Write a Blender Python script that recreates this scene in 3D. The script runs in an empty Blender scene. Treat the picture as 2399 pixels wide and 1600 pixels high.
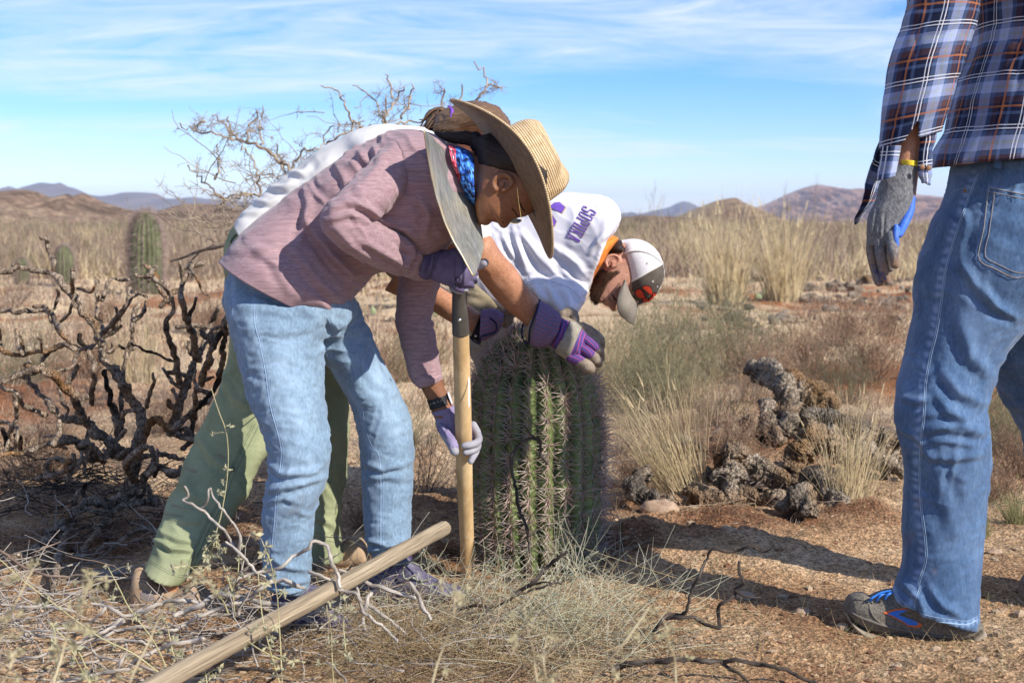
import bpy, math, random
import numpy as np
from mathutils import Vector, Matrix
from mathutils.bvhtree import BVHTree
from mathutils.geometry import tessellate_polygon
random.seed(7); rng = np.random.default_rng(7)
sc = bpy.context.scene
COL = sc.collection
R = math.radians

# ---------------------------------------------------------------- camera
FOC = 50/36*2399; CX, CY = 1199.5, 800.0; HC = 0.97
PITCH = math.atan((800-520)/FOC)
cam = bpy.data.cameras.new('camera'); cam.lens = 50; cam.sensor_width = 36
cam.clip_start = 0.05; cam.clip_end = 20000
cam.dof.use_dof = True; cam.dof.focus_distance = 3.55; cam.dof.aperture_fstop = 7.1
camo = bpy.data.objects.new('camera', cam); COL.objects.link(camo)
camo.location = (0, 0, HC); camo.rotation_euler = (math.pi/2-PITCH, 0, 0)
sc.camera = camo
# ---------------------------------------------------------------- light
SUN_EL, SUN_AZ = 34.5, 130.0        # azimuth clockwise from +Y
sun = bpy.data.lights.new('sun', 'SUN'); sun.energy = 5.0; sun.angle = R(0.53); sun.color = (1.0, 0.935, 0.835)
suno = bpy.data.objects.new('sun', sun); COL.objects.link(suno)
sdir = Vector((math.sin(R(SUN_AZ))*math.cos(R(SUN_EL)), math.cos(R(SUN_AZ))*math.cos(R(SUN_EL)), math.sin(R(SUN_EL))))
suno.rotation_euler = sdir.to_track_quat('Z', 'Y').to_euler(); suno.location = (3, -3, 6)
world = bpy.data.worlds.new('World'); sc.world = world; world.use_nodes = True
wn = world.node_tree; wn.nodes.clear()
def N(nt, t, **k):
    n = nt.nodes.new(t)
    for a, b in k.items():
        if a == 'i':
            for q, w in b.items(): n.inputs[q].default_value = w
        else: setattr(n, a, b)
    return n
def ramp(nt, stops, fac=None, interp='LINEAR'):
    n = N(nt, 'ShaderNodeValToRGB'); n.color_ramp.interpolation = interp
    e = n.color_ramp.elements
    while len(e) < len(stops): e.new(0.5)
    for el, (p, c) in zip(e, stops):
        el.position = p; el.color = (c if hasattr(c, '__len__') else (c, c, c))[:3]+(1,) if hasattr(c, '__len__') else (c, c, c, 1)
    if fac is not None: nt.links.new(fac, n.inputs[0])
    return n
L = wn.links.new
sky = N(wn, 'ShaderNodeTexSky', sky_type='NISHITA', sun_disc=False, sun_elevation=R(SUN_EL), sun_rotation=R(SUN_AZ), altitude=600, air_density=0.8, dust_density=0.05, ozone_density=2.6)
bg = N(wn, 'ShaderNodeBackground'); bg.inputs[1].default_value = 0.138
out = N(wn, 'ShaderNodeOutputWorld')
tc = N(wn, 'ShaderNodeTexCoord')
# thin cirrus on a flat high layer: direction divided by its height
sep = N(wn, 'ShaderNodeSeparateXYZ'); L(tc.outputs['Generated'], sep.inputs[0])
ad = N(wn, 'ShaderNodeMath', operation='ADD', i={1: 0.10}); L(sep.outputs[2], ad.inputs[0])
mx = N(wn, 'ShaderNodeMath', operation='MAXIMUM', i={1: 0.05}); L(ad.outputs[0], mx.inputs[0])
dx = N(wn, 'ShaderNodeMath', operation='DIVIDE'); L(sep.outputs[0], dx.inputs[0]); L(mx.outputs[0], dx.inputs[1])
dy = N(wn, 'ShaderNodeMath', operation='DIVIDE'); L(sep.outputs[1], dy.inputs[0]); L(mx.outputs[0], dy.inputs[1])
cb = N(wn, 'ShaderNodeCombineXYZ'); L(dx.outputs[0], cb.inputs[0]); L(dy.outputs[0], cb.inputs[1])
mp = N(wn, 'ShaderNodeMapping'); mp.inputs['Rotation'].default_value = (0, 0, R(-24)); mp.inputs['Scale'].default_value = (0.42, 0.85, 1); mp.inputs['Location'].default_value = (2.3, 5.1, 0)
L(cb.outputs[0], mp.inputs[0])
n1 = N(wn, 'ShaderNodeTexNoise', i={'Scale': 0.9, 'Detail': 8, 'Roughness': 0.55, 'Distortion': 0.5}); L(mp.outputs[0], n1.inputs[0])
n2 = N(wn, 'ShaderNodeTexNoise', i={'Scale': 3.0, 'Detail': 10, 'Roughness': 0.66, 'Distortion': 1.6}); L(mp.outputs[0], n2.inputs[0])
r1 = ramp(wn, [(0.42, 0.0), (0.58, 1.0)], n1.outputs[0]); r2 = ramp(wn, [(0.32, 0.15), (0.68, 1.0)], n2.outputs[0])
mm = N(wn, 'ShaderNodeMath', operation='MULTIPLY'); L(r1.outputs[0], mm.inputs[0]); L(r2.outputs[0], mm.inputs[1])
m3 = N(wn, 'ShaderNodeMath', operation='MULTIPLY', i={1: 0.72}); L(mm.outputs[0], m3.inputs[0])
hs = N(wn, 'ShaderNodeHueSaturation', i={'Saturation': 1.45, 'Value': 1.0}); L(sky.outputs[0], hs.inputs['Color'])
mix = N(wn, 'ShaderNodeMixRGB'); L(m3.outputs[0], mix.inputs[0]); tn = N(wn, 'ShaderNodeMixRGB', blend_type='MULTIPLY', i={0: 1.0}); tn.inputs[2].default_value = (.95, .865, 1.02, 1); L(hs.outputs[0], tn.inputs[1]); L(tn.outputs[0], mix.inputs[1]); mix.inputs[2].default_value = (5.6, 5.9, 6.6, 1)
L(mix.outputs[0], bg.inputs[0]); L(bg.outputs[0], out.inputs[0])
sc.view_settings.view_transform = 'Standard'; sc.view_settings.look = 'None'
sc.view_settings.exposure = 0.42; sc.view_settings.gamma = 1; sc.view_settings.use_curve_mapping = False
sc.render.engine = 'CYCLES'; sc.cycles.max_bounces = 5; sc.cycles.diffuse_bounces = 3; sc.cycles.transparent_max_bounces = 6
sc.cycles.use_denoising = True

# ---------------------------------------------------------------- picture pixel -> place
cp, sp = math.cos(PITCH), math.sin(PITCH)
def W(uv, y):
    """point at world depth y seen at photo pixel uv (arrays ok)"""
    uv = np.asarray(uv, float); y = np.asarray(y, float)
    a = (uv[..., 0]-CX)/FOC; b = (CY-uv[..., 1])/FOC
    dy = cp+b*sp; dz = -sp+b*cp
    return np.stack([a/dy*y, y+0*a, HC+dz/dy*y], -1)
def PX(P):
    P = np.asarray(P, float); q = P-np.array([0, 0, HC])
    d = q[..., 1]*cp-q[..., 2]*sp; h = q[..., 1]*sp+q[..., 2]*cp
    return np.stack([CX+FOC*q[..., 0]/d, CY-FOC*h/d], -1)
def GY(v, z=0.0):
    b = (CY-v)/FOC; return (z-HC)*(cp+b*sp)/(-sp+b*cp)
def G(u, v, z=0.0): return W((u, v), GY(v, z))
def fr(x0, y0, s): return lambda *p: [(x0+s*q[0], y0+s*q[1])+tuple(q[2:3])+tuple(s*r for r in q[3:4]) for q in p]
fA = fr(900, 200, .4464); fB = fr(500, 250, .4464); fC = fr(0, 500, .574); fD = fr(300, 1050, .3828)
fE = fr(1000, 650, .4785); fF = fr(1400, 450, .5102); fG = fr(1950, 0, .4463); fH = fr(1950, 1200, .2551)
fI = fr(0, 350, .2232); fJ = fr(1400, 400, .2977); fK = fr(400, 130, .3615); fL = fr(1050, 650, .2232)
fM = fr(0, 1200, .2977); fN = fr(1200, 1200, .319); fO = fr(1100, 440, .2168); fP = fr(900, 560, .1276)
fQ = fr(900, 850, .1913); fR = fr(2000, 400, .6374)

# ---------------------------------------------------------------- noise
def _h(ix, iy, iz, s):
    n = (ix*374761393+iy*668265263+iz*2147483647+s*974711).astype(np.int64)
    n = (n ^ (n >> 13))*1274126177 & 0x7fffffff
    n = (n ^ (n >> 16))*1911520717 & 0x7fffffff
    return (n & 0xffff)/32767.5-1
def vn(P, s=1.0, seed=0):
    P = np.asarray(P, float)*s
    i = np.floor(P).astype(np.int64); f = P-i; f = f*f*(3-2*f); o = 0
    for a in (0, 1):
        wa = f[..., 0] if a else 1-f[..., 0]
        for b in (0, 1):
            wb = f[..., 1] if b else 1-f[..., 1]
            for c in (0, 1):
                wc = f[..., 2] if c else 1-f[..., 2]
                o = o+wa*wb*wc*_h(i[..., 0]+a, i[..., 1]+b, i[..., 2]+c, seed)
    return o
def fbm(P, s=1.0, o=4, seed=0, g=.5):
    t = 0; a = 1.0
    for k in range(o): t = t+a*vn(P, s*2**k, seed+k); a *= g
    return t

# ---------------------------------------------------------------- geometry: geo = [V, Q, T, U]
def cr(P, n, smooth=True):
    P = np.asarray(P, float); k = len(P)
    if k == 1: return np.repeat(P, n, 0)
    d = np.r_[0, np.cumsum(np.maximum(np.linalg.norm(np.diff(P[:, :3], axis=0), axis=1), 1e-6))]
    s = np.linspace(0, d[-1], n); j = np.clip(np.searchsorted(d, s, 'right')-1, 0, k-2)
    t = ((s-d[j])/(d[j+1]-d[j]))[:, None]
    if not smooth or k == 2: return P[j]*(1-t)+P[j+1]*t
    m = np.zeros_like(P); m[1:-1] = (P[2:]-P[:-2])/(d[2:]-d[:-2])[:, None]
    m[0] = (P[1]-P[0])/(d[1]-d[0]); m[-1] = (P[-1]-P[-2])/(d[-1]-d[-2]); h = (d[j+1]-d[j])[:, None]
    return (2*t**3-3*t**2+1)*P[j]+(t**3-2*t**2+t)*h*m[j]+(-2*t**3+3*t**2)*P[j+1]+(t**3-t**2)*h*m[j+1]
def rings(Vr, uvr, cap=(1, 1)):
    """Vr (n,m+1,3) rings with seam column doubled"""
    n, m = Vr.shape[:2]
    idx = np.arange(n*m).reshape(n, m)
    Q = np.stack([idx[:-1, :-1], idx[:-1, 1:], idx[1:, 1:], idx[1:, :-1]], -1).reshape(-1, 4)
    V = Vr.reshape(-1, 3); U = uvr.reshape(-1, 3); T = []
    for e, on in ((0, cap[0]), (n-1, cap[1])):
        if on:
            c = len(V); V = np.vstack([V, Vr[e].mean(0)]); U = np.vstack([U, uvr[e].mean(0)])
            r = idx[e]
            for a in range(m-1): T.append((r[a], r[a+1], c) if e else (r[a+1], r[a], c))
    return [V, Q, np.array(T, int).reshape(-1, 3), U]
def _roundcap(S, c, cap, f=.35):
    return S
def loft(A, B, y, t, n=40, m=32, ex=2.0, cap=(1, 1), smooth=True, bulge=(0, 0), front=None):
    """tube between two traced edges A and B; y = depth, t = half thickness in depth"""
    k = len(A); A = np.asarray(A, float)[:, :2]; B = np.asarray(B, float)[:, :2]
    y = np.full(k, y, float) if np.isscalar(y) else np.asarray(y, float)
    t = np.full(k, t, float) if np.isscalar(t) else np.asarray(t, float)
    PA, PB = W(A, y), W(B, y)
    S = cr(np.hstack([(PA+PB)/2, PA, PB, t[:, None]]), n, smooth)
    PA, PB, t = S[:, 3:6], S[:, 6:9], S[:, 9]
    c = (PA+PB)/2; a = (PB-PA)/2
    ax = np.gradient(c, axis=0); ax /= np.maximum(np.linalg.norm(ax, axis=1), 1e-9)[:, None]
    add = []
    for e, b in ((0, bulge[0]), (-1, bulge[1])):
        if b:
            q = [(math.cos(x), math.sin(x)) for x in (R(25), R(50), R(72), R(86))]
            add.append([(c[e]+ax[e]*b*s*(1 if e else -1), a[e]*w, t[e]*w) for w, s in q])
        else: add.append([])
    c = np.vstack([*[x[0][None] for x in add[0][::-1]], c, *[x[0][None] for x in add[1]]])
    a = np.vstack([*[x[1][None] for x in add[0][::-1]], a, *[x[1][None] for x in add[1]]])
    t = np.r_[[x[2] for x in add[0][::-1]], t, [x[2] for x in add[1]]]
    th = np.linspace(0, 2*np.pi, m+1)+np.pi/2
    C, Sn = np.cos(th), np.sin(th)
    C = np.sign(C)*abs(C)**(2/ex); Sn = np.sign(Sn)*abs(Sn)**(2/ex)
    V = c[:, None]+a[:, None]*C[None, :, None]
    V[..., 1] += t[:, None]*Sn[None]
    cir = np.linalg.norm(np.diff(V, axis=1), axis=2); arc = np.concatenate([np.zeros((len(c), 1)), np.cumsum(cir, 1)], 1)
    arc = arc-arc[:, -1:]/2
    ln = np.r_[0, np.cumsum(np.linalg.norm(np.diff(c, axis=0), axis=1))]
    U = np.stack([arc, np.repeat(ln[:, None], m+1, 1), np.zeros_like(arc)], -1)
    return rings(V, U, cap)
def tubeW(P, r, m=8, n=None, cap=(1, 1), smooth=True, flat=None, rnd=False):
    P = np.asarray(P, float); k = len(P)
    r = np.full(k, r, float) if np.isscalar(r) else np.asarray(r, float)
    S = np.hstack([P, r[:, None]])
    if n: S = cr(S, n, smooth)
    P, r = S[:, :3], S[:, 3]
    if rnd:
        d0 = P[0]-P[1]; d0 /= np.linalg.norm(d0)+1e-9; d1 = P[-1]-P[-2]; d1 /= np.linalg.norm(d1)+1e-9
        qs = [(math.cos(R(x)), math.sin(R(x))) for x in (28, 55, 78)]
        P = np.vstack([[P[0]+d0*r[0]*s for w, s in qs[::-1]], P, [P[-1]+d1*r[-1]*s for w, s in qs]])
        r = np.r_[[r[0]*w for w, s in qs[::-1]], r, [r[-1]*w for w, s in qs]]
    T = np.gradient(P, axis=0); T /= np.maximum(np.linalg.norm(T, axis=1), 1e-9)[:, None]
    Nn = np.zeros_like(P); up = np.array([0, 1.0, 0]) if abs(T[0, 1]) < .9 else np.array([1.0, 0, 0])
    v = up-T[0]*(up@T[0]); Nn[0] = v/np.linalg.norm(v)
    for i in range(1, len(P)):
        v = Nn[i-1]-T[i]*(Nn[i-1]@T[i]); Nn[i] = v/max(np.linalg.norm(v), 1e-9)
    Bn = np.cross(T, Nn)
    th = np.linspace(0, 2*np.pi, m+1)
    f = 1.0 if flat is None else flat
    V = P[:, None]+r[:, None, None]*(Nn[:, None]*np.cos(th)[None, :, None]*f+Bn[:, None]*np.sin(th)[None, :, None])
    ln = np.r_[0, np.cumsum(np.linalg.norm(np.diff(P, axis=0), axis=1))]
    U = np.stack([r[:, None]*th[None], np.repeat(ln[:, None], m+1, 1), np.zeros((len(P), m+1))], -1)
    return rings(V, U, cap)
def tp(pts, m=16, n=None, rnd=True, **k):
    """tube through photo points (u, v, y, r_px)"""
    q = np.array(pts, float); P = W(q[:, :2], q[:, 2]); r = q[:, 3]*q[:, 2]/FOC
    return tubeW(P, r, m=m, n=n or max(4, len(q)*5), rnd=rnd, **k)
def ball(c, r, n=12, m=20, rot=None):
    """ellipsoid centre c world, radii r(3), rot matrix"""
    th = np.linspace(0, 2*np.pi, m+1); ph = np.linspace(-np.pi/2+.05, np.pi/2-.05, n)
    V = np.stack([np.cos(ph)[:, None]*np.cos(th)[None], np.cos(ph)[:, None]*np.sin(th)[None], np.repeat(np.sin(ph)[:, None], m+1, 1)], -1)*np.array(r)
    if rot is not None: V = V@np.array(rot).T
    return rings(V+np.array(c), np.stack([V[..., 0]*0, V[..., 1]*0, V[..., 2]], -1))
def join(gs):
    V = []; Q = []; T = []; U = []; o = 0
    for g in gs:
        V.append(g[0]); Q.append(g[1].reshape(-1, 4)+o); T.append(g[2].reshape(-1, 3)+o); U.append(g[3]); o += len(g[0])
    return [np.vstack(V), np.vstack(Q), np.vstack(T), np.vstack(U)]
def mesh(name, g, mat=None, smooth=True):
    V, Q, T, U = g; me = bpy.data.meshes.new(name)
    nq, nt = len(Q), len(T)
    me.vertices.add(len(V)); me.vertices.foreach_set('co', np.asarray(V, np.float32).ravel())
    me.loops.add(nq*4+nt*3); me.loops.foreach_set('vertex_index', np.r_[Q.ravel(), T.ravel()].astype(np.int32))
    me.polygons.add(nq+nt)
    me.polygons.foreach_set('loop_start', np.r_[np.arange(nq)*4, nq*4+np.arange(nt)*3].astype(np.int32))
    me.update(calc_edges=True)
    me.polygons.foreach_set('use_smooth', np.full(nq+nt, smooth, bool))
    if U is not None:
        at = me.attributes.new('uvm', 'FLOAT_VECTOR', 'POINT'); at.data.foreach_set('vector', np.asarray(U, np.float32).ravel())
    if mat: me.materials.append(mat)
    return me
def info(o, label=None, cat=None, group=None, kind=None):
    if label: o['label'] = label
    if cat: o['category'] = cat
    if group: o['group'] = group
    if kind: o['kind'] = kind
    return o
def obj(name, g, mat=None, parent=None, smooth=True, **k):
    me = g if isinstance(g, bpy.types.Mesh) else mesh(name, g, mat, smooth)
    o = bpy.data.objects.new(name, me); COL.objects.link(o)
    if parent is not None: adopt(o, parent)
    return info(o, **k)
def rootof(p):
    v = Vector((0, 0, 0))
    while p is not None: v = v+p.location; p = p.parent
    return v
def adopt(o, p):
    o.parent = p
    r = p
    while r.parent is not None: r = r.parent
    # geometry is written in world coordinates: cancel the root's place once
    if p.parent is None: o.matrix_parent_inverse = Matrix.Translation(-p.location) if p.type == 'EMPTY' else Matrix()
    return o
def thing(name, loc, label, cat, group=None):
    o = bpy.data.objects.new(name, None); COL.objects.link(o); o.location = loc; o.empty_display_size = .1
    return info(o, label, cat, group)
def union(gs, vox=.004, sm=3, fac=.5):
    g = join(gs); me = mesh('tmp', [g[0], g[1], g[2], None]); o = bpy.data.objects.new('tmp', me); COL.objects.link(o)
    md = o.modifiers.new('r', 'REMESH'); md.mode = 'VOXEL'; md.voxel_size = vox; md.use_smooth_shade = True
    if sm: s = o.modifiers.new('s', 'SMOOTH'); s.iterations = sm; s.factor = fac
    dg = bpy.context.evaluated_depsgraph_get(); ev = o.evaluated_get(dg)
    m2 = bpy.data.meshes.new_from_object(ev)
    bpy.data.objects.remove(o); bpy.data.meshes.remove(me)
    V = np.empty(len(m2.vertices)*3); m2.vertices.foreach_get('co', V); V = V.reshape(-1, 3)
    ls = np.empty(len(m2.loops), np.int32); m2.loops.foreach_get('vertex_index', ls)
    lt = np.empty(len(m2.polygons), np.int32); m2.polygons.foreach_get('loop_total', lt)
    st = np.empty(len(m2.polygons), np.int32); m2.polygons.foreach_get('loop_start', st)
    q = st[lt == 4]; t = st[lt == 3]
    Q = np.stack([ls[q+i] for i in range(4)], -1) if len(q) else np.zeros((0, 4), int)
    T = np.stack([ls[t+i] for i in range(3)], -1) if len(t) else np.zeros((0, 3), int)
    bpy.data.meshes.remove(m2)
    return [V, Q.astype(int), T.astype(int), V.copy()]
def normals(g):
    V, Q, T, _ = g; Nn = np.zeros_like(V)
    for F in (Q, T):
        if len(F):
            a, b, c = V[F[:, 0]], V[F[:, 1]], V[F[:, 2]]
            fn = np.cross(b-a, c-a) if F.shape[1] == 3 else np.cross(V[F[:, 2]]-V[F[:, 0]], V[F[:, 3]]-V[F[:, 1]])
            for i in range(F.shape[1]):
                for d in range(3): Nn[:, d] += np.bincount(F[:, i], fn[:, d], len(V))
    return Nn/np.maximum(np.linalg.norm(Nn, axis=1), 1e-12)[:, None]
def segd(p, a, b):
    ab = b-a; t = np.clip(((p-a)@ab)/max(ab@ab, 1e-9), 0, 1); q = a+t[:, None]*ab; dv = p-q
    return np.hypot(dv[:, 0], dv[:, 1]), t, np.sign(ab[0]*dv[:, 1]-ab[1]*dv[:, 0])
def fold(g, folds, wr=None, face=True):
    """raise cloth folds traced in photo pixels: (points, width_px, amp_m); wr: (dir_deg, len_m, wid_m, amp)"""
    V = g[0]; Nn = normals(g); p = PX(V); D = np.zeros(len(V))
    cf = np.clip(-Nn[:, 1]*1.5+.4, 0, 1) if face else 1
    for pts, w, amp in folds:
        pts = np.array(pts, float)[:, :2]; best = np.full(len(V), 1e9); sg = np.ones(len(V)); tt = np.zeros(len(V)); k = len(pts)-1
        for i in range(k):
            d, t, s = segd(p, pts[i], pts[i+1]); b = d < best
            best[b] = d[b]; sg[b] = s[b]; tt[b] = (i+t[b])/k
        e = np.sin(np.pi*np.clip(tt*.9+.05, 0, 1))**.6; x = best*sg/w
        D += amp*e*cf*(np.exp(-x**2)-.75*np.exp(-(x-1.5)**2/.8)-.15*np.exp(-(x+1.6)**2))
    if wr:
        for (ang, ln, wd, amp, seed) in wr:
            a = R(ang); q = np.stack([V[:, 0]*math.cos(a)+V[:, 2]*math.sin(a), V[:, 1], -V[:, 0]*math.sin(a)+V[:, 2]*math.cos(a)], -1)
            q = q+.35*wd*np.stack([vn(V, .6/wd, seed+5), 0*V[:, 0], 2*vn(V, .5/wd, seed+9)], -1)
            z = vn(q/np.array([ln, wd*2, wd]), 1, seed); m_ = np.clip(vn(V, .35/wd, seed+3)*1.2+.5, 0, 1)
            D += amp*m_*(1-2*np.abs(z)**.8)
    g[0] = V+Nn*D[:, None]
    return g
class Surf:
    def __init__(s, g):
        fs = [tuple(q) for q in g[1].tolist()]+[tuple(q) for q in g[2].tolist()]
        s.b = BVHTree.FromPolygons(g[0].tolist(), fs)
    def hit(s, u, v, off=.002):
        o = Vector((0, 0, HC)); d = (Vector(W((u, v), 1.0).tolist())-o).normalized()
        h = s.b.ray_cast(o, d)
        if h[0] is None:
            h = s.b.find_nearest(Vector(W((u, v), s.y0).tolist()) if hasattr(s, 'y0') else o)
        s.y0 = h[0].y; nn = h[1]
        if nn.dot(d) > 0: nn = -nn
        return np.array(h[0]+nn*off)
def seam(sf, pts, rpx, off=.0, m=5, step=6, rr=None):
    pts = np.array(pts, float)[:, :2]; n = max(3, int(np.linalg.norm(np.diff(pts, axis=0), axis=1).sum()/step))
    q = cr(pts, n); P = np.array([sf.hit(a, b, off) for a, b in q])
    return tubeW(P, rpx*P[:, 1]/FOC, m=m)
def decal(sf, polys, off=.0015, sub=3):
    import bmesh
    bm = bmesh.new()
    for poly in polys:
        vs = [bm.verts.new((p[0], p[1], 0)) for p in poly]
        for t in tessellate_polygon([[Vector((p[0], p[1], 0)) for p in poly]]):
            try: bm.faces.new([vs[i] for i in t])
            except ValueError: pass
    for _ in range(sub): 
        es = [e for e in bm.edges if e.calc_length() > 7]
        if es: bmesh.ops.subdivide_edges(bm, edges=es, cuts=1, use_grid_fill=False)
    bmesh.ops.triangulate(bm, faces=bm.faces)
    bm.verts.index_update()
    V = np.array([sf.hit(v.co.x, v.co.y, off) for v in bm.verts]); T = np.array([[v.index for v in f.verts] for f in bm.faces])
    bm.free(); return [V, np.zeros((0, 4), int), T, V.copy()]
FONT = {'S': [[(1, .75), (1, .88), (.85, 1), (.15, 1), (0, .85), (0, .65), (.15, .52), (.85, .48), (1, .35), (1, .12), (.85, 0), (.15, 0), (0, .12), (0, .25)]],
 'O': [[(.5, 0), (.15, 0), (0, .15), (0, .85), (.15, 1), (.85, 1), (1, .85), (1, .15), (.85, 0), (.5, 0)]],
 'P': [[(.15, 0), (.15, 1), (.85, 1), (1, .85), (1, .6), (.85, .45), (.15, .45)], [(-.05, 0), (.4, 0)], [(-.05, 1), (.2, 1)]],
 'H': [[(.1, 0), (.1, 1)], [(.9, 0), (.9, 1)], [(.1, .5), (.9, .5)], [(-.1, 0), (.3, 0)], [(.7, 0), (1.1, 0)], [(-.1, 1), (.3, 1)], [(.7, 1), (1.1, 1)]],
 'K': [[(.1, 0), (.1, 1)], [(.9, 1), (.15, .45)], [(.35, .6), (.95, 0)], [(-.1, 0), (.3, 0)], [(.75, 0), (1.1, 0)], [(-.1, 1), (.3, 1)], [(.7, 1), (1.05, 1)]],
 'A': [[(0, 0), (.4, 1), (.6, 1), (1, 0)], [(.2, .32), (.8, .32)], [(-.15, 0), (.2, 0)], [(.8, 0), (1.15, 0)]],
 'C': [[(1, .8), (.8, 1), (.2, 1), (0, .8), (0, .2), (.2, 0), (.8, 0), (1, .2)]], 'I': [[(.5, 0), (.5, 1)]],
 'D': [[(0, 0), (0, 1), (.7, 1), (1, .75), (1, .25), (.7, 0), (0, 0)]], 'E': [[(1, 1), (0, 1), (0, 0), (1, 0)], [(0, .5), (.8, .5)]],
 'V': [[(0, 1), (.5, 0), (1, 1)]], 'B': [[(0, 0), (0, 1), (.8, 1), (1, .75), (.8, .5), (0, .5)], [(.8, .5), (1, .25), (.8, 0), (0, 0)]],
 'R': [[(0, 0), (0, 1), (.8, 1), (1, .75), (.8, .5), (0, .5)], [(.5, .5), (1, 0)]], 'M': [[(0, 0), (0, 1), (.5, .4), (1, 1), (1, 0)]]}
def stroke(pts, w):
    pts = np.array(pts, float); out = []
    for a, b in zip(pts[:-1], pts[1:]):
        d = (b-a)/max(np.linalg.norm(b-a), 1e-6); n = np.array([-d[1], d[0]])*w; a2, b2 = a-d*w*.6, b+d*w*.6
        out.append([tuple(a2-n), tuple(b2-n), tuple(b2+n), tuple(a2+n)])
    return out
def text(sf, s, o, adv, right, up, w, off=.0015, sub=2):
    o, adv, right, up = map(lambda q: np.array(q, float), (o, adv, right, up)); ps = []
    for i, ch in enumerate(s):
        for st in FONT.get(ch, []): ps += stroke([o+adv*i+right*x+up*y for x, y in st], w)
    gs = [decal(sf, [p], off+.00002*(j % 7), sub) for j, p in enumerate(ps)]
    return join(gs)

# ---------------------------------------------------------------- materials
def mat(name, cols, scale=20, stretch=(1, 1, 1), rot=(0, 0, 0), rough=.85, bump=None, detail=5, coord='Object', lohi=(.3, .7),
        attr=None, spec=.3, metal=0.0, fine=None, trans=0, sheen=0, dist=0):
    m = bpy.data.materials.new(name); m.use_nodes = True; nt = m.node_tree; nt.nodes.clear(); K = nt.links.new
    o = N(nt, 'ShaderNodeOutputMaterial'); p = N(nt, 'ShaderNodeBsdfPrincipled', i={'Roughness': rough, 'Metallic': metal, 'Specular IOR Level': spec})
    K(p.outputs[0], o.inputs[0])
    if sheen: p.inputs['Sheen Weight'].default_value = sheen
    if coord == 'uvm': c = N(nt, 'ShaderNodeAttribute', attribute_name='uvm').outputs['Vector']
    else: c = N(nt, 'ShaderNodeTexCoord').outputs[coord]
    mp = N(nt, 'ShaderNodeMapping'); mp.inputs['Rotation'].default_value = [R(a) for a in rot]; mp.inputs['Scale'].default_value = stretch; mp.vector_type = 'TEXTURE' if 0 else 'POINT'
    K(c, mp.inputs[0])
    nz = N(nt, 'ShaderNodeTexNoise', i={'Scale': scale, 'Detail': detail, 'Roughness': .6, 'Distortion': dist}); K(mp.outputs[0], nz.inputs[0])
    k = len(cols); st = [(lohi[0]+(lohi[1]-lohi[0])*i/max(k-1, 1), cols[i]) for i in range(k)]
    if k == 1: st = [(0, cols[0]), (1, cols[0])]
    rp = ramp(nt, st, nz.outputs[0]); cc = rp.outputs[0]
    if fine:     # (scale, amount, stretch): small value variation
        mp2 = N(nt, 'ShaderNodeMapping'); mp2.inputs['Scale'].default_value = fine[2]; mp2.inputs['Rotation'].default_value = [R(a) for a in (fine[3] if len(fine) > 3 else (0, 0, 0))]; K(c, mp2.inputs[0])
        n2 = N(nt, 'ShaderNodeTexNoise', i={'Scale': fine[0], 'Detail': 3, 'Roughness': .7}); K(mp2.outputs[0], n2.inputs[0])
        r2 = ramp(nt, [(.3, 1-fine[1]), (.7, 1+fine[1])], n2.outputs[0])
        mr = N(nt, 'ShaderNodeMapRange', i={1: .3, 2: .7, 3: 1-fine[1], 4: 1+fine[1]}); K(n2.outputs[0], mr.inputs[0])
        vm = N(nt, 'ShaderNodeVectorMath', operation='SCALE'); K(cc, vm.inputs[0]); K(mr.outputs[0], vm.inputs['Scale']); cc = vm.outputs[0]
    if attr:
        for an, ac in attr:
            at = N(nt, 'ShaderNodeAttribute', attribute_name=an); mx = N(nt, 'ShaderNodeMixRGB'); mx.inputs[2].default_value = ac+(1,)
            K(at.outputs['Fac'], mx.inputs[0]); K(cc, mx.inputs[1]); cc = mx.outputs[0]
    K(cc, p.inputs['Base Color'])
    if bump:     # (scale, strength, distance, stretch)
        mb = N(nt, 'ShaderNodeMapping'); mb.inputs['Scale'].default_value = bump[3] if len(bump) > 3 else (1, 1, 1); mb.inputs['Rotation'].default_value = [R(a) for a in rot]; K(c, mb.inputs[0])
        nb = N(nt, 'ShaderNodeTexNoise', i={'Scale': bump[0], 'Detail': 6, 'Roughness': .65}); K(mb.outputs[0], nb.inputs[0])
        bp = N(nt, 'ShaderNodeBump', i={'Strength': bump[1], 'Distance': bump[2]}); K(nb.outputs[0], bp.inputs['Height']); K(bp.outputs[0], p.inputs['Normal'])
    if trans:
        tr = N(nt, 'ShaderNodeBsdfTranslucent'); K(cc, tr.inputs[0]); ms = N(nt, 'ShaderNodeMixShader', i={0: trans}); K(p.outputs[0], ms.inputs[1]); K(tr.outputs[0], ms.inputs[2]); K(ms.outputs[0], o.inputs[0])
    return m
def setattrf(me, name, vals):
    at = me.attributes.new(name, 'FLOAT', 'POINT'); at.data.foreach_set('value', np.asarray(vals, np.float32))
def linemask(g, lines):
    """1 near traced lines: (points, width_px, strength)"""
    p = PX(g[0]); o = np.zeros(len(p))
    for pts, w, s in lines:
        pts = np.array(pts, float)[:, :2]
        for a, b in zip(pts[:-1], pts[1:]):
            d, t, _ = segd(p, a, b); o = np.maximum(o, s*np.exp(-(d/w)**2))
    return np.clip(o, 0, 1)
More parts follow.
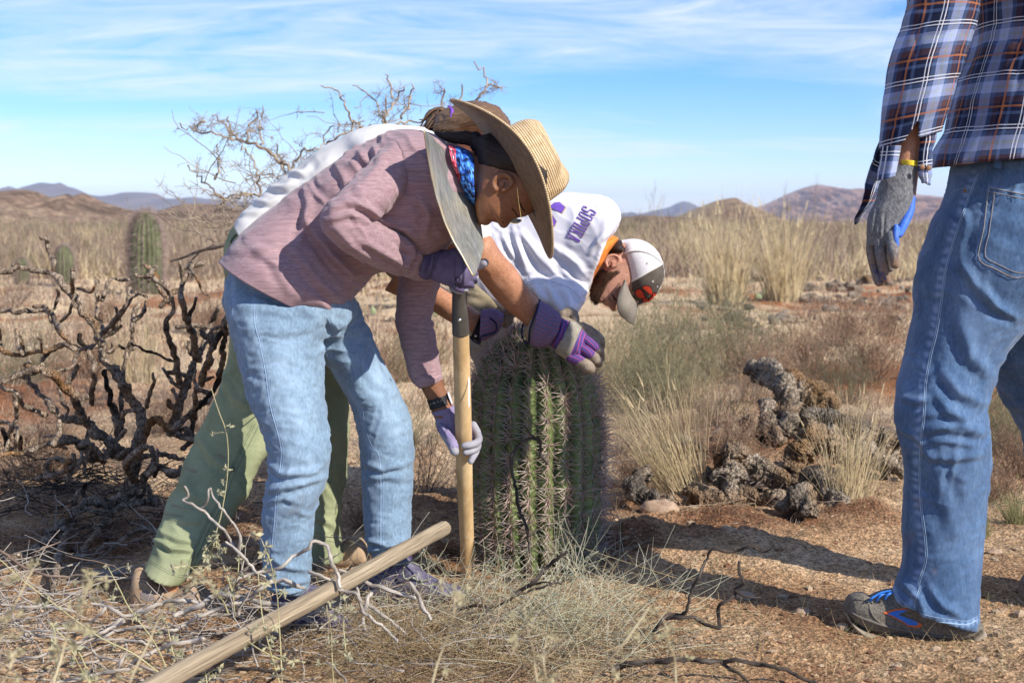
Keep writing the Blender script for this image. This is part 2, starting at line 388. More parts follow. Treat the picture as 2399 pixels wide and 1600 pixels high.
# ================================================================ SETTING
def mat_ground():
    m = bpy.data.materials.new('desert_soil'); m.use_nodes = True; nt = m.node_tree; nt.nodes.clear(); K = nt.links.new
    o = N(nt, 'ShaderNodeOutputMaterial'); p = N(nt, 'ShaderNodeBsdfPrincipled', i={'Roughness': .95, 'Specular IOR Level': .1}); K(p.outputs[0], o.inputs[0])
    c = N(nt, 'ShaderNodeTexCoord').outputs['Object']
    def nz(s, d=6, r=.6, st=None, dist=0):
        n = N(nt, 'ShaderNodeTexNoise', i={'Scale': s, 'Detail': d, 'Roughness': r, 'Distortion': dist}); src = c
        if st: mp = N(nt, 'ShaderNodeMapping'); mp.inputs['Scale'].default_value = st; K(c, mp.inputs[0]); src = mp.outputs[0]
        K(src, n.inputs[0]); return n.outputs[0]
    def mx(f, a, b):
        n = N(nt, 'ShaderNodeMixRGB')
        (K(f, n.inputs[0]) if not isinstance(f, float) else setattr(n.inputs[0], 'default_value', f))
        for s, q in ((a, 1), (b, 2)):
            if isinstance(s, tuple): n.inputs[q].default_value = s+(1,)
            else: K(s, n.inputs[q])
        return n.outputs[0]
    base = ramp(nt, [(.3, (.26, .135, .068)), (.5, (.43, .27, .148)), (.68, (.59, .43, .275))], nz(2.2)).outputs[0]
    far = ramp(nt, [(.30, (.20, .075, .03)), (.40, (.34, .15, .07)), (.47, (.62, .46, .29)), (.56, (.58, .42, .26)), (.61, (.30, .13, .06)), (.68, (.38, .19, .09)), (.76, (.58, .43, .27))], nz(.42, 7, .62, (1, .45, 1), .4)).outputs[0]
    at = N(nt, 'ShaderNodeAttribute', attribute_name='far').outputs['Fac']
    col = mx(at, base, far)
    dug = N(nt, 'ShaderNodeAttribute', attribute_name='dug').outputs['Fac']
    dn = nz(9, 6, .7)
    dm = N(nt, 'ShaderNodeMath', operation='MULTIPLY_ADD', use_clamp=True, i={1: 2.2, 2: -1.1}); 
    s1 = N(nt, 'ShaderNodeMath', operation='ADD'); K(dug, s1.inputs[0]); s2 = N(nt, 'ShaderNodeMath', operation='MULTIPLY_ADD', i={1: .8, 2: -.4}); K(dn, s2.inputs[0]); K(s2.outputs[0], s1.inputs[1]); K(s1.outputs[0], dm.inputs[0])
    col = mx(dm.outputs[0], col, ramp(nt, [(.35, (.11, .05, .026)), (.65, (.25, .125, .065))], nz(30, 5, .7)).outputs[0])
    lit = ramp(nt, [(.55, 0.0), (.66, 1.0)], nz(5.0, 8, .75, None, 1.2)).outputs[0]
    m2 = N(nt, 'ShaderNodeMath', operation='MULTIPLY', i={1: .7}); K(lit, m2.inputs[0])
    col = mx(m2.outputs[0], col, (.17, .11, .06))
    # grains and small stones
    v = N(nt, 'ShaderNodeTexVoronoi', i={'Scale': 130.0, 'Randomness': 1.0}); K(c, v.inputs[0])
    sh = N(nt, 'ShaderNodeSeparateColor'); K(v.outputs['Color'], sh.inputs[0])
    mr = N(nt, 'ShaderNodeMapRange', i={1: 0, 2: 1, 3: .45, 4: 1.5}); K(sh.outputs[0], mr.inputs[0])
    vm = N(nt, 'ShaderNodeVectorMath', operation='SCALE'); K(col, vm.inputs[0]); K(mr.outputs[0], vm.inputs['Scale'])
    K(vm.outputs[0], p.inputs['Base Color'])
    b1 = N(nt, 'ShaderNodeBump', i={'Strength': .9, 'Distance': .012}); K(nz(45, 8, .75), b1.inputs['Height'])
    b2 = N(nt, 'ShaderNodeBump', i={'Strength': .8, 'Distance': .006}); K(v.outputs['Distance'], b2.inputs['Height']); K(b1.outputs[0], b2.inputs['Normal'])
    K(b2.outputs[0], p.inputs['Normal'])
    return m
BUMPS = []   # (x, y, radius x, radius y, height)
for u, v, ru, h in ((1720, 1245, 210, .05), (1480, 1262, 90, .035), (1130, 1292, 60, -.02), (1260, 1330, 120, -.045), (1820, 1085, 250, .13), (1600, 1110, 110, .05), (1995, 1230, 120, .03), (330, 1500, 200, .03), (2050, 1215, 90, .045)):
    P = G(u, v); BUMPS.append((P[0], P[1], ru/FOC*P[1], ru/FOC*P[1]*1.3, h))
def zg(x, y):
    x = np.asarray(x, float); y = np.asarray(y, float); P = np.stack([x, y, 0*x], -1)
    z = .014*fbm(P, 1.7, 3, 11)*np.clip(y/3, .4, 3)
    for bx, by, rx, ry, h in BUMPS: z = z+h*np.exp(-((x-bx)/rx)**2-((y-by)/ry)**2)
    return z
def ground():
    ys = np.r_[-40, -15, -5, -2, 0, .6, np.exp(np.arange(0, math.log(26), .0046)), np.exp(np.linspace(math.log(26.3), math.log(9000), 150))]
    ss = np.r_[-60, -25, -10, -5, -3, -2, -1.5, -1.2, np.linspace(-1, 1, 430), 1.2, 1.5, 2, 3, 5, 10, 25, 60]
    X = ss[None]*(.45*np.maximum(ys, .6)+.8)[:, None]; Y = np.repeat(ys[:, None], len(ss), 1)
    P = np.stack([X, Y, 0*X], -1).reshape(-1, 3); z = zg(P[:, 0], P[:, 1])
    near = np.clip(1-(P[:, 1]-7)/8, 0, 1); dug = np.zeros(len(P))
    for u, v, ru, k in ((1700, 1250, 230, 1.0), (1450, 1290, 160, 1.0), (1250, 1320, 150, 1.1), (1100, 1290, 120, 1.1), (2000, 1225, 160, .9), (1850, 1240, 150, .9), (1820, 1090, 300, 1.0), (1620, 1120, 200, .95), (1500, 1190, 150, .9), (1930, 1000, 220, .8), (2330, 1150, 150, .7), (60, 1100, 250, .8), (420, 1050, 200, .7), (1050, 1180, 160, .8), (900, 1300, 200, .6),
                        (450, 1230, 300, .95), (260, 1260, 260, .9), (160, 1180, 220, .8), (600, 1350, 200, .8), (800, 1400, 180, .6), (2150, 1230, 120, .6), (1900, 1330, 60, .4)):
        q = G(u, v); r = ru/FOC*q[1]; dug = np.maximum(dug, k*np.exp(-(((P[:, 0]-q[0])/r)**2+((P[:, 1]-q[1])/(r*1.1))**2)**1.5))
    clod = np.abs(fbm(P, 22, 3, 3))*.009+np.clip(vn(P, 55, 8)-.2, 0, 1)*.010*(.3+dug)+np.clip(vn(P, 14, 6), 0, 1)*.012*(.4+1.2*dug)
    P[:, 2] = z+clod*near-.02*0
    far = np.clip((P[:, 1]-4.6)/2.5+.35*vn(P, .9, 21), 0, 1)
    n, m = len(ys), len(ss); idx = np.arange(n*m).reshape(n, m)
    Q = np.stack([idx[:-1, :-1], idx[:-1, 1:], idx[1:, 1:], idx[1:, :-1]], -1).reshape(-1, 4)
    me = mesh('ground', [P, Q, np.zeros((0, 3), int), None], mat_ground()); setattrf(me, 'dug', np.clip(dug, 0, 1)); setattrf(me, 'far', far)
    return obj('ground', me, kind='structure')
ground()
def ridge(name, prof, y, dp, m, rough=.1, seed=1, ns=260, nd=60, zb=-4, pw=1.2, gul=1.0):
    prof = cr(prof, ns); P = W(prof, np.full(ns, float(y)))
    s = np.linspace(0, 1, nd); rows = []
    for k, f in enumerate(np.r_[s, 1.15, 1.4]):
        yy = y-dp+dp*f; hh = f**pw if f <= 1 else max(0, 1-(f-1)*1.6)
        zt = zb+(P[:, 2]-zb)*hh
        xx = P[:, 0]*(1+.0*(f-1)); q = np.stack([xx, np.full(ns, yy), zt], -1)
        sc_ = (P[:, 2].max()-zb)
        r = np.abs(fbm(np.stack([q[:, 0]/sc_*1.3*gul, np.full(ns, yy)/sc_*.35, 0*xx], -1), 1.6, 5, seed, .55))
        e = np.sin(np.pi*min(f, 1))**.8 if f < 1 else 0
        q[:, 2] -= e*rough*sc_*r*1.0; q[:, 1] += rough*sc_*fbm(q/sc_, 3, 3, seed+9)*e
        rows.append(q)
    V = np.array(rows); n, mm_ = V.shape[:2]; idx = np.arange(n*mm_).reshape(n, mm_)
    Q = np.stack([idx[:-1, :-1], idx[:-1, 1:], idx[1:, 1:], idx[1:, :-1]], -1).reshape(-1, 4)
    return obj(name, [V.reshape(-1, 3), Q, np.zeros((0, 3), int), None], m, kind='structure')
M_hill = mat('scrub_hill', [(.09, .065, .045), (.25, .17, .12), (.36, .27, .18)], .16, rough=1, detail=8, fine=(1.1, .5, (1, .6, 1)), spec=.05, bump=(.5, 1, 1.2))
M_hill2 = mat('rock_hill', [(.14, .085, .05), (.25, .165, .10), (.42, .33, .20)], .03, rough=1, detail=8, spec=.05, fine=(.25, .3, (1, 1, 1)))
M_mt = mat('mountain_rock', [(.16, .085, .06), (.33, .19, .13), (.46, .30, .21)], .004, rough=1, detail=8, spec=.05)
M_mt2 = mat('far_rock', [(.12, .09, .075), (.20, .16, .13)], .004, rough=1, detail=6, spec=.05)
hl = fI((0, 440), (170, 425), (300, 430), (400, 450), (470, 485), (560, 505), (700, 470), (780, 495), (860, 462), (950, 490), (1030, 540), (1200, 590), (1420, 650), (1600, 690))
ridge('hill', [(-420, 470), (-250, 440), (-120, 455)]+hl+[(440, 512), (560, 516)], 230, 120, M_hill, .10, 3)
ridge('hill', [(300, 516), (365, 500), (415, 481), (455, 477), (500, 479), (600, 492), (760, 500), (900, 497), (1050, 503), (1250, 508), (1440, 510), (1500, 505), (1560, 507), (1680, 514), (1800, 517)], 300, 120, M_hill, .10, 5)
hr = fJ((560, 388), (620, 365), (700, 330), (780, 295), (850, 268), (930, 240), (1000, 224), (1060, 215), (1100, 217), (1130, 240), (1170, 290), (1230, 335), (1300, 375))
ridge('hill', [(1500, 519)]+hr+[(1830, 520)], 650, 200, M_hill2, .07, 8)
mr = fJ((1150, 320), (1200, 302), (1350, 255), (1430, 215), (1500, 182), (1600, 142), (1680, 120), (1740, 111), (1790, 117), (1850, 136), (1950, 147), (2080, 142))
ridge('mountain', [(1600, 520), (1700, 505)]+mr+[(2080, 452), (2142, 455), (2175, 461), (2213, 465), (2290, 455), (2400, 440), (2560, 460), (2800, 500)], 3600, 1500, M_mt, .16, 14, ns=360, nd=90, pw=.9, gul=2.2)
ridge('mountain', [(1250, 512), (1380, 505)]+fJ((170, 342), (260, 328), (340, 337), (450, 312), (560, 288), (640, 250), (690, 243), (740, 256), (800, 288), (900, 330))+[(1800, 515)], 7000, 1500, M_mt2, .08, 16)
ml = fI((0, 420), (90, 390), (190, 415), (300, 410), (390, 355), (470, 352), (560, 362), (630, 350), (700, 388), (800, 415), (860, 455), (1000, 488), (1100, 490), (1150, 480), (1190, 495), (1280, 455), (1640, 465), (1700, 512), (1850, 515), (2030, 502), (2180, 520))
ridge('mountain', [(-300, 500), (-100, 450)]+ml+[(560, 470), (700, 485), (900, 500), (1100, 505)], 5600, 1800, M_mt2, .10, 19, ns=400)
# air between the near and the far mountains
def haze():
    x, y0, y1, z0, z1 = 7900, -60, 8900, -14, 172
    V = np.array([(a, b, c) for c in (z0, z1) for b in (y0, y1) for a in (-x, x)], float)
    Q = np.array([(0, 2, 3, 1), (4, 5, 7, 6), (0, 1, 5, 4), (1, 3, 7, 5), (3, 2, 6, 7), (2, 0, 4, 6)])
    m = bpy.data.materials.new('thin_air'); m.use_nodes = True; nt = m.node_tree; nt.nodes.clear()
    o = N(nt, 'ShaderNodeOutputMaterial'); p = N(nt, 'ShaderNodeVolumePrincipled', i={'Density': 1.0e-4, 'Anisotropy': 0.0}); p.inputs['Color'].default_value = (.62, .74, 1.0, 1)
    nt.links.new(p.outputs[0], o.inputs['Volume'])
    obj('haze', [V, Q, np.zeros((0, 3), int), None], m, kind='stuff', smooth=False)
haze()
# ================================================================ CACTUS
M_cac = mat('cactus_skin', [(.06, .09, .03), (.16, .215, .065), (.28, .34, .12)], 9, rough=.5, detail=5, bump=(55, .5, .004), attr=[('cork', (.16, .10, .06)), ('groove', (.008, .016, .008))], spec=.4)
M_spine = mat('cactus_spines', [(.22, .13, .10), (.42, .31, .26), (.60, .50, .43)], 16, rough=.6, lohi=(.35, .65))
M_spine2 = mat('pale_spines', [(.30, .22, .18), (.48, .38, .32)], 20, rough=.7)
def cactus(base, R0, H, ribs, lean=(0, 0), detail=True, seed=1, mats=(M_cac, M_spine), slen=.032, label='', cat='cactus', group=None, prof=None, rows=26, top=.93, nsp=9, shown=300, name='barrel_cactus', rib_d=.13, lateral=1.0):
    root = thing(name, base, label, cat, group); r_ = np.random.default_rng(seed)
    n, m = (150, ribs*14) if detail else (60, ribs*8)
    s = np.linspace(0, 1, n); prof = prof or [(0, .86), (.1, .94), (.35, 1.0), (.6, 1.0), (.76, .93), (.87, .77), (.95, .5), (.985, .26), (1, .03)]
    rad = np.interp(s, [p[0] for p in prof], [p[1] for p in prof]); k = np.ones(9)/9; rad[4:-4] = np.convolve(rad, k, 'same')[4:-4]
    th = np.linspace(0, 2*np.pi, m+1)
    def surf(sv, tv, rd, push=0):
        tw = tv+.12*np.sin(sv*2.2+seed)*(1-sv)*.6
        z = sv*H; x = (rd*R0+push)*np.cos(tw)+lean[0]*sv**1.5; y = (rd*R0+push)*np.sin(tw)+lean[1]*sv**1.5
        return np.stack([x+base[0], y+base[1], z+base[2]], -1)
    S, Th = np.meshgrid(s, th, indexing='ij'); ph = (Th*ribs/(2*np.pi)) % 1; c = 1-np.abs(2*ph-1)   # 1 at groove? 0 at crest
    crest = np.abs(2*ph-1)**1.15 if False else (1-c)
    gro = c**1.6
    cren = .10*np.cos(2*np.pi*S*rows+(2.2*c))*(1-.3*c)
    rr = rad[:, None]*(1-rib_d*gro+.012*0)+rad[:, None]*cren*.16
    V = surf(S, Th, rr); V[..., :] += (.0025*fbm(V.reshape(-1, 3), 14, 3, seed)).reshape(n, m+1)[..., None]
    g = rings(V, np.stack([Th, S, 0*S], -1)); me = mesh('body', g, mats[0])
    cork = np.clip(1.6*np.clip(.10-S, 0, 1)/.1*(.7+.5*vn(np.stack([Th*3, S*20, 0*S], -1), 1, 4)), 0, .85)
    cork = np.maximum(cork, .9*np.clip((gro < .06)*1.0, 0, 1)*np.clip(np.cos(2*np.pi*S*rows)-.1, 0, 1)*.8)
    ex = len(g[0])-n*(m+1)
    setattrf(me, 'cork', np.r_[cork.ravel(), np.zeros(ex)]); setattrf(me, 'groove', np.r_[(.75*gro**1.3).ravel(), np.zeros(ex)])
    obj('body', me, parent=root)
    # spine clusters: one shared mesh per variant
    var = []
    for q in range(6):
        gs = []
        for j in range(nsp):
            if j < 2: a = r_.uniform(-.5, .5); e = R(r_.uniform(50, 85)); ln = slen*r_.uniform(1.0, 1.35); w = slen*.024
            else: a = (j-2)*2*np.pi/(nsp-2)+r_.normal(0, .2); e = R(r_.uniform(12, 42)); ln = slen*r_.uniform(.75, 1.2); w = slen*.017
            d = np.array([math.cos(e)*math.cos(a)*.85, math.cos(e)*math.sin(a)*lateral, math.sin(e)]); 
            if j < 2: d = np.array([r_.normal(0, .25), r_.normal(0, .25), 1]); d /= np.linalg.norm(d)
            q1 = d*ln*.55; q2 = d*ln+np.array([0, 0, ln*.10])*r_.normal(0, 1)
            gs.append(tubeW([(0, 0, 0), q1, q2], [w*1.1, w, w*.25], m=3, cap=(0, 0)))
        var.append(mesh('spine_cluster', join(gs), mats[1], smooth=False))
    spots = []
    for i in range(ribs):
        for j in range(rows):
            sv = (j+.5+.25*r_.normal())/rows
            if sv < .03 or sv > .995: continue
            tv = i*2*np.pi/ribs
            spots.append((sv, tv))
    cen = np.array([base[0], base[1], base[2]])
    L_ = []
    for sv, tv in spots:
        rd = np.interp(sv, s, rad)*1.005
        p = surf(np.array(sv), np.array(tv), rd); p2 = surf(np.array(min(sv+.01, 1)), np.array(tv), np.interp(min(sv+.01, 1), s, rad)*1.005)
        up = p2-p; up /= np.linalg.norm(up)+1e-9; tw = tv
        side = np.array([-math.sin(tw), math.cos(tw), 0]); nn = np.cross(side, up); nn /= np.linalg.norm(nn)
        Mx = Matrix(((up[0], side[0], nn[0], p[0]), (up[1], side[1], nn[1], p[1]), (up[2], side[2], nn[2], p[2]), (0, 0, 0, 1)))
        L_.append((nn[1], Mx, r_.integers(0, 6), r_.uniform(0, 1)))
    L_.sort(key=lambda q: q[0])
    if shown:
        for nn, Mx, k_, rz in L_[:shown]:
            o = bpy.data.objects.new('spine_cluster', var[k_]); COL.objects.link(o); o.parent = root
            sc_ = .8+.4*rz; o.matrix_parent_inverse = Matrix.Translation(-root.location); o.matrix_basis = Mx@Matrix.Scale(sc_, 4)
    rest = L_[shown:]; gs = []
    for nn, Mx, k_, rz in rest:
        me_ = var[k_]; V = np.empty(len(me_.vertices)*3); me_.vertices.foreach_get('co', V); V = V.reshape(-1, 3)*(.8+.4*rz)
        A = np.array(Mx)[:3]; V = V@A[:, :3].T+A[:, 3]; Q = np.array([p.vertices[:] for p in me_.polygons]); gs.append([V, Q, np.zeros((0, 3), int), V*0])
    if gs: obj('spines', join(gs), mats[1], root, smooth=False, kind='stuff')
    return root
cb_ = W((1243, 1305), 4.07)
cactus((cb_[0]+.013, 4.07, -.07), .194, .745, 23, lean=(-.006, -.01), label='large ribbed barrel cactus with long reddish spines being dug out beside the upright shovel', seed=3, rows=30, slen=.043, nsp=13)
# ================================================================ CLOTH, SKIN, TOOLS
def denim(name, dark, mid, light):
    return mat(name, [dark, mid, light], 26, (1, 1, .45), rough=.95, lohi=(.25, .75), detail=7, fine=(190, .26, (1, 1, .4)), bump=(300, .3, .0018), spec=.12, sheen=.15,
               attr=[('wear', tuple(min(1, c*1.9+.12) for c in mid)), ('dirt', (.22, .15, .10))])
M_jeans = denim('light_denim', (.15, .222, .305), (.18, .262, .35), (.22, .31, .40))
M_jeans2 = denim('blue_denim', (.042, .085, .17), (.072, .132, .24), (.115, .19, .31))
M_stitch = mat('stitching', [(.30, .24, .17), (.42, .40, .38)], 30, rough=.9)
M_stitchd = mat('dark_stitching', [(.08, .10, .06), (.12, .14, .09)], 30, rough=.9)
M_stitchb = mat('faded_seam', [(.20, .30, .44), (.32, .43, .56)], 90, rough=.9)
M_pink = mat('heather_pink', [(.235, .145, .16), (.31, .205, .22), (.365, .255, .268)], 40, (.16, 1, 6.5), (0, 12, 0), rough=.95, lohi=(.22, .78), detail=8, fine=(150, .22, (.12, 1, 1.6), (0, 12, 0)), bump=(300, .3, .002, (.2, 1, 1)), spec=.1, sheen=.2)
M_pinkv = mat('heather_pink_sleeve', [(.235, .145, .16), (.31, .205, .22), (.365, .255, .268)], 40, (.18, 1, 5.5), (0, -38, 0), rough=.95, lohi=(.22, .78), detail=8, fine=(150, .22, (.15, 1, 1.6), (0, -38, 0)), bump=(300, .3, .002, (.2, 1, 1)), spec=.1, sheen=.2)
M_white = mat('white_cotton', [(.62, .60, .56), (.70, .68, .65)], 12, rough=.9, bump=(240, .15, .002), spec=.15)
M_jersey = mat('white_jersey', [(.64, .625, .68), (.72, .71, .76)], 10, rough=.75, bump=(300, .15, .0015), spec=.25)
M_green = mat('sage_trousers', [(.20, .225, .125), (.27, .295, .17), (.32, .345, .21)], 8, rough=.9, detail=6, fine=(220, .12, (1, 1, 1)), bump=(260, .2, .0015), spec=.12, attr=[('dirt', (.24, .17, .11))])
M_khaki = mat('khaki_trousers', [(.27, .22, .14), (.36, .30, .20)], 10, rough=.9, bump=(260, .2, .0015))
def skin(name, c, d):
    return mat(name, [d, c], 22, rough=.52, detail=9, fine=(160, .20, (1, 1, 1)), bump=(190, .5, .0018), spec=.35, lohi=(.3, .7))
M_skin1 = skin('tanned_skin_shaded', (.25, .112, .056), (.175, .072, .036))  # tan darkened all over to stand in for the hat's shade on the face
M_skin2 = skin('warm_skin', (.46, .235, .14), (.34, .15, .082))
M_skin3 = skin('fair_skin', (.50, .27, .19), (.42, .20, .135))
M_hair1 = mat('black_hair', [(.004, .003, .003), (.022, .014, .011), (.05, .032, .025)], 300, (1, .04, 1), rough=.6, coord='uvm', spec=.3, bump=(500, .8, .002, (1, .04, 1)))
M_hair2 = mat('brown_hair', [(.05, .026, .014), (.15, .085, .045), (.27, .17, .095)], 260, (1, .05, 1), rough=.5, coord='uvm', spec=.4)
M_hair3 = mat('dark_brown_hair', [(.015, .008, .006), (.045, .025, .017)], 80, rough=.6)
def mat_straw(name, a, b, c):
    m = mat(name, [a, b, c], 60, (1.0, 1.0, 1), rough=.6, coord='uvm', spec=.4, lohi=(.25, .75)); nt = m.node_tree; K = nt.links.new
    p = [x for x in nt.nodes if x.type == 'BSDF_PRINCIPLED'][0]; at = N(nt, 'ShaderNodeAttribute', attribute_name='uvm'); sp_ = N(nt, 'ShaderNodeSeparateXYZ'); K(at.outputs['Vector'], sp_.inputs[0])
    mu = N(nt, 'ShaderNodeMath', operation='MULTIPLY', i={1: 2*math.pi/.0115}); K(sp_.outputs[1], mu.inputs[0]); sn = N(nt, 'ShaderNodeMath', operation='SINE'); K(mu.outputs[0], sn.inputs[0])
    ab = N(nt, 'ShaderNodeMath', operation='ABSOLUTE'); K(sn.outputs[0], ab.inputs[0])
    mr = N(nt, 'ShaderNodeMapRange', i={1: 0, 2: .45, 3: .45, 4: 1.05}); K(ab.outputs[0], mr.inputs[0])
    src = p.inputs['Base Color'].links[0].from_socket; vm = N(nt, 'ShaderNodeVectorMath', operation='SCALE'); K(src, vm.inputs[0]); K(mr.outputs[0], vm.inputs['Scale']); K(vm.outputs[0], p.inputs['Base Color'])
    bp = N(nt, 'ShaderNodeBump', i={'Strength': .9, 'Distance': .0018}); K(ab.outputs[0], bp.inputs['Height']); K(bp.outputs[0], p.inputs['Normal'])
    return m
M_straw = mat_straw('woven_straw', (.44, .29, .14), (.60, .44, .25), (.70, .55, .34))
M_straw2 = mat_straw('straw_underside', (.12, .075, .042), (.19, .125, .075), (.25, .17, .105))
M_band = mat('brown_cord', [(.10, .035, .02), (.18, .07, .04)], 40, rough=.6)
M_wood = mat('ash_handle', [(.42, .27, .12), (.58, .40, .20), (.66, .49, .27)], 22, (1, 1, .10), rough=.5, detail=6, dist=.6, fine=(120, .10, (1, 1, .04)), spec=.35)
M_pole = mat('weathered_wood', [(.13, .10, .065), (.30, .235, .155), (.42, .34, .235)], 40, (1.6, .05, 1), rough=.85, coord='uvm', detail=8, fine=(260, .30, (1, .03, 1)), bump=(160, .6, .003, (1, .04, 1)))
M_ferr = mat('grey_paint_metal', [(.075, .07, .062), (.115, .105, .09)], 14, rough=.42, spec=.5, metal=.3, fine=(60, .15, (1, 1, .2)))
M_blade = mat('scraped_steel', [(.20, .21, .205), (.33, .34, .325), (.46, .42, .33)], 16, (1, 1, .4), (0, 30, 0), rough=.40, metal=.45, detail=8, fine=(110, .35, (1.0, 1, .10), (0, 24, 0)), spec=.5, lohi=(.3, .72), attr=[('edge', (.50, .38, .20))])
M_steel = mat('bright_steel', [(.55, .55, .55)], 10, rough=.3, metal=1)
M_label = mat('white_sticker', [(.75, .75, .74)], 10, rough=.6)
M_black = mat('black_rubber', [(.012, .013, .016), (.022, .023, .027)], 40, rough=.5)
M_gl_grey = mat('grey_glove', [(.25, .24, .27), (.37, .36, .39)], 30, rough=.8, bump=(180, .3, .001))
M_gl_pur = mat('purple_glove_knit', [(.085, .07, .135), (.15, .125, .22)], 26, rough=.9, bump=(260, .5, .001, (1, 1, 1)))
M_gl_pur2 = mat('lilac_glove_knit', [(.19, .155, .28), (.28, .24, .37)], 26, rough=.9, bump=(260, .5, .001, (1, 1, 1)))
M_knit = mat('grey_knit', [(.075, .078, .085), (.16, .165, .175), (.25, .25, .26)], 210, (1, 1, .6), rough=.95, lohi=(.3, .7), bump=(260, .9, .003), attr=[('dirt', (.25, .16, .10))])
M_latex = mat('blue_latex', [(.04, .12, .52), (.07, .20, .70)], 40, rough=.5, bump=(120, .5, .002), attr=[('dirt', (.25, .16, .10))])
M_yell = mat('yellow_trim', [(.75, .55, .04)], 40, rough=.8)
M_suede = mat('tan_suede', [(.15, .115, .085), (.26, .21, .16), (.33, .27, .21)], 45, rough=1, detail=7, bump=(220, .8, .003), lohi=(.25, .75))
M_suede2 = mat('grey_suede', [(.22, .20, .16), (.36, .33, .27)], 50, rough=1, detail=7, bump=(220, .8, .003))
M_navy = mat('navy_binding', [(.015, .02, .06)], 30, rough=.8)
M_navyin = mat('dark_lining', [(.012, .012, .02)], 30, rough=.8)
M_cream = mat('cream_lining', [(.35, .29, .21)], 30, rough=.9)
def mat_stripe(name, cols, per, axis=0, wob=.0015):
    """woven stripes running along the garment: cols [(pos, colour)]"""
    m = mat(name, [(.5, .5, .5)], 10, rough=.9, coord='uvm', bump=(500, .5, .0015)); nt = m.node_tree; K = nt.links.new
    p = [x for x in nt.nodes if x.type == 'BSDF_PRINCIPLED'][0]; at = N(nt, 'ShaderNodeAttribute', attribute_name='uvm'); s = N(nt, 'ShaderNodeSeparateXYZ'); K(at.outputs['Vector'], s.inputs[0])
    nz = N(nt, 'ShaderNodeTexNoise', i={'Scale': 60, 'Detail': 3}); K(at.outputs['Vector'], nz.inputs[0]); w = N(nt, 'ShaderNodeMath', operation='MULTIPLY_ADD', i={1: wob*2}); K(nz.outputs[0], w.inputs[0]); K(s.outputs[axis], w.inputs[2])
    d = N(nt, 'ShaderNodeMath', operation='DIVIDE', i={1: per}); K(w.outputs[0], d.inputs[0]); f = N(nt, 'ShaderNodeMath', operation='FRACT'); K(d.outputs[0], f.inputs[0])
    r = ramp(nt, cols, f.outputs[0], 'CONSTANT')
    n2 = N(nt, 'ShaderNodeTexNoise', i={'Scale': 400, 'Detail': 3}); K(at.outputs['Vector'], n2.inputs[0]); mr = N(nt, 'ShaderNodeMapRange', i={1: .3, 2: .7, 3: .7, 4: 1.3}); K(n2.outputs[0], mr.inputs[0])
    vm = N(nt, 'ShaderNodeVectorMath', operation='SCALE'); K(r.outputs[0], vm.inputs[0]); K(mr.outputs[0], vm.inputs['Scale']); K(vm.outputs[0], p.inputs['Base Color'])
    return m
M_str = mat_stripe('striped_canvas', [(0, (.12, .10, .20)), (.34, (.15, .125, .21)), (.46, (.48, .09, .085)), (.54, (.15, .12, .22)), (.70, (.03, .03, .045)), (.76, (.16, .13, .24))], .0125)
M_str2 = mat_stripe('striped_canvas_dark', [(0, (.10, .06, .24)), (.40, (.12, .07, .28)), (.50, (.50, .06, .08)), (.62, (.11, .06, .25)), (.82, (.03, .025, .05)), (.92, (.12, .08, .26))], .011, axis=0)
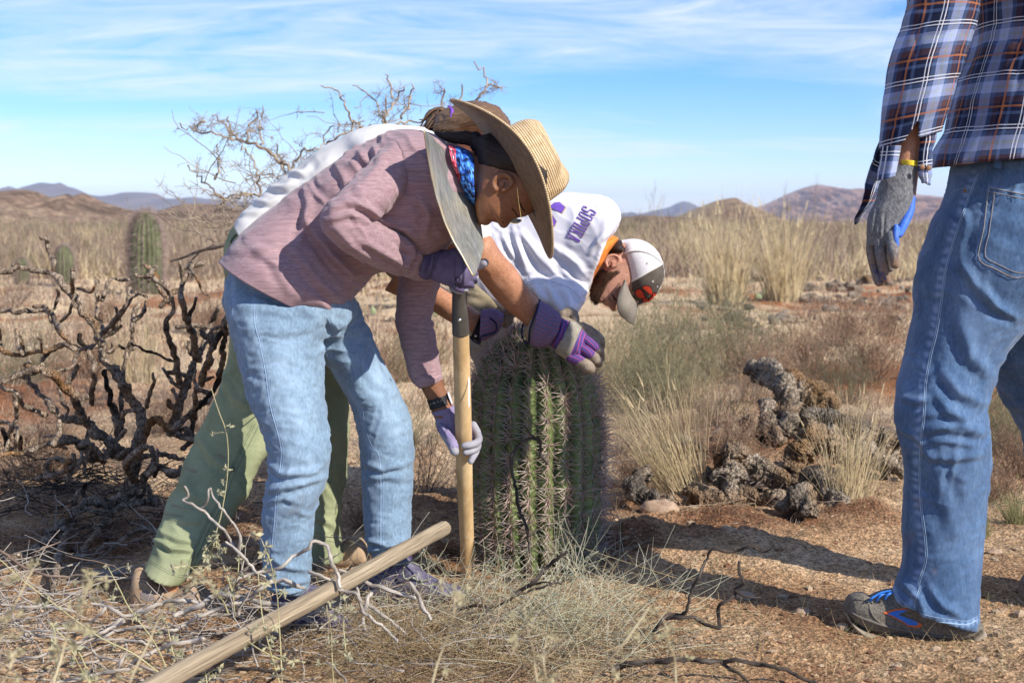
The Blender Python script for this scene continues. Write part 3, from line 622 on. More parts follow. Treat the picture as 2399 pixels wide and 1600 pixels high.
def mat_plaid(name, pu=.118, pv=.118, ou=.03, ov=.0):
    m = bpy.data.materials.new(name); m.use_nodes = True; nt = m.node_tree; nt.nodes.clear(); K = nt.links.new
    o = N(nt, 'ShaderNodeOutputMaterial'); p = N(nt, 'ShaderNodeBsdfPrincipled', i={'Roughness': .95, 'Specular IOR Level': .1, 'Sheen Weight': .1}); K(p.outputs[0], o.inputs[0])
    at = N(nt, 'ShaderNodeAttribute', attribute_name='uvm'); s = N(nt, 'ShaderNodeSeparateXYZ'); K(at.outputs['Vector'], s.inputs[0])
    navy, mid, lav, gry, brn = (.008, .013, .04), (.07, .11, .22), (.34, .40, .62), (.34, .39, .46), (.08, .04, .045)
    def fr_(ax, per, off):
        a = N(nt, 'ShaderNodeMath', operation='MULTIPLY_ADD', i={1: 1/per, 2: off/per+20}); K(s.outputs[ax], a.inputs[0]); f = N(nt, 'ShaderNodeMath', operation='FRACT'); K(a.outputs[0], f.inputs[0]); return f.outputs[0]
    fu, fv = fr_(0, pu, ou), fr_(1, pv, ov)
    band = [(0, navy), (.20, mid), (.28, lav), (.36, gry), (.42, lav), (.50, mid), (.58, brn), (.70, navy), (.86, mid), (.92, navy)]
    line = [(0, 0), (.095, 1), (.112, 0), (.155, 1), (.172, 0)]
    oran = [(0, 0), (.745, 1), (.785, 0)]
    ru, rv = ramp(nt, band, fu, 'CONSTANT'), ramp(nt, band, fv, 'CONSTANT')
    mx = N(nt, 'ShaderNodeMixRGB', i={0: .5}); K(ru.outputs[0], mx.inputs[1]); K(rv.outputs[0], mx.inputs[2]); c = mx.outputs[0]
    tw = N(nt, 'ShaderNodeTexNoise', i={'Scale': 500, 'Detail': 2}); K(at.outputs['Vector'], tw.inputs[0])
    for st, col, am in ((oran, (.40, .14, .05), .62), (line, (.62, .64, .70), .85)):
        for f in (fu, fv):
            r = ramp(nt, st, f, 'CONSTANT'); mu = N(nt, 'ShaderNodeMath', operation='MULTIPLY', i={1: am}); K(r.outputs[0], mu.inputs[0])
            q = N(nt, 'ShaderNodeMixRGB'); q.inputs[2].default_value = col+(1,); K(mu.outputs[0], q.inputs[0]); K(c, q.inputs[1]); c = q.outputs[0]
    mr = N(nt, 'ShaderNodeMapRange', i={1: .3, 2: .7, 3: .8, 4: 1.2}); K(tw.outputs[0], mr.inputs[0])
    vm = N(nt, 'ShaderNodeVectorMath', operation='SCALE'); K(c, vm.inputs[0]); K(mr.outputs[0], vm.inputs['Scale']); K(vm.outputs[0], p.inputs['Base Color'])
    b = N(nt, 'ShaderNodeBump', i={'Strength': .3, 'Distance': .001}); K(tw.outputs[0], b.inputs['Height']); K(b.outputs[0], p.inputs['Normal'])
    return m
M_plaid = mat_plaid('blue_plaid_flannel'); M_plaid2 = mat_plaid('blue_plaid_flannel_body', .125, .118, .02, .03)
M_button = mat('horn_button', [(.20, .10, .05), (.30, .17, .09)], 60, rough=.4)
def shell(g, thick):
    """give an open sheet real thickness"""
    V, Q, T, U = g; Nn = normals(g); n = len(V)
    V2 = np.vstack([V, V-Nn*thick]); Q2 = np.vstack([Q, Q[:, ::-1]+n]) if len(Q) else Q; T2 = np.vstack([T, T[:, ::-1]+n]) if len(T) else T
    E = {}
    for F in (Q, T):
        for f in F.tolist():
            for a, b in zip(f, f[1:]+f[:1]): E[(a, b)] = E.get((a, b), 0)+1
    side = [(b, a, a+n, b+n) for (a, b) in E if (b, a) not in E]
    if side: Q2 = np.vstack([Q2.reshape(-1, 4), np.array(side)])
    return [V2, Q2, T2, np.vstack([U, U])]
def sheet(A, B, n=30, m=12, yA=None, yB=None, arch=0, smooth=True):
    """surface between edge A and edge B (u,v,y); arch bows it toward the camera"""
    A = np.array(A, float); B = np.array(B, float)
    S = cr(np.hstack([W(A[:, :2], A[:, 2]), W(B[:, :2], B[:, 2])]), n, smooth); t = np.linspace(0, 1, m)[None, :, None]
    V = S[:, None, :3]*(1-t)+S[:, None, 3:]*t; V[..., 1] -= arch*np.sin(np.pi*t[..., 0])
    idx = np.arange(n*m).reshape(n, m); Q = np.stack([idx[:-1, :-1], idx[1:, :-1], idx[1:, 1:], idx[:-1, 1:]], -1).reshape(-1, 4)
    wd = np.linalg.norm(S[:, 3:]-S[:, :3], axis=1); ln = np.r_[0, np.cumsum(np.linalg.norm(np.diff((S[:, :3]+S[:, 3:])/2, axis=0), axis=1))]
    U = np.stack([(t[..., 0]-.5)*wd[:, None], np.repeat(ln[:, None], m, 1), np.zeros((n, m))], -1).reshape(-1, 3)
    return [V.reshape(-1, 3), Q, np.zeros((0, 3), int), U]
# ================================================================ PEOPLE
def thin(A, B, f=.75):
    A = np.array(A, float)[:, :2]; B = np.array(B, float)[:, :2]; c = (A+B)/2
    return (c+(A-c)*f).tolist(), (c+(B-c)*f).tolist()
def inner(A, B, y, t, f=.72, n=24):
    a, b = thin(A, B, f); t = (np.array(t)*f).tolist() if not np.isscalar(t) else t*f
    return loft(a, b, y, t, n=n, m=20)
def ear(pts, y, r, mat_=None):
    """C shaped rim over a hollow; pts in photo px"""
    q = [(p[0], p[1], y, r) for p in pts]; c = np.mean([p[:2] for p in pts], 0)
    g = tp(q, m=10); rx = (max(p[0] for p in pts)-min(p[0] for p in pts))/2; ry = (max(p[1] for p in pts)-min(p[1] for p in pts))/2
    P = W(c, y+.008); k = y/FOC
    return [g, ball(P, (rx*k*.9, .008, ry*k*.9))]
def laces(parent, pairs, y, r, m):
    gs = [tubeW(W(np.array([a, ((a[0]+b[0])/2, (a[1]+b[1])/2-3), b]), np.array([y, y-.006, y])), r, m=5, n=6) for a, b in pairs]
    return obj('laces', join(gs), m, parent)

# ------------------------------------------------ woman in the pink shirt
p1 = thing('person', (W((800, 1440), 3.45)[0], 3.45, 0), 'woman in heather pink shirt, light jeans and straw hat gripping the upturned shovel', 'person')
tA = fB((50, 800), (130, 695), (230, 595), (340, 508), (460, 420), (600, 318), (760, 212), (900, 148), (1010, 125), (1120, 138), (1200, 175), (1250, 222))
tB = fB((572, 1088), (680, 1068), (742, 990), (800, 935), (850, 880), (950, 860), (1080, 830), (1200, 770), (1290, 650), (1330, 520), (1350, 420), (1335, 350))
ty = 3.50; tt = [.20, .20, .175, .145, .145, .15, .165, .18, .19, .17, .12, .08]
torso = loft(tA, tB, ty, tt, n=150, m=120, ex=2.25, cap=(0, 0), bulge=(0, 0))
torso = fold(torso, [
    (fB((490, 420), (500, 520), (490, 600), (455, 700), (420, 760)), 10, .010),
    (fB((480, 580), (560, 700), (640, 800), (720, 900), (760, 950)), 12, .013),
    (fB((400, 720), (480, 830), (560, 930), (640, 1000), (700, 1030)), 11, .011),
    (fB((600, 760), (700, 850), (790, 900)), 10, .011),
    (fB((700, 330), (760, 300), (790, 260)), 10, .008), (fB((640, 310), (690, 380), (700, 440)), 9, .008),
    (fB((760, 230), (800, 290), (840, 320)), 9, .009), (fB((840, 200), (860, 260), (850, 330)), 9, .009),
    (fB((1080, 480), (1130, 560), (1110, 680)), 10, .010), (fB((880, 600), (1000, 640), (1090, 720)), 12, .010),
    (fB((200, 720), (330, 830), (400, 960)), 13, .006), (fB((100, 760), (250, 760), (400, 720)), 10, .005)],
    [(-52, .16, .028, .0055, 4), (-20, .09, .02, .003, 7)])
sh1 = obj('shirt', shell(torso, .003), M_pink, p1)
sf = Surf(torso)
obj('seam', join([seam(sf, fB((455, 420), (505, 480), (490, 600), (410, 730), (400, 850), (380, 985)), .8, -.0004), seam(sf, fB((510, 505), (560, 508), (610, 505)), .7, -.0004),
    seam(sf, fB((72, 775), (230, 890), (390, 965), (560, 1060)), .7, -.0004)]), M_pinkv, sh1)
arm = fB((985, 300, 3.40, 135), (900, 390, 3.34, 128), (800, 480, 3.28, 118), (720, 550, 3.25, 112), (668, 600, 3.235, 108))
fore = fB((668, 600, 3.235, 108), (740, 660, 3.25, 112), (840, 722, 3.31, 106), (930, 765, 3.37, 100), (1010, 800, 3.42, 92), (1075, 822, 3.45, 82))
slv = union([tp(arm, m=40, n=50), tp(fore, m=40, n=50)], .0042, 4)
slv = fold(slv, [
    (fB((610, 545), (700, 505), (800, 530), (880, 580)), 9, .012), (fB((600, 590), (720, 560), (840, 620)), 9, .008),
    (fB((860, 580), (960, 540), (1060, 490), (1100, 440)), 9, .010), (fB((880, 600), (960, 680), (1000, 740)), 8, .009),
    (fB((760, 700), (880, 760), (980, 820), (1020, 870)), 9, .008), (fB((950, 640), (1010, 720), (1060, 800)), 8, .009),
    (fB((640, 640), (720, 720), (830, 800)), 9, .007), (fB((1000, 700), (1040, 780), (1010, 860)), 7, .009),
    (fB((1060, 720), (1080, 800), (1050, 880)), 6, .008), (fB((900, 250), (860, 330), (760, 420)), 12, .006)],
    [(-50, .08, .017, .004, 11), (25, .07, .018, .003, 12)])
obj('sleeve', slv, M_pinkv, p1)
cuffc = tp(fB((1062, 818, 3.445, 88), (1080, 824, 3.452, 90), (1100, 830, 3.46, 84)), m=32, n=8)
obj('rolled_cuff', fold(cuffc, [(fB((1040, 740), (1080, 800), (1060, 890)), 5, .006)], [(60, .05, .01, .003, 3)]), M_pinkv, p1)
fA2 = fB((975, 880), (962, 1000), (955, 1130), (985, 1250), (1008, 1340), (1025, 1410), (1050, 1455))
fB2 = fB((1195, 900), (1165, 1010), (1150, 1090), (1165, 1190), (1190, 1330), (1200, 1400), (1198, 1430))
sl2 = loft(fA2, fB2, [3.68, 3.69, 3.70, 3.70, 3.70, 3.70, 3.70], [.055, .052, .05, .05, .048, .046, .045], n=110, m=64, cap=(1, 1))
sl2 = fold(sl2, [(fB((1040, 960), (1060, 1040), (1110, 1090), (1150, 1110)), 8, .010), (fB((990, 1130), (1060, 1180), (1150, 1160)), 8, .009), (fB((1000, 1230), (1080, 1280), (1170, 1250)), 9, .007),
    (fB((1010, 1340), (1100, 1360), (1190, 1330)), 8, .007), (fB((1040, 1400), (1100, 1380), (1180, 1400)), 5, .010), (fB((1000, 1000), (1060, 1090), (1060, 1160)), 8, .007)], [(15, .07, .016, .0035, 21)])
obj('sleeve', sl2, M_pinkv, p1)
cf2 = loft(fQ((330, 130), (340, 200), (380, 270), (430, 310)), fQ((700, 120), (712, 160), (710, 200), (690, 215)), 3.70, [.049, .052, .05, .043], n=26, m=48)
obj('rolled_cuff', fold(cf2, [(fQ((340, 150), (450, 190), (480, 110)), 3.5, .006), (fQ((400, 200), (520, 230), (560, 160)), 3.5, .007), (fQ((420, 280), (540, 190), (690, 170)), 3.5, .006)], [(20, .04, .008, .003, 9)]), M_pinkv, p1)
# jeans
nlA = [(585, 600), (533, 650), (527, 700), (535, 745), (548, 790), (567, 870), (589, 946), (612, 1000), (628, 1050), (631, 1096), (625, 1153), (618, 1218), (617, 1280), (620, 1341), (632, 1380)]
nlB = [(790, 660), (800, 700), (775, 745), (757, 790), (756, 820), (756, 875), (760, 946), (765, 1000), (772, 1060), (765, 1119), (749, 1165), (738, 1203), (731, 1264), (727, 1330), (722, 1385)]
nly = [3.45, 3.44, 3.42, 3.41, 3.40, 3.38, 3.36, 3.345, 3.335, 3.33, 3.33, 3.335, 3.34, 3.345, 3.35]
nlt = [.09, .095, .105, .108, .105, .098, .09, .085, .08, .078, .075, .07, .066, .062, .058]
flA = [(640, 640), (680, 720), (720, 780), (757, 830), (786, 880), (822, 946), (838, 1010), (845, 1061), (848, 1107), (851, 1165), (855, 1234), (861, 1280), (872, 1300)]
flB = [(800, 660), (836, 718), (855, 760), (880, 815), (902, 860), (936, 920), (962, 985), (968, 1034), (968, 1081), (966, 1127), (959, 1200), (960, 1249), (955, 1285)]
fly = [3.56, 3.58, 3.59, 3.60, 3.61, 3.61, 3.61, 3.61, 3.61, 3.61, 3.60, 3.59, 3.59]
flt = [.12, .12, .115, .105, .10, .092, .085, .082, .078, .074, .07, .066, .058]
pvA = [(590, 560), (545, 630), (527, 690), (533, 740)]; pvB = [(790, 640), (832, 705), (835, 740), (800, 790)]
jn = union([loft(nlA, nlB, nly, nlt, n=60, m=40, bulge=(0, .004)), loft(flA, flB, fly, flt, n=60, m=40, bulge=(0, .004)), loft(pvA, pvB, 3.50, [.12, .14, .145, .13], n=24, m=48)], .0045, 4)
jf = [(fD((860, 110), (950, 160), (1100, 150), (1200, 110)), 9, .008), (fD((870, 260), (1000, 230), (1200, 170)), 10, .009), (fD((850, 330), (950, 300), (1050, 330)), 8, .006),
      (fD((860, 650), (950, 720), (1080, 740)), 8, .007), (fD((850, 770), (960, 830), (1100, 810)), 7, .009), (fD((850, 850), (980, 880), (1110, 850)), 6, .007),
      (fD((1440, 90), (1560, 130), (1730, 80)), 8, .008), (fD((1450, 200), (1560, 170), (1720, 190)), 9, .006), (fD((1460, 560), (1580, 590), (1720, 550)), 6, .010), (fD((1470, 630), (1560, 610), (1700, 570)), 5, .008),
      (fB((130, 900), (250, 940), (400, 1000), (560, 1130)), 12, .006), (fB((150, 1050), (300, 1060), (420, 1090)), 12, .005), (fB((600, 1100), (640, 1160), (720, 1100)), 8, .010),
      (fB((570, 1180), (600, 1300), (590, 1420)), 10, .008), (fB((640, 1150), (760, 1180), (850, 1260)), 12, .006), (fB((250, 1180), (400, 1180), (540, 1150)), 12, .005), (fB((780, 1350), (860, 1450), (960, 1500)), 12, .006)]
jn = fold(jn, jf, [(-15, .13, .030, .005, 31), (20, .05, .016, .0022, 33), (75, .12, .022, .0022, 35), (-8, .06, .011, .0022, 36), (35, .07, .012, .0016, 37)])
me = mesh('jeans', jn, M_jeans); wl = [(nlB[3:8], 6, .1)]
seamN = fB((95, 840), (105, 960), (100, 1100)); sm1 = fB((210, 900), (212, 1000), (215, 1130), (240, 1230), (270, 1380), (295, 1560))+fD((935, 0), (925, 150), (905, 300), (895, 450), (880, 600), (880, 760))
sm2 = fB((570, 1250), (640, 1390), (760, 1560))+[(850, 1000), (868, 1050)]+fD((1530, 30), (1545, 200), (1545, 400), (1545, 600))
setattrf(me, 'wear', np.clip(linemask(jn, [(sm1, 9, .30), (sm2, 9, .35), (seamN, 7, .3), ([(660, 830), (690, 1000)], 45, .35), ([(690, 1000), (700, 1100)], 45, .30), ([(880, 880), (920, 1000)], 35, .35)]), 0, .6)*(.6+.5*vn(jn[0], 45, 2)))
setattrf(me, 'dirt', np.clip(linemask(jn, [(fD((860, 460), (870, 540)), 5, .6), (fD((1000, 400), (1060, 300)), 14, .25), (fD((1500, 100), (1500, 300)), 20, .12)])*(.4+vn(jn[0], 60, 5)), 0, 1))
je = obj('jeans', me, parent=p1); sf = Surf(jn)
obj('seam', join([seam(sf, seamN, 1.3, -.0006), seam(sf, sm1, 1.5, -.0006), seam(sf, [(a+5, b) for a, b in sm1], .7, -.0002), seam(sf, sm2, 1.5, -.0006), seam(sf, [(a+6, b) for a, b in sm2], .7, -.0002),
    seam(sf, fB((595, 1100), (620, 1150), (640, 1160)), 1.2)]), M_stitchb, je)
# shoes
def shoe(parent, top, mid, bot, y, t, mu, ms, name='shoe', extra=None, n=44):
    up = loft(top, mid, y, t, n=n, m=36, ex=2.4, bulge=(.004, .006)); up = fold(up, [], [(10, .03, .010, .0018, 5)])
    s = obj(name, up, mu, parent)
    obj('sole', loft(mid, bot, y, [a*1.12+.004 for a in t], n=n, m=36, ex=3.2, bulge=(.004, .006)), ms, s)
    return s, up
M_sh1 = mat('plum_mesh', [(.055, .05, .09), (.11, .095, .155), (.20, .19, .21)], 40, rough=.8, bump=(300, .6, .002), lohi=(.3, .7), detail=7)
M_so1 = mat('grey_rubber', [(.16, .15, .14), (.28, .26, .23)], 30, rough=.8)
top = fD((1446, 770), (1480, 700), (1580, 690), (1680, 620), (1745, 700), (1850, 785), (1950, 832), (2035, 852), (2066, 890))
mid = fD((1442, 925), (1500, 935), (1590, 945), (1690, 948), (1770, 945), (1860, 940), (1960, 935), (2035, 930), (2068, 918))
bot = fD((1440, 985), (1500, 1000), (1600, 1008), (1700, 1005), (1780, 998), (1870, 990), (1960, 982), (2035, 970), (2070, 940))
st_, up = shoe(p1, top, mid, bot, [3.60, 3.60, 3.59, 3.58, 3.575, 3.57, 3.56, 3.56, 3.56], [.028, .036, .038, .038, .042, .047, .046, .036, .014], M_sh1, M_so1)
sf = Surf(up); M_lace = mat('flecked_lace', [(.05, .05, .04), (.45, .47, .35)], 400, rough=.9, lohi=(.45, .55)); M_accent = mat('grey_overlay', [(.13, .13, .14), (.19, .19, .19)], 30, rough=.7)
obj('overlay', join([seam(sf, fD(*q), 2.2, .0) for q in (((1500, 800), (1600, 860), (1700, 890)), ((1800, 800), (1790, 930)), ((1860, 830), (1830, 930)), ((1900, 850), (1880, 930)), ((1950, 860), (1930, 925)), ((1700, 890), (1760, 840), (1800, 800)), ((1480, 760), (1560, 780), (1640, 720)))]), M_accent, st_)
obj('laces', join([tp(fD(*q), m=5, n=10) for q in (((1590, 715, 3.54, 6), (1650, 710, 3.535, 6), (1730, 695, 3.53, 6)), ((1730, 690, 3.53, 6), (1780, 660, 3.52, 6), (1810, 620, 3.52, 6)), ((1700, 700, 3.53, 6), (1680, 760, 3.53, 6), (1700, 800, 3.53, 6), (1760, 770, 3.53, 6)),
    ((1740, 700, 3.53, 6), (1790, 720, 3.52, 6), (1800, 745, 3.52, 6)), ((1740, 790, 3.53, 6), (1790, 810, 3.53, 6), (1850, 800, 3.53, 6)), ((1790, 825, 3.53, 6), (1840, 840, 3.53, 6), (1890, 828, 3.53, 6)), ((1840, 845, 3.53, 5), (1880, 855, 3.53, 5), (1920, 850, 3.53, 5)))]), M_lace, st_)
obj('sock', loft(fD((1500, 600), (1490, 680)), fD((1735, 610), (1740, 700)), 3.59, [.05, .045], n=8), mat('purple_sock', [(.06, .04, .11), (.09, .06, .15)], 60), p1)
top = [(640, 1395), (655, 1375), (700, 1370), (745, 1375), (775, 1410), (800, 1440), (818, 1462), (828, 1480)]; mid = [(636, 1465), (655, 1470), (700, 1476), (745, 1482), (775, 1486), (800, 1489), (818, 1490), (830, 1490)]
bot = [(636, 1482), (655, 1490), (700, 1497), (745, 1502), (775, 1505), (800, 1505), (818, 1503), (831, 1498)]
shoe(p1, top, mid, bot, [3.37, 3.37, 3.36, 3.35, 3.34, 3.33, 3.32, 3.32], [.028, .036, .038, .04, .045, .046, .038, .02], M_sh1, M_so1)
# head
hA = fA((905, 420), (885, 520), (845, 600), (795, 660), (738, 690), (700, 697), (668, 712), (648, 742), (628, 754), (606, 740), (600, 722), (588, 722), (574, 716), (558, 716), (552, 732), (530, 738), (505, 728))
hB = fA((800, 300), (740, 288), (680, 283), (620, 282), (565, 292), (520, 315), (497, 345), (485, 385), (480, 425), (477, 460), (475, 500), (474, 540), (474, 580), (475, 620), (478, 655), (484, 690), (495, 712))
ht = [.03, .055, .068, .074, .076, .076, .075, .073, .071, .069, .067, .064, .060, .055, .048, .038, .022]
p1y = 3.42
head1 = loft(hA, hB, p1y, ht, n=80, m=60, ex=2.2, smooth=False, bulge=(.006, .006))
neck1 = tp(fA((330, 420, 3.46, 120), (450, 470, 3.43, 112), (580, 540, 3.42, 105)), m=28)
ears1 = ear(fA((585, 550), (572, 520), (585, 485), (615, 466), (650, 475), (672, 505), (655, 535), (625, 552)), p1y-.081, 5.0)
wr1 = tp(fP((500, 420, 3.445, 200), (800, 440, 3.44, 190), (1000, 520, 3.43, 190)), m=20)
wr2 = loft(fQ((400, 150), (450, 300), (530, 460), (570, 570), (620, 680)), fQ((700, 120), (712, 200), (770, 380), (830, 500), (870, 640)), 3.70, [.030, .029, .026, .025, .026], n=30, m=28)
bd = [head1, neck1, *ears1, wr1, wr2, inner(tA, tB, ty, tt, .8), inner(nlA, nlB, nly, nlt, .7), inner(flA, flB, fly, flt, .7), inner(pvA, pvB, 3.5, .15, .8),
      tp([(a, b, y, r*.62) for a, b, y, r in arm]), tp([(a, b, y, r*.6) for a, b, y, r in fore]), inner(fA2, fB2, 3.69, .05, .7), tp(fB((1150, 420, 3.60, 90), (1120, 700, 3.66, 75), (1085, 900, 3.68, 60)))]
body = union(bd, .0032, 1, .4)
obj('body', body, M_skin1, p1)
sfh = Surf(body)
M_lip = mat('lips', [(.22, .07, .055), (.28, .09, .07)], 60, rough=.45); M_brow = mat('brow_hair', [(.012, .008, .006)], 10)
obj('lips', join([seam(sfh, fA((560, 714), (572, 700), (588, 690)), 2.2, -.001), seam(sfh, fA((556, 722), (566, 706), (584, 690)), 1.0, .0)]), M_lip, p1)
obj('eyebrow', seam(sfh, fA((735, 660), (715, 625), (700, 590)), 2.0, 0), M_brow, p1)
obj('eyelashes', join([seam(sfh, fA((700, 690), (690, 668), (672, 650)), 1.3, .0005), seam(sfh, fA((696, 684), (684, 660), (668, 645)), .8, .001)]), M_brow, p1)
obj('ear_fold_shade', join([seam(sfh, fA((596, 530), (600, 505), (622, 488), (648, 496)), 1.6, .0), seam(sfh, fA((612, 545), (630, 528), (632, 508)), 1.8, .0)]), mat('ear_shadow_skin', [(.12, .045, .025)], 10), p1)  # dark strips along the folds stand in for shade inside the ear
obj('nostril', seam(sfh, fA((612, 722), (620, 715), (628, 722)), 1.6, -.001), M_brow, p1)
hr = loft(fA((474, 268), (540, 256), (620, 262), (700, 290), (780, 340), (860, 400)), fA((490, 385), (505, 455), (585, 505), (680, 520), (742, 600), (800, 700)), p1y, [.03, .07, .084, .088, .088, .08], n=60, m=60, bulge=(.01, .01))
hr = fold(hr, [], [(-20, .3, .006, .0018, 3), (-15, .3, .012, .002, 4)])
hro = obj('hair', hr, M_hair1, p1)
def strands(sf_, paths, n, w, jit, y=None, m=3):
    gs = []
    for _ in range(n):
        p = paths[rng.integers(len(paths))]; o = rng.normal(0, jit, 2)
        q = [(a[0]+o[0]*(i+.5)/len(p), a[1]+o[1]*(i+.5)/len(p)) for i, a in enumerate(p)]
        gs.append(seam(sf_, q, w, .001, m=m, step=14))
    return join(gs)
obj('ponytail', fold(tp(fA((488, 300, 3.42, 30), (440, 278, 3.42, 36), (380, 276, 3.42, 32), (320, 268, 3.42, 22), (270, 252, 3.42, 8)), m=30, n=40), [], [(-12, .2, .004, .0016, 3)]), M_hair1, hro)
obj('hair_tie', tp(fA((478, 282, 3.42, 40), (490, 318, 3.42, 40)), m=14, n=3), M_black, hro)
# bandana
def mat_camo():
    m = mat('digital_camo_scarf', [(.02, .09, .36), (.05, .22, .62)], 20, rough=.8); nt = m.node_tree; K = nt.links.new
    p = [x for x in nt.nodes if x.type == 'BSDF_PRINCIPLED'][0]; at = N(nt, 'ShaderNodeAttribute', attribute_name='uvm')
    sn = N(nt, 'ShaderNodeVectorMath', operation='SNAP'); sn.inputs[1].default_value = (.0042, .0042, .0042); K(at.outputs['Vector'], sn.inputs[0])
    nz = N(nt, 'ShaderNodeTexNoise', i={'Scale': 60, 'Detail': 2}); K(sn.outputs[0], nz.inputs[0])
    r = ramp(nt, [(0, (.008, .012, .045)), (.44, (.02, .10, .42)), (.52, (.10, .33, .72)), (.60, (.02, .07, .30))], nz.outputs[0], 'CONSTANT')
    r2 = ramp(nt, [(0, (.30, .02, .05)), (.46, (.62, .13, .16)), (.55, (.04, .03, .08)), (.62, (.60, .50, .52))], nz.outputs[0], 'CONSTANT')
    s = N(nt, 'ShaderNodeSeparateXYZ'); K(at.outputs['Vector'], s.inputs[0]); mr = N(nt, 'ShaderNodeMath', operation='LESS_THAN', i={1: .020}); K(s.outputs[1], mr.inputs[0])
    q = N(nt, 'ShaderNodeMixRGB'); K(mr.outputs[0], q.inputs[0]); K(r.outputs[0], q.inputs[1]); K(r2.outputs[0], q.inputs[2]); K(q.outputs[0], p.inputs['Base Color']); return m
sc1 = loft(fA((340, 312), (372, 318), (405, 328), (440, 345), (472, 380)), fA((380, 480), (400, 530), (430, 580), (455, 608), (474, 628)), 3.42, [.085, .084, .083, .082, .080], n=60, m=64, cap=(1, 1))
obj('bandana', fold(sc1, [(fA((390, 340), (400, 440), (420, 540)), 5, .006), (fA((425, 345), (440, 450), (450, 560)), 5, .005)], [(80, .06, .012, .003, 8)]), mat_camo(), p1)
# glasses
gl = obj('glasses', join([tp(fA((698, 540, 3.335, 1.6), (708, 620, 3.335, 1.8), (722, 712, 3.335, 2.0)), m=6), tp(fA((722, 712, 3.335, 2.2), (700, 724, 3.34, 2.2), (668, 722, 3.35, 2.2), (655, 712, 3.36, 2)), m=6)]), mat('gold_wire', [(.75, .5, .2)], 10, rough=.3, metal=1), p1)
obj('lens', sheet(fA((660, 716, 3.352), (690, 700, 3.345), (718, 704, 3.337)), fA((668, 722, 3.35), (700, 724, 3.34), (720, 714, 3.336)), n=8, m=4), mat('dark_lens', [(.02, .025, .02)], 10, rough=.08, spec=.9), gl)
# straw hat
def straw_hat(C, d1, n_, parent):
    d1 = np.array(d1)/np.linalg.norm(d1); n_ = np.array(n_)/np.linalg.norm(n_); n_ = n_-d1*(n_@d1); n_ /= np.linalg.norm(n_); d2 = np.cross(n_, d1)
    def P(r1, r2, ph, h): return C+d1*(r1*math.cos(ph))+d2*(r2*math.sin(ph))+n_*h
    m = 120; th = np.linspace(0, 2*np.pi, m+1)
    prof = [(.104, 0), (.103, .025), (.101, .055), (.098, .085), (.091, .102), (.079, .116), (.062, .121), (.04, .116), (.02, .110), (.002, .108)]
    pr = cr(np.array([(a, b, 0) for a, b in prof]), 46); V = []; U = []; ln = 0
    for i, (r, h, _) in enumerate(pr):
        if i: ln += math.hypot(r-pr[i-1][0], h-pr[i-1][1])
        dent = [-.018*math.exp(-((math.cos(t)-.75)/.35)**2-((abs(math.sin(t))-.75)/.35)**2)*(h/.1)**2 for t in th]
        V.append([P((r+e), (r+e)*.86, t, h-.012*abs(math.sin(t))*(h > .1)) for t, e in zip(th, dent)]); U.append([(t*.1, ln, 0) for t in th])
    g = rings(np.array(V), np.array(U), (0, 1)); hat = obj('straw_hat', shell(fold(g, [], [(30, .05, .02, .0012, 2)]), .003), M_straw, parent)
    V = []; U = []
    for i, q in enumerate(np.linspace(0, 1, 34)):
        row = []
        for t in th:
            r1 = .104+(.222-.104)*q*(1+.0*math.cos(t)); r2 = .0895+(.158-.0895)*q
            s2 = math.sin(t)**2; near = math.sin(t)
            h = .036*s2*q**1.6-.018*math.cos(t)**2*q**1.5*(1 if math.cos(t) > 0 else 1.0)+.004*math.sin(3*t+1)*q**2-.012*(1-s2)*q**2*0
            if math.cos(t) < 0: h -= .022*math.cos(t)**2*q**2
            row.append(P(r1, r2, t, h-.001))
        V.append(row); U.append([(t*.16, .2+q*.125, 0) for t in th])
    b = rings(np.array(V), np.array(U), (0, 0)); Nn = normals(b)
    if (Nn.mean(0) @ n_) < 0: Nn = -Nn
    obj('brim', b, M_straw, hat)
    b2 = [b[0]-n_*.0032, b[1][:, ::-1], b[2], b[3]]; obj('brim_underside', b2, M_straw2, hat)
    rim = np.array(V[-1])[:-1]; obj('brim_edge', tubeW(np.vstack([rim, rim[:1]])-n_*.0016, .0028, m=6, cap=(0, 0)), M_straw, hat)
    bd_ = [[P(.106+.001*k, .0915+.001*k, t, .004+.010*k) for t in th] for k in (0, 1)]
    obj('hat_band', tubeW(np.array([P(.1065, .092, t, .010) for t in th]), .0035, m=6, cap=(0, 0)), M_band, hat)
    return hat
be = R(8)
straw_hat(W(fA((672, 462))[0], 3.43), (.48, .05, -.877), (.877*math.cos(be), math.sin(be), .48*math.cos(be)), p1)
# gloves on the shovel
ug = union([loft(fP((1040, 215), (1150, 205), (1300, 170), (1420, 280), (1560, 420), (1650, 520)), fP((860, 745), (1010, 800), (1170, 870), (1330, 915), (1480, 900), (1600, 790)), [3.43, 3.43, 3.425, 3.42, 3.42, 3.43], [.028, .03, .031, .031, .029, .022], n=40, m=36, bulge=(0, .01)),
    tp(fP((1480, 600, 3.42, 62), (1620, 590, 3.425, 62), (1690, 650, 3.44, 50))), tp(fP((1500, 720, 3.415, 60), (1640, 720, 3.42, 58), (1670, 780, 3.44, 48))), tp(fP((1460, 830, 3.41, 58), (1590, 830, 3.415, 54), (1620, 870, 3.43, 42))), tp(fP((1300, 870, 3.41, 58), (1420, 935, 3.415, 50), (1500, 920, 3.43, 44)))], .0022, 3)
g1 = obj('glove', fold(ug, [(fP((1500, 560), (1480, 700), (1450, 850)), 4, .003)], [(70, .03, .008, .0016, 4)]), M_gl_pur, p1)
obj('thumb', tp(fP((1560, 560, 3.445, 75), (1700, 510, 3.44, 78), (1790, 460, 3.435, 86), (1840, 440, 3.43, 82)), m=20), M_gl_grey, g1)
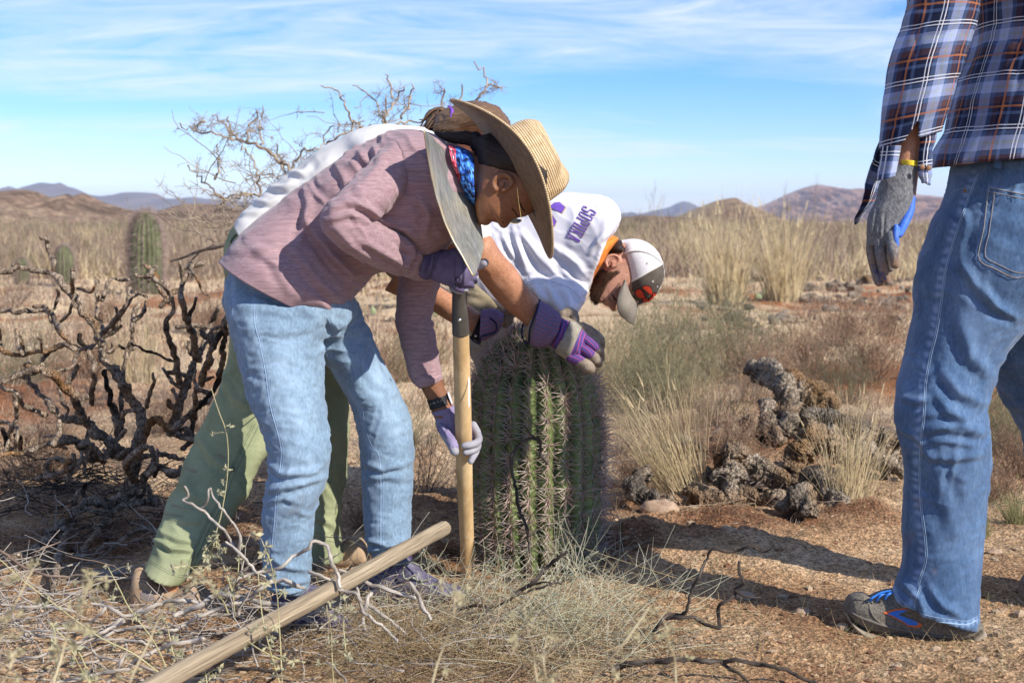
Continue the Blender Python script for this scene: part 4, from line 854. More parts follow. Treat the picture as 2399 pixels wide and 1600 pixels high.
obj('fingertips', join([tp(fP((1230, 905, 3.435, 40), (1330, 960, 3.428, 45), (1420, 985, 3.43, 40)), m=14), tp(fP((1430, 940, 3.42, 42), (1500, 930, 3.42, 46), (1550, 880, 3.43, 40)), m=14), tp(fP((1640, 640, 3.44, 45), (1690, 700, 3.44, 48), (1670, 780, 3.44, 42)), m=14)]), M_gl_grey, g1)
cf = loft(fP((838, 178), (920, 205), (1040, 215), (1160, 205)), fP((596, 668), (740, 742), (880, 752), (1010, 805)), 3.435, [.034, .033, .031, .030], n=70, m=40, cap=(1, 0))
q = cf[0]; s_ = np.sin(cf[3][:, 0]*0+cf[3][:, 1]*2*np.pi/.0028)*.0007; cf[0] = q+normals(cf)*s_[:, None]
obj('knit_cuff', fold(cf, [(fP((900, 210), (860, 480), (750, 740)), 5, .005)], [(65, .05, .012, .002, 4)]), M_gl_pur, g1)
sfg = Surf(ug)
obj('print', join([text(sfg, 'CE', fP((1395, 700))[0], (0, 14), (0, 10), (-10, 0), .9, .0008), *[decal(sfg, [[(a-1.2, b-1), (a+1.2, b-1), (a+1.2, b+1), (a-1.2, b+1)]], .0008, 0) for a, b in [fP((x_, y_))[0] for x_ in (1300, 1450) for y_ in range(350, 830, 36)]]]), M_black, g1)
lg = union([loft(fQ((578, 590), (620, 690), (665, 780), (740, 880), (780, 940)), fQ((862, 535), (960, 620), (1080, 720), (1150, 850), (1170, 1000)), 3.70, [.026, .026, .025, .022, .02], n=34, m=36, bulge=(0, .008)),
    tp(fQ((700, 800, 3.675, 60), (780, 900, 3.645, 62), (840, 1000, 3.625, 66), (862, 1075, 3.62, 58)), m=20)], .0022, 3)
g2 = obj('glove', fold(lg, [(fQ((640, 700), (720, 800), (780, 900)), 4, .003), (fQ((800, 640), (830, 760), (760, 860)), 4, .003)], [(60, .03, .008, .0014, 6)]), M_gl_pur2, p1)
for q in (((1140, 860, 3.69, 45), (1160, 930, 3.67, 48), (1120, 985, 3.635, 48), (1040, 1005, 3.62, 47), (985, 1015, 3.62, 42)), ((1150, 960, 3.68, 42), (1140, 1040, 3.65, 44), (1080, 1075, 3.63, 43), (1000, 1100, 3.622, 38)), ((1140, 1020, 3.68, 40), (1125, 1090, 3.65, 42), (1090, 1150, 3.635, 41), (1062, 1205, 3.63, 38))):
    obj('finger', tp(fQ(*q), m=16), M_gl_grey, g2)
obj('palm_coating', union([tp(fQ((660, 740, 3.69, 40), (720, 850, 3.665, 50), (800, 960, 3.635, 58), (865, 1085, 3.615, 56)), m=18), tp(fQ((1090, 760, 3.70, 50), (1140, 850, 3.685, 50)), m=14)], .002, 2), M_gl_grey, g2)
obj('knit_cuff', fold(loft(fQ((572, 600), (590, 625), (610, 650)), fQ((858, 520), (864, 560), (880, 600)), 3.70, [.031, .031, .028], n=14, m=40), [], [(20, .01, .004, .0012, 3)]), M_gl_pur2, g2)
# watch
wt = obj('watch', loft(fQ((522, 462), (545, 520), (562, 572)), fQ((775, 378), (792, 440), (812, 492)), 3.70, [.0275, .0275, .0275], n=14, m=44, ex=2.1), M_black, p1)
obj('watch_case', loft(fQ((775, 362), (792, 420), (825, 505)), fQ((790, 356), (815, 420), (840, 500)), 3.70, [.014, .018, .014], n=10, m=20, ex=3.5), mat('white_case', [(.75, .76, .78)], 10, rough=.3), wt)
sfw = Surf(loft(fQ((522, 462), (545, 520), (562, 572)), fQ((775, 378), (792, 440), (812, 492)), 3.70, [.0275]*3, n=14, m=44, ex=2.1))
obj('strap_hole', join([decal(sfw, [[(a-1.4, b-1.2), (a+1.4, b-1.2), (a+1.4, b+1.2), (a-1.4, b+1.2)]], .0006, 0) for a, b in fQ((572, 505), (603, 494), (620, 490), (658, 474), (694, 464))]), M_stitch, wt)
# ------------------------------------------------ shovel (upside down, held upright) and the lying pole
hy = lambda z: 3.86-.46*z
def shaft(pts, m=28, n=60):   # (u, v, half width px) with depth from the lean
    P = []; r = []
    for u, v, w in pts:
        y = 3.8
        for _ in range(8): y = hy(max(W((u, v), y)[2], 0))
        P.append(W((u, v), y)); r.append(w*y/FOC)
    return tubeW(P, r, m=m, n=n)
sh = thing('shovel', (W((1096, 1352), 3.86)[0], 3.86, 0), 'long handled shovel held blade up in front of the cactus, handle end on soil', 'shovel')
obj('handle', shaft([(1079.5, 772, 19.3), (1081.5, 850, 19.6), (1084, 940, 20), (1087, 1060, 19.5), (1090.5, 1180, 18), (1094, 1270, 17), (1096, 1352, 16.3)]), M_wood, sh)
so = obj('socket', shaft([(1082, 640, 17.5), (1077, 690, 17.5), (1077.5, 730, 18.8), (1079.5, 781, 20.3)]), M_ferr, sh)
obj('rivet', ball(W((1077, 749), 3.455)-np.array([0, .019, 0]), (.0045, .003, .0045)), M_steel, so)
bl = fA((212, 238), (222, 300), (232, 370), (246, 455), (264, 545), (290, 640), (325, 735), (368, 825), (412, 905), (470, 1003))
br = fA((216, 238), (262, 282), (320, 348), (382, 435), (436, 530), (478, 620), (504, 710), (518, 800), (521, 870), (476, 1001))
def blade():
    n, m = 60, 24; k = np.linspace(0, 1, 10)
    A = cr(np.hstack([W(bl, 3.20+.05*k+.02*np.sin(k*3)), W(br, 3.22+.18*np.sin(np.pi*k)**.7+.07*k)]), n)
    t = np.linspace(0, 1, m)[None, :, None]; V = A[:, None, :3]*(1-t)+A[:, None, 3:]*t
    s = np.linspace(0, 1, n)[:, None]; tb = t[..., 0]
    V[..., 1] += (.030*np.sin(np.pi*tb)-.010*np.exp(-((tb-.5)/.09)**2)*np.clip(s*2-.9, 0, 1))*np.sin(np.pi*np.clip(s, .05, .95))**.5
    V[..., 0] += .012*np.sin(np.pi*tb)*np.sin(np.pi*s); V += .0012*fbm(V.reshape(-1, 3), 18, 3, 4).reshape(n, m)[..., None]
    idx = np.arange(n*m).reshape(n, m); Q = np.stack([idx[:-1, :-1], idx[1:, :-1], idx[1:, 1:], idx[:-1, 1:]], -1).reshape(-1, 4)
    g = [V.reshape(-1, 3), Q, np.zeros((0, 3), int), V.reshape(-1, 3)*1]
    e = np.exp(-(np.minimum(tb, 1-tb)+0*s)/.05)*(.5+.5*vn(V, 40, 3).reshape(n, m)); e = np.maximum(e, np.clip((s-.75)*2.2, 0, .6)*(.5+vn(V, 30, 9).reshape(n, m)))
    g = shell(g, .0028); me = mesh('blade', g, M_blade); setattrf(me, 'edge', np.clip(np.r_[e.ravel(), e.ravel()], 0, 1)); return me
obj('blade', blade(), parent=sh)
obj('neck', tubeW([W((1083, 650), 3.46), W((1088, 620), 3.45), W((1093, 575), 3.42)], [.017, .015, .006], m=14, n=12), M_ferr, so)
stk = [(1096.5, 880), (1100.5, 884), (1100.8, 950), (1097.5, 954)]
obj('sticker', [np.array([W(p, 3.585)+[0, -.004, 0] for p in stk]), np.array([(0, 3, 2, 1)]), np.zeros((0, 3), int), np.zeros((4, 3))], M_label, sh)
pl = thing('wooden_pole', (W((700, 1440), 3.0)[0], 3.0, 0), 'thick weathered round wooden pole lying slanted over the twigs in front of the sneakers', 'pole')
PA, PB = W((1039, 1238), 3.45), W((352, 1612), 2.47); dvec = (PB-PA); PB2 = PA+dvec*1.28
t_ = np.linspace(0, 1, 90)[:, None]; Pp = PA*(1-t_)+PB2*t_; Pp = Pp+.0015*fbm(np.hstack([t_*9, t_*0, t_*0]), 1, 3, 4)[:, None]
obj('pole', fold(tubeW(Pp, .0187, m=36, rnd=True), [], [(28, .3, .004, .0010, 5), (28, .2, .012, .0008, 6)]), M_pole, pl)

# ------------------------------------------------ woman in sage trousers behind
p2 = thing('person', (W((560, 1400), 3.7)[0], 3.7, 0), 'woman in sage green trousers and white T-shirt pressing striped work gloves onto the cactus top', 'person')
gA = [(560, 520), (530, 575), (528, 640), (530, 700), (540, 798), (528, 867), (494, 959), (453, 1045), (419, 1120), (390, 1189), (368, 1250), (357, 1290), (340, 1328)]
gB = [(740, 560), (740, 640), (735, 720), (720, 780), (715, 840), (705, 900), (690, 960), (665, 1020), (612, 1085), (575, 1165), (520, 1245), (494, 1290), (425, 1368)]
gy = [3.92, 3.90, 3.88, 3.86, 3.82, 3.79, 3.75, 3.71, 3.66, 3.60, 3.55, 3.52, 3.49]; gt = [.14, .15, .14, .12, .105, .10, .095, .09, .085, .08, .075, .07, .078]
hA2 = [(640, 640), (680, 800), (700, 900), (712, 1000), (720, 1100), (727, 1180), (730, 1240), (728, 1312)]; hB2 = [(780, 620), (800, 780), (815, 900), (817, 1000), (814, 1080), (805, 1160), (795, 1220), (803, 1308)]
hy2 = [4.0, 4.0, 3.99, 3.98, 3.97, 3.96, 3.95, 3.94]; ht2 = [.12, .11, .10, .09, .085, .08, .075, .08]
gr = union([loft(gA, gB, gy, gt, n=80, m=44), loft(hA2, hB2, hy2, ht2, n=60, m=40)], .0055, 4)
gr = fold(gr, [(fC((640, 1335), (700, 1370), (780, 1375)), 6, .012), (fC((640, 1290), (720, 1330), (800, 1340)), 7, .007), (fC((800, 900), (870, 1000), (960, 1060)), 10, .007), (fC((740, 1100), (800, 1160), (880, 1180)), 9, .005),
    (fC((900, 620), (960, 760), (1030, 800)), 10, .007), (fD((480, 640), (420, 700), (400, 780)), 5, .007), (fD((1150, 420), (1250, 470), (1300, 540)), 8, .007), (fC((700, 1240), (760, 1260), (830, 1250)), 7, .005)],
    [(-60, .14, .035, .0055, 41), (-20, .06, .018, .002, 43)])
me = mesh('trousers', gr, M_green); setattrf(me, 'dirt', np.clip(linemask(gr, [(fD((560, 40), (590, 60)), 4, .9), (fC((760, 1040), (800, 1055)), 3, .8), (fC((700, 1190), (740, 1200)), 3, .7), (fD((230, 400), (330, 415)), 3, .6)])*1.2+.12*np.clip(vn(gr[0], 9, 3), 0, 1), 0, .9))
tr = obj('trousers', me, parent=p2); sf = Surf(gr)
q1 = fC((1040, 860), (990, 960), (940, 1060), (900, 1170), (850, 1260), (800, 1370), (760, 1480)); q2 = [(a+9, b+3) for a, b in q1]; hem = fD((120, 690), (200, 740), (300, 785), (380, 780), (420, 740))
obj('seam', join([seam(sf, q1, .8, -.0002), seam(sf, q2, .8, -.0002), seam(sf, [(a-5, b) for a, b in q1], .7, -.0002), seam(sf, hem, .7, -.0002), seam(sf, [(a+1, b-5) for a, b in hem], .6, -.0002), seam(sf, fD((1225, 60), (1225, 210), (1245, 210), (1245, 60)), .6, -.0002)]), M_stitchd, tr, kind='stuff')
obj('snap_button', ball(sf.hit(*fD((638, 128))[0], .001), (.007, .003, .007)), M_stitchd, tr)
obj('pocket_flap', seam(sf, fB((150, 660), (115, 680), (90, 720), (100, 740)), 3.5, .001), M_stitchd, tr)
sA = fK((435, 1078), (480, 1020), (560, 950), (640, 870), (780, 760), (870, 690), (960, 620), (1100, 540), (1200, 490), (1330, 460), (1480, 455), (1600, 465), (1700, 490), (1760, 518))
sB = [(650, 640), (690, 625), (730, 600), (775, 575), (820, 560), (860, 545), (900, 535), (950, 520), (985, 500), (1020, 480), (1050, 455), (1075, 430), (1085, 400), (1080, 370)]
sy = [3.93]*4+[3.92]*4+[3.9]*6; stt = [.16, .16, .155, .15, .15, .155, .165, .175, .185, .19, .18, .15, .11, .07]
tor2 = loft(sA, sB, sy, stt, n=120, m=80, ex=2.3, cap=(0, 0)); tor2 = fold(tor2, [(fK((560, 950), (640, 960), (700, 930)), 7, .008), (fK((640, 860), (740, 860), (800, 830)), 7, .010), (fK((780, 760), (860, 770), (900, 740)), 7, .008), (fK((470, 1030), (560, 1020), (620, 990)), 6, .007), (fK((1380, 505), (1500, 500), (1640, 490)), 6, .006)], [(30, .10, .02, .004, 51), (-40, .2, .04, .003, 52)], face=False)
tsh = obj('t_shirt', shell(tor2, .003), M_white, p2)
a1A = fO((60, 430), (235, 535), (340, 700), (480, 850), (600, 1030), (700, 1160), (800, 1290), (880, 1400)); a1B = fO((-160, 720), (-20, 860), (90, 950), (140, 1030), (250, 1160), (380, 1300), (540, 1430), (660, 1530))
a1y = [3.78, 3.75, 3.76, 3.78, 3.80, 3.82, 3.84, 3.86]; a1t = [.055, .052, .050, .047, .043, .038, .034, .032]
slA = [(1085, 430), (1120, 470), (1146, 518), (1153, 553)]; slB = [(1000, 560), (1030, 590), (1060, 610), (1090, 628)]
sl_ = loft(slA, slB, 3.78, [.09, .085, .075, .068], n=40, m=48, cap=(0, 0)); obj('sleeve', shell(fold(sl_, [(fO((100, 300), (150, 400), (180, 520)), 6, .005)], [(60, .06, .015, .003, 5)]), .003), M_white, tsh)
a2A = [(960, 600), (985, 625), (1015, 660), (1060, 690), (1095, 712), (1135, 742), (1158, 760)]; a2B = [(900, 680), (945, 700), (1000, 722), (1050, 752), (1085, 768), (1120, 790), (1138, 800)]
a2y = [4.02, 4.01, 4.0, 3.98, 3.97, 3.96, 3.95]; a2t = [.045, .043, .042, .04, .036, .032, .03]
def head(c, y, rx, rz, ry, rot):
    P = W(c, y); a = R(rot); k = y/FOC; M_ = np.array([[math.cos(a), 0, math.sin(a)], [0, 1, 0], [-math.sin(a), 0, math.cos(a)]]); return ball(P, (rx*k, ry, rz*k), 18, 28, M_)
hd2 = head((1128, 322), 3.88, 84, 68, .076, 20)
bd = [hd2, tp([(1020, 370, 3.9, 48), (1070, 350, 3.9, 50), (1110, 340, 3.89, 50)]), tp([(1150, 340, 3.86, 40), (1185, 375, 3.86, 26)]), loft(a1A, a1B, a1y, a1t, n=60, m=40), loft(a2A, a2B, a2y, a2t, n=40, m=32), inner(sA, sB, sy, stt, .8), inner(gA, gB, gy, gt, .65), inner(hA2, hB2, hy2, ht2, .65),
      tp([(1050, 420, 3.85, 80), (1060, 520, 3.79, 70), (1090, 580, 3.77, 60)]), tp([(1000, 450, 3.98, 90), (950, 600, 4.02, 62)]), tp([(640, 600, 3.9, 90), (650, 720, 3.92, 80), (740, 760, 3.98, 60)]), tp([(430, 1270, 3.52, 28), (405, 1330, 3.49, 22), (398, 1385, 3.49, 20)]), tp([(765, 1260, 3.95, 26), (765, 1320, 3.94, 24)])]
b2_ = union(bd, .0042, 2); obj('body', fold(b2_, [(fP((1350, 720), (1800, 1100), (2100, 1300)), 12, .003), (fP((1500, 420), (1750, 700), (1900, 800)), 10, .002)], [(-55, .10, .02, .0012, 6)]), M_skin2, p2)
hr2 = loft([(1030, 262), (1055, 252), (1085, 242), (1115, 238), (1145, 243), (1172, 258), (1192, 285), (1198, 310)], [(1020, 318), (1050, 320), (1078, 325), (1100, 318), (1125, 320), (1150, 330), (1175, 340), (1197, 345)], 3.86, [.045, .07, .085, .092, .092, .088, .075, .05], n=70, m=64, bulge=(.01, .012))
hr2 = fold(hr2, [], [(15, .25, .005, .0028, 3), (10, .2, .012, .003, 5)], face=False); h2o = obj('hair', hr2, M_hair2, p2); sfx = Surf(hr2)
gs = []
for i in range(70):
    f = rng.uniform(0, 1); y = 3.83+rng.uniform(0, .1); a0 = (1052+rng.normal(0, 5), 262+38*f); e0 = (988+rng.uniform(-8, 45), 285+rng.uniform(-5, 38)); m0 = ((a0[0]+e0[0])/2+rng.normal(0, 3), min(a0[1], e0[1])-rng.uniform(-4, 9))
    gs.append(tp([(*a0, y, 5), (*m0, y, 4.5), (*e0, y, .8)], m=4, n=9, rnd=False))
for i in range(50):
    s0 = (1060+rng.uniform(0, 40), 255+rng.uniform(0, 30)); y = 3.80
    gs.append(tp([(*s0, y, 2), (s0[0]+rng.uniform(-25, 5), s0[1]+25, y, 2.2), (s0[0]+rng.uniform(-60, -10), s0[1]+rng.uniform(30, 50), y+.02, .6)], m=4, n=8, rnd=False))
obj('ponytail', join(gs), M_hair2, h2o); obj('hair_tie', tp([(1053, 252, 3.86, 5), (1060, 262, 3.80, 5), (1058, 275, 3.79, 5)], m=8), mat('violet_band', [(.22, .08, .5)], 10), h2o)
# striped work gloves
def bind(pts, y, r, par): return obj('cuff_binding', tubeW(W(np.array(pts, float), np.array(y)), r*3.85/FOC, m=6, n=30), M_navy, par)
cA = fL((962, 238), (1030, 275), (1110, 335), (1170, 382), (1195, 440)); cB = fL((848, 690), (900, 728), (975, 735), (1050, 715), (1085, 690))
cuff = loft(cA, cB, [3.84, 3.845, 3.85, 3.86, 3.87], [.062, .060, .055, .05, .045], n=60, m=60, cap=(0, 0))
g3 = obj('glove', shell(fold(cuff, [(fL((1150, 400), (1130, 560), (1040, 700)), 5, .006)], [(-65, .05, .012, .0022, 5)]), .0025), M_str, p2)
obj('cuff_lining', loft(fL((950, 250), (1000, 300)), fL((778, 600), (880, 715)), [3.87, 3.87], [.058, .056], n=8, m=40, cap=(0, 0)), M_cream, g3)
bd_ = [(fL((962, 238))[0]), (fL((935, 330))[0]), (fL((890, 450))[0]), (fL((855, 560))[0]), (fL((848, 690))[0])]
bind(bd_, [3.835, 3.79, 3.78, 3.785, 3.83], 2.6, g3); bind(fL((848, 690), (800, 670), (775, 600), (778, 520), (800, 455)), [3.83, 3.86, 3.89, 3.91, 3.92], 2.4, g3)
bA = fL((1185, 420), (1240, 450), (1330, 500), (1420, 560), (1500, 620)); bB = fL((1080, 710), (1150, 780), (1240, 850), (1320, 890), (1400, 930))
bk = loft(bA, bB, [3.865, 3.86, 3.86, 3.865, 3.88], [.036, .036, .034, .032, .028], n=60, m=50, cap=(1, 1)); bk[3] = bk[3][:, [1, 0, 2]]*1.0
bk = fold(bk, [(fL((1200, 460), (1190, 560), (1110, 700)), 4, .006), (fL((1230, 470), (1220, 600), (1150, 740)), 4, .005), (fL((1400, 640), (1350, 760), (1300, 860)), 4, .003)], [(-60, .04, .009, .0022, 8)])
obj('glove_back', bk, M_str2, g3); sfb = Surf(bk)
obj('knuckle_strap', fold(shell(loft(fL((1282, 455), (1330, 470), (1400, 520)), fL((1112, 770), (1170, 820), (1240, 865)), [3.860, 3.860, 3.862], [.0405, .040, .038], n=20, m=40, cap=(0, 0)), .002), [], [(20, .03, .01, .001, 5)]), M_suede2, g3)
for q, mm_ in (((( 1290, 830, 3.85, 62), (1360, 860, 3.845, 62), (1415, 890, 3.843, 60)), M_str2), (((1395, 740, 3.85, 55), (1450, 770, 3.843, 54), (1500, 805, 3.84, 50)), M_str2), (((1420, 640, 3.86, 50), (1480, 680, 3.85, 50), (1545, 730, 3.845, 46)), M_str2)):
    g_ = tp(fL(*q), m=24, n=24); g_[3] = g_[3]; obj('finger', g_, mm_, g3)
for q in (((1390, 885, 3.845, 64), (1450, 920, 3.84, 66), (1490, 955, 3.84, 60)), ((1480, 790, 3.845, 52), (1550, 850, 3.845, 54), (1575, 905, 3.86, 46)), ((1520, 710, 3.85, 48), (1580, 770, 3.855, 50), (1600, 850, 3.88, 42)),
          ((1400, 520, 3.88, 56), (1500, 580, 3.88, 60), (1580, 650, 3.89, 58), (1605, 720, 3.91, 44)), ((1190, 400, 3.89, 48), (1270, 365, 3.90, 52), (1320, 400, 3.90, 50), (1330, 460, 3.89, 44))):
    obj('fingertip', fold(tp(fL(*q), m=24, n=26), [], [(40, .03, .010, .0022, 3)]), M_suede, g3)
obj('palm', fold(loft(fL((1150, 380), (1260, 420), (1400, 480), (1560, 600)), fL((1130, 760), (1260, 860), (1420, 930), (1560, 880)), 3.885, [.03, .034, .034, .028], n=30, m=30, bulge=(0, .01)), [], [(30, .04, .012, .002, 4)]), M_suede, g3)
# far glove
c2 = loft(fL((345, 338), (430, 332), (520, 338), (585, 372)), fL((335, 670), (420, 640), (500, 590), (560, 520)), [3.93, 3.94, 3.95, 3.96], [.055, .052, .046, .04], n=40, m=48, cap=(0, 0))
g4 = obj('glove', shell(fold(c2, [], [(-50, .04, .012, .0025, 5)]), .0025), M_str, p2)
obj('cuff_lining', loft(fL((360, 350), (420, 400)), fL((235, 630), (330, 690)), [3.955, 3.955], [.05, .045], n=8, m=36, cap=(0, 0)), M_navyin, g4)
bind(fL((345, 338), (430, 420), (500, 480), (505, 560), (430, 600), (340, 625), (330, 690), (270, 670), (228, 620)), [3.93, 3.90, 3.885, 3.885, 3.885, 3.89, 3.91, 3.93, 3.95], 2.4, g4)
obj('snap_button', join([ball(W(p, 3.905), (.004, .003, .004)) for p in fL((447, 502), (290, 615))]), M_steel, g4)
obj('palm', fold(union([tp(fL((560, 440, 3.97, 70), (620, 400, 3.98, 78), (665, 380, 3.99, 50)), m=24), tp(fL((590, 360, 3.96, 40), (640, 345, 3.96, 45), (680, 375, 3.97, 34)), m=18), tp(fL((600, 480, 3.99, 50), (620, 440, 4.0, 55), (640, 460, 4.02, 45)), m=16)], .0025, 2), [], [(50, .03, .01, .003, 4)]), M_suede, g4)
# hiking shoes
M_sh2 = mat('tan_nubuck', [(.24, .16, .10), (.37, .26, .165), (.45, .34, .23)], 24, rough=.95, detail=7, bump=(160, .5, .002)); M_so2 = mat('dark_grey_sole', [(.07, .065, .06), (.14, .125, .11)], 30, rough=.9)
top = fM((1060, 470), (1095, 438), (1180, 480), (1260, 560), (1340, 600), (1460, 600), (1520, 520), (1640, 640), (1750, 740), (1830, 790), (1860, 850)); mid = fM((1050, 740), (1090, 770), (1180, 815), (1260, 830), (1340, 850), (1440, 870), (1520, 900), (1640, 920), (1750, 930), (1830, 930), (1870, 920))
bot = fM((985, 730), (1050, 790), (1170, 860), (1260, 890), (1340, 905), (1440, 930), (1520, 950), (1640, 965), (1750, 975), (1830, 975), (1880, 950))
b_, up = shoe(p2, top, mid, bot, [3.49]*5+[3.485]*6, [.03, .038, .042, .045, .046, .046, .047, .05, .05, .045, .02], M_sh2, M_so2, 'hiking_shoe'); sf = Surf(up)
obj('stitching', join([seam(sf, fM(*q), .9, .0003) for q in (((1100, 540), (1180, 570), (1260, 640), (1350, 700)), ((1060, 640), (1120, 720), (1240, 760), (1360, 780)), ((1080, 520), (1200, 540), (1300, 640)), ((1400, 640), (1380, 760), (1420, 850)))]), M_so2, b_)
obj('mesh_panel', decal(sf, [fM((1105, 630), (1150, 608), (1210, 650), (1225, 690), (1150, 700), (1110, 680))], .001, 2), mat('grey_mesh', [(.18, .15, .14), (.27, .23, .21)], 200, rough=.9), b_)
obj('pull_loop', tp(fM((1075, 520, 3.48, 14), (1065, 470, 3.48, 14), (1095, 445, 3.48, 14), (1140, 460, 3.48, 14), (1190, 490, 3.48, 12)), m=8), M_sh2, b_)
try:
    sfo = Surf(loft(mid, bot, 3.485, .05, n=20, m=20)); obj('sole_lettering', text(sf, 'VIBRAM', fM((1110, 822))[0], (4.2, -1.2), (3.2, -.9), (0, -5), .55, .002, 0), M_yell, b_)
except Exception: pass
obj('laces', tp(fM((1490, 600, 3.43, 7), (1540, 580, 3.43, 7), (1590, 640, 3.43, 7), (1640, 700, 3.42, 7)), m=6), M_black, b_)
top = fD((1115, 690), (1150, 660), (1200, 645), (1290, 600), (1330, 560), (1390, 548), (1430, 560), (1460, 600), (1466, 640)); mid = fD((1115, 735), (1160, 738), (1220, 735), (1290, 730), (1340, 725), (1390, 720), (1430, 715), (1455, 705), (1470, 690)); bot = [(a, b+7) for a, b in mid]
shoe(p2, top, mid, bot, 3.98, [.03, .04, .045, .046, .048, .05, .05, .045, .03], M_sh2, M_so2, 'hiking_shoe')

# ------------------------------------------------ man in the white jersey
p3 = thing('person', (W((1180, 1100), 4.75)[0], 4.75, 0), 'bearded man in white jersey with purple lettering and trucker cap bent over behind the cactus', 'person')
mA = fO((-150, 600), (100, 350), (500, 150), (800, 75), (1060, 55), (1250, 66), (1420, 88), (1530, 140), (1600, 230), (1622, 340), (1590, 440), (1535, 530))
mB = fO((-100, 1300), (200, 1350), (420, 1380), (640, 1400), (860, 1360), (1080, 1280), (1240, 1150), (1285, 1010), (1300, 880), (1322, 760), (1345, 680), (1375, 620))
my = [4.75, 4.72, 4.70, 4.68, 4.66, 4.65, 4.64, 4.63, 4.62, 4.62, 4.62, 4.62]; mt = [.15, .17, .17, .17, .175, .19, .20, .20, .17, .13, .10, .08]
slg3 = loft(fO((560, 860), (600, 1020), (700, 1150), (830, 1260), (930, 1345)), fO((1200, 860), (1262, 1030), (1280, 1130), (1245, 1230), (1162, 1362)), [4.60, 4.53, 4.48, 4.45, 4.43], [.05, .09, .105, .11, .10], n=70, m=80)
jr = union([loft(mA, mB, my, mt, n=160, m=130, ex=2.3), slg3], .0048, 5)
jr = fold(jr, [(fO((480, 500), (560, 700), (620, 900)), 9, .012), (fO((560, 480), (700, 700), (820, 880)), 9, .012), (fO((380, 520), (430, 640), (520, 800)), 8, .010), (fO((900, 640), (1100, 800), (1220, 960)), 9, .010),
    (fO((1050, 700), (1180, 820), (1260, 950)), 8, .008), (fO((1300, 700), (1420, 560), (1540, 440)), 7, .008), (fO((700, 600), (900, 900), (1000, 1000)), 10, .009), (fO((1000, 900), (1120, 1010), (1240, 1100)), 7, .006),
    (fO((700, 1060), (780, 1180), (860, 1280)), 7, .010), (fO((830, 1040), (900, 1160), (960, 1300)), 8, .012), (fO((960, 1060), (1060, 1180), (1090, 1320)), 8, .010), (fO((1120, 1080), (1180, 1180), (1220, 1240)), 6, .008), (fO((1150, 1120), (1240, 1150), (1275, 1120)), 5, .008), (fO((600, 1040), (800, 1012), (1000, 1050), (1200, 1190)), 3, .004)],
    [(-58, .20, .035, .004, 61), (-30, .1, .018, .0018, 62), (-75, .3, .05, .003, 64)])
js = obj('jersey', jr, M_jersey, p3); sfj = Surf(jr)
obj('seam', join([seam(sfj, fO((600, 1032), (700, 1008), (800, 1005), (950, 1030), (1100, 1095), (1200, 1190)), 1.3, .0006)]), M_jersey, js)
M_purp = mat('purple_print', [(.15, .07, .42), (.20, .10, .52)], 60, rough=.6); M_gold = mat('gold_outline', [(.50, .40, .20)], 10, rough=.6)
o_, ad_, ri_, up_ = fO((1237, 203))[0], (-7.2, 12.6), (-4.2, 7.4), (28.2, 14.6)
obj('name_outline', text(sfj, 'SOPHKA', o_, ad_, ri_, up_, 1.75, .0012, 1), M_gold, js); obj('name_lettering', text(sfj, 'SOPHKA', o_, ad_, ri_, up_, 1.15, .0026, 1), M_purp, js)
for pg in (fO((860, 212), (925, 165), (975, 162), (1036, 214), (1000, 277)), fO((835, 280), (885, 280), (942, 366), (917, 420), (868, 405))):
    c = np.mean(pg, 0); big = [tuple(c+(np.array(q)-c)*1.12) for q in pg]
    obj('number_outline', decal(sfj, [big], .0012, 3), M_gold, js); obj('number', decal(sfj, [pg], .0026, 3), M_purp, js)
m3A = fO((1645, 600), (1850, 640), (1960, 760), (1950, 900), (1850, 1080), (1740, 1190), (1660, 1230), (1600, 1290), (1585, 1330), (1545, 1338), (1518, 1310), (1512, 1275), (1490, 1280), (1465, 1275), (1440, 1250), (1415, 1240), (1380, 1258), (1330, 1225))
m3B = fO((1600, 570), (1540, 600), (1500, 640), (1470, 690), (1450, 740), (1430, 800), (1415, 850), (1395, 900), (1375, 940), (1355, 980), (1335, 1020), (1320, 1060), (1312, 1090), (1306, 1120), (1302, 1145), (1303, 1170), (1308, 1190), (1318, 1212))
m3t = [.05, .072, .078, .08, .08, .079, .077, .074, .071, .068, .066, .064, .062, .060, .056, .048, .036, .02]
hd3 = loft(m3A, m3B, 4.62, m3t, n=90, m=64, ex=2.25, smooth=False, bulge=(.01, .006))
m3arm = [(1310, 640, 4.62, 30), (1280, 700, 4.50, 32), (1270, 740, 4.42, 34), (1250, 800, 4.40, 30), (1235, 870, 4.38, 26)]
kA = [(1040, 600), (1060, 700), (1100, 800), (1120, 900), (1120, 1050), (1125, 1180)]; kB = [(1190, 700), (1200, 780), (1210, 850), (1200, 950), (1190, 1100), (1190, 1180)]
k2A = [(980, 640), (1060, 760), (1110, 850), (1150, 960), (1160, 1100), (1160, 1150)]; k2B = [(1120, 740), (1150, 800), (1170, 860), (1230, 970), (1230, 1100), (1230, 1150)]
bd = [hd3, *ear(fO((1490, 850), (1472, 800), (1485, 755), (1530, 728), (1590, 735), (1618, 775), (1600, 820), (1545, 855)), 4.62-.080, 3.4), tp([(1340, 600, 4.64, 50), (1400, 610, 4.63, 48)]), tp(m3arm), inner(mA, mB, my, mt, .82), inner(kA, kB, 4.7, .09, .75), inner(k2A, k2B, 4.9, .08, .75)]
b3 = union(bd, .0034, 1, .4); obj('body', b3, M_skin3, p3); sf3 = Surf(b3)
kh = union([loft(kA, kB, 4.68, [.12, .11, .10, .09, .085, .08], n=50, m=36), loft(k2A, k2B, 4.88, [.12, .11, .10, .09, .085, .08], n=50, m=36)], .007, 4)
obj('trousers', fold(kh, [], [(-35, .12, .03, .006, 71)]), M_khaki, p3)
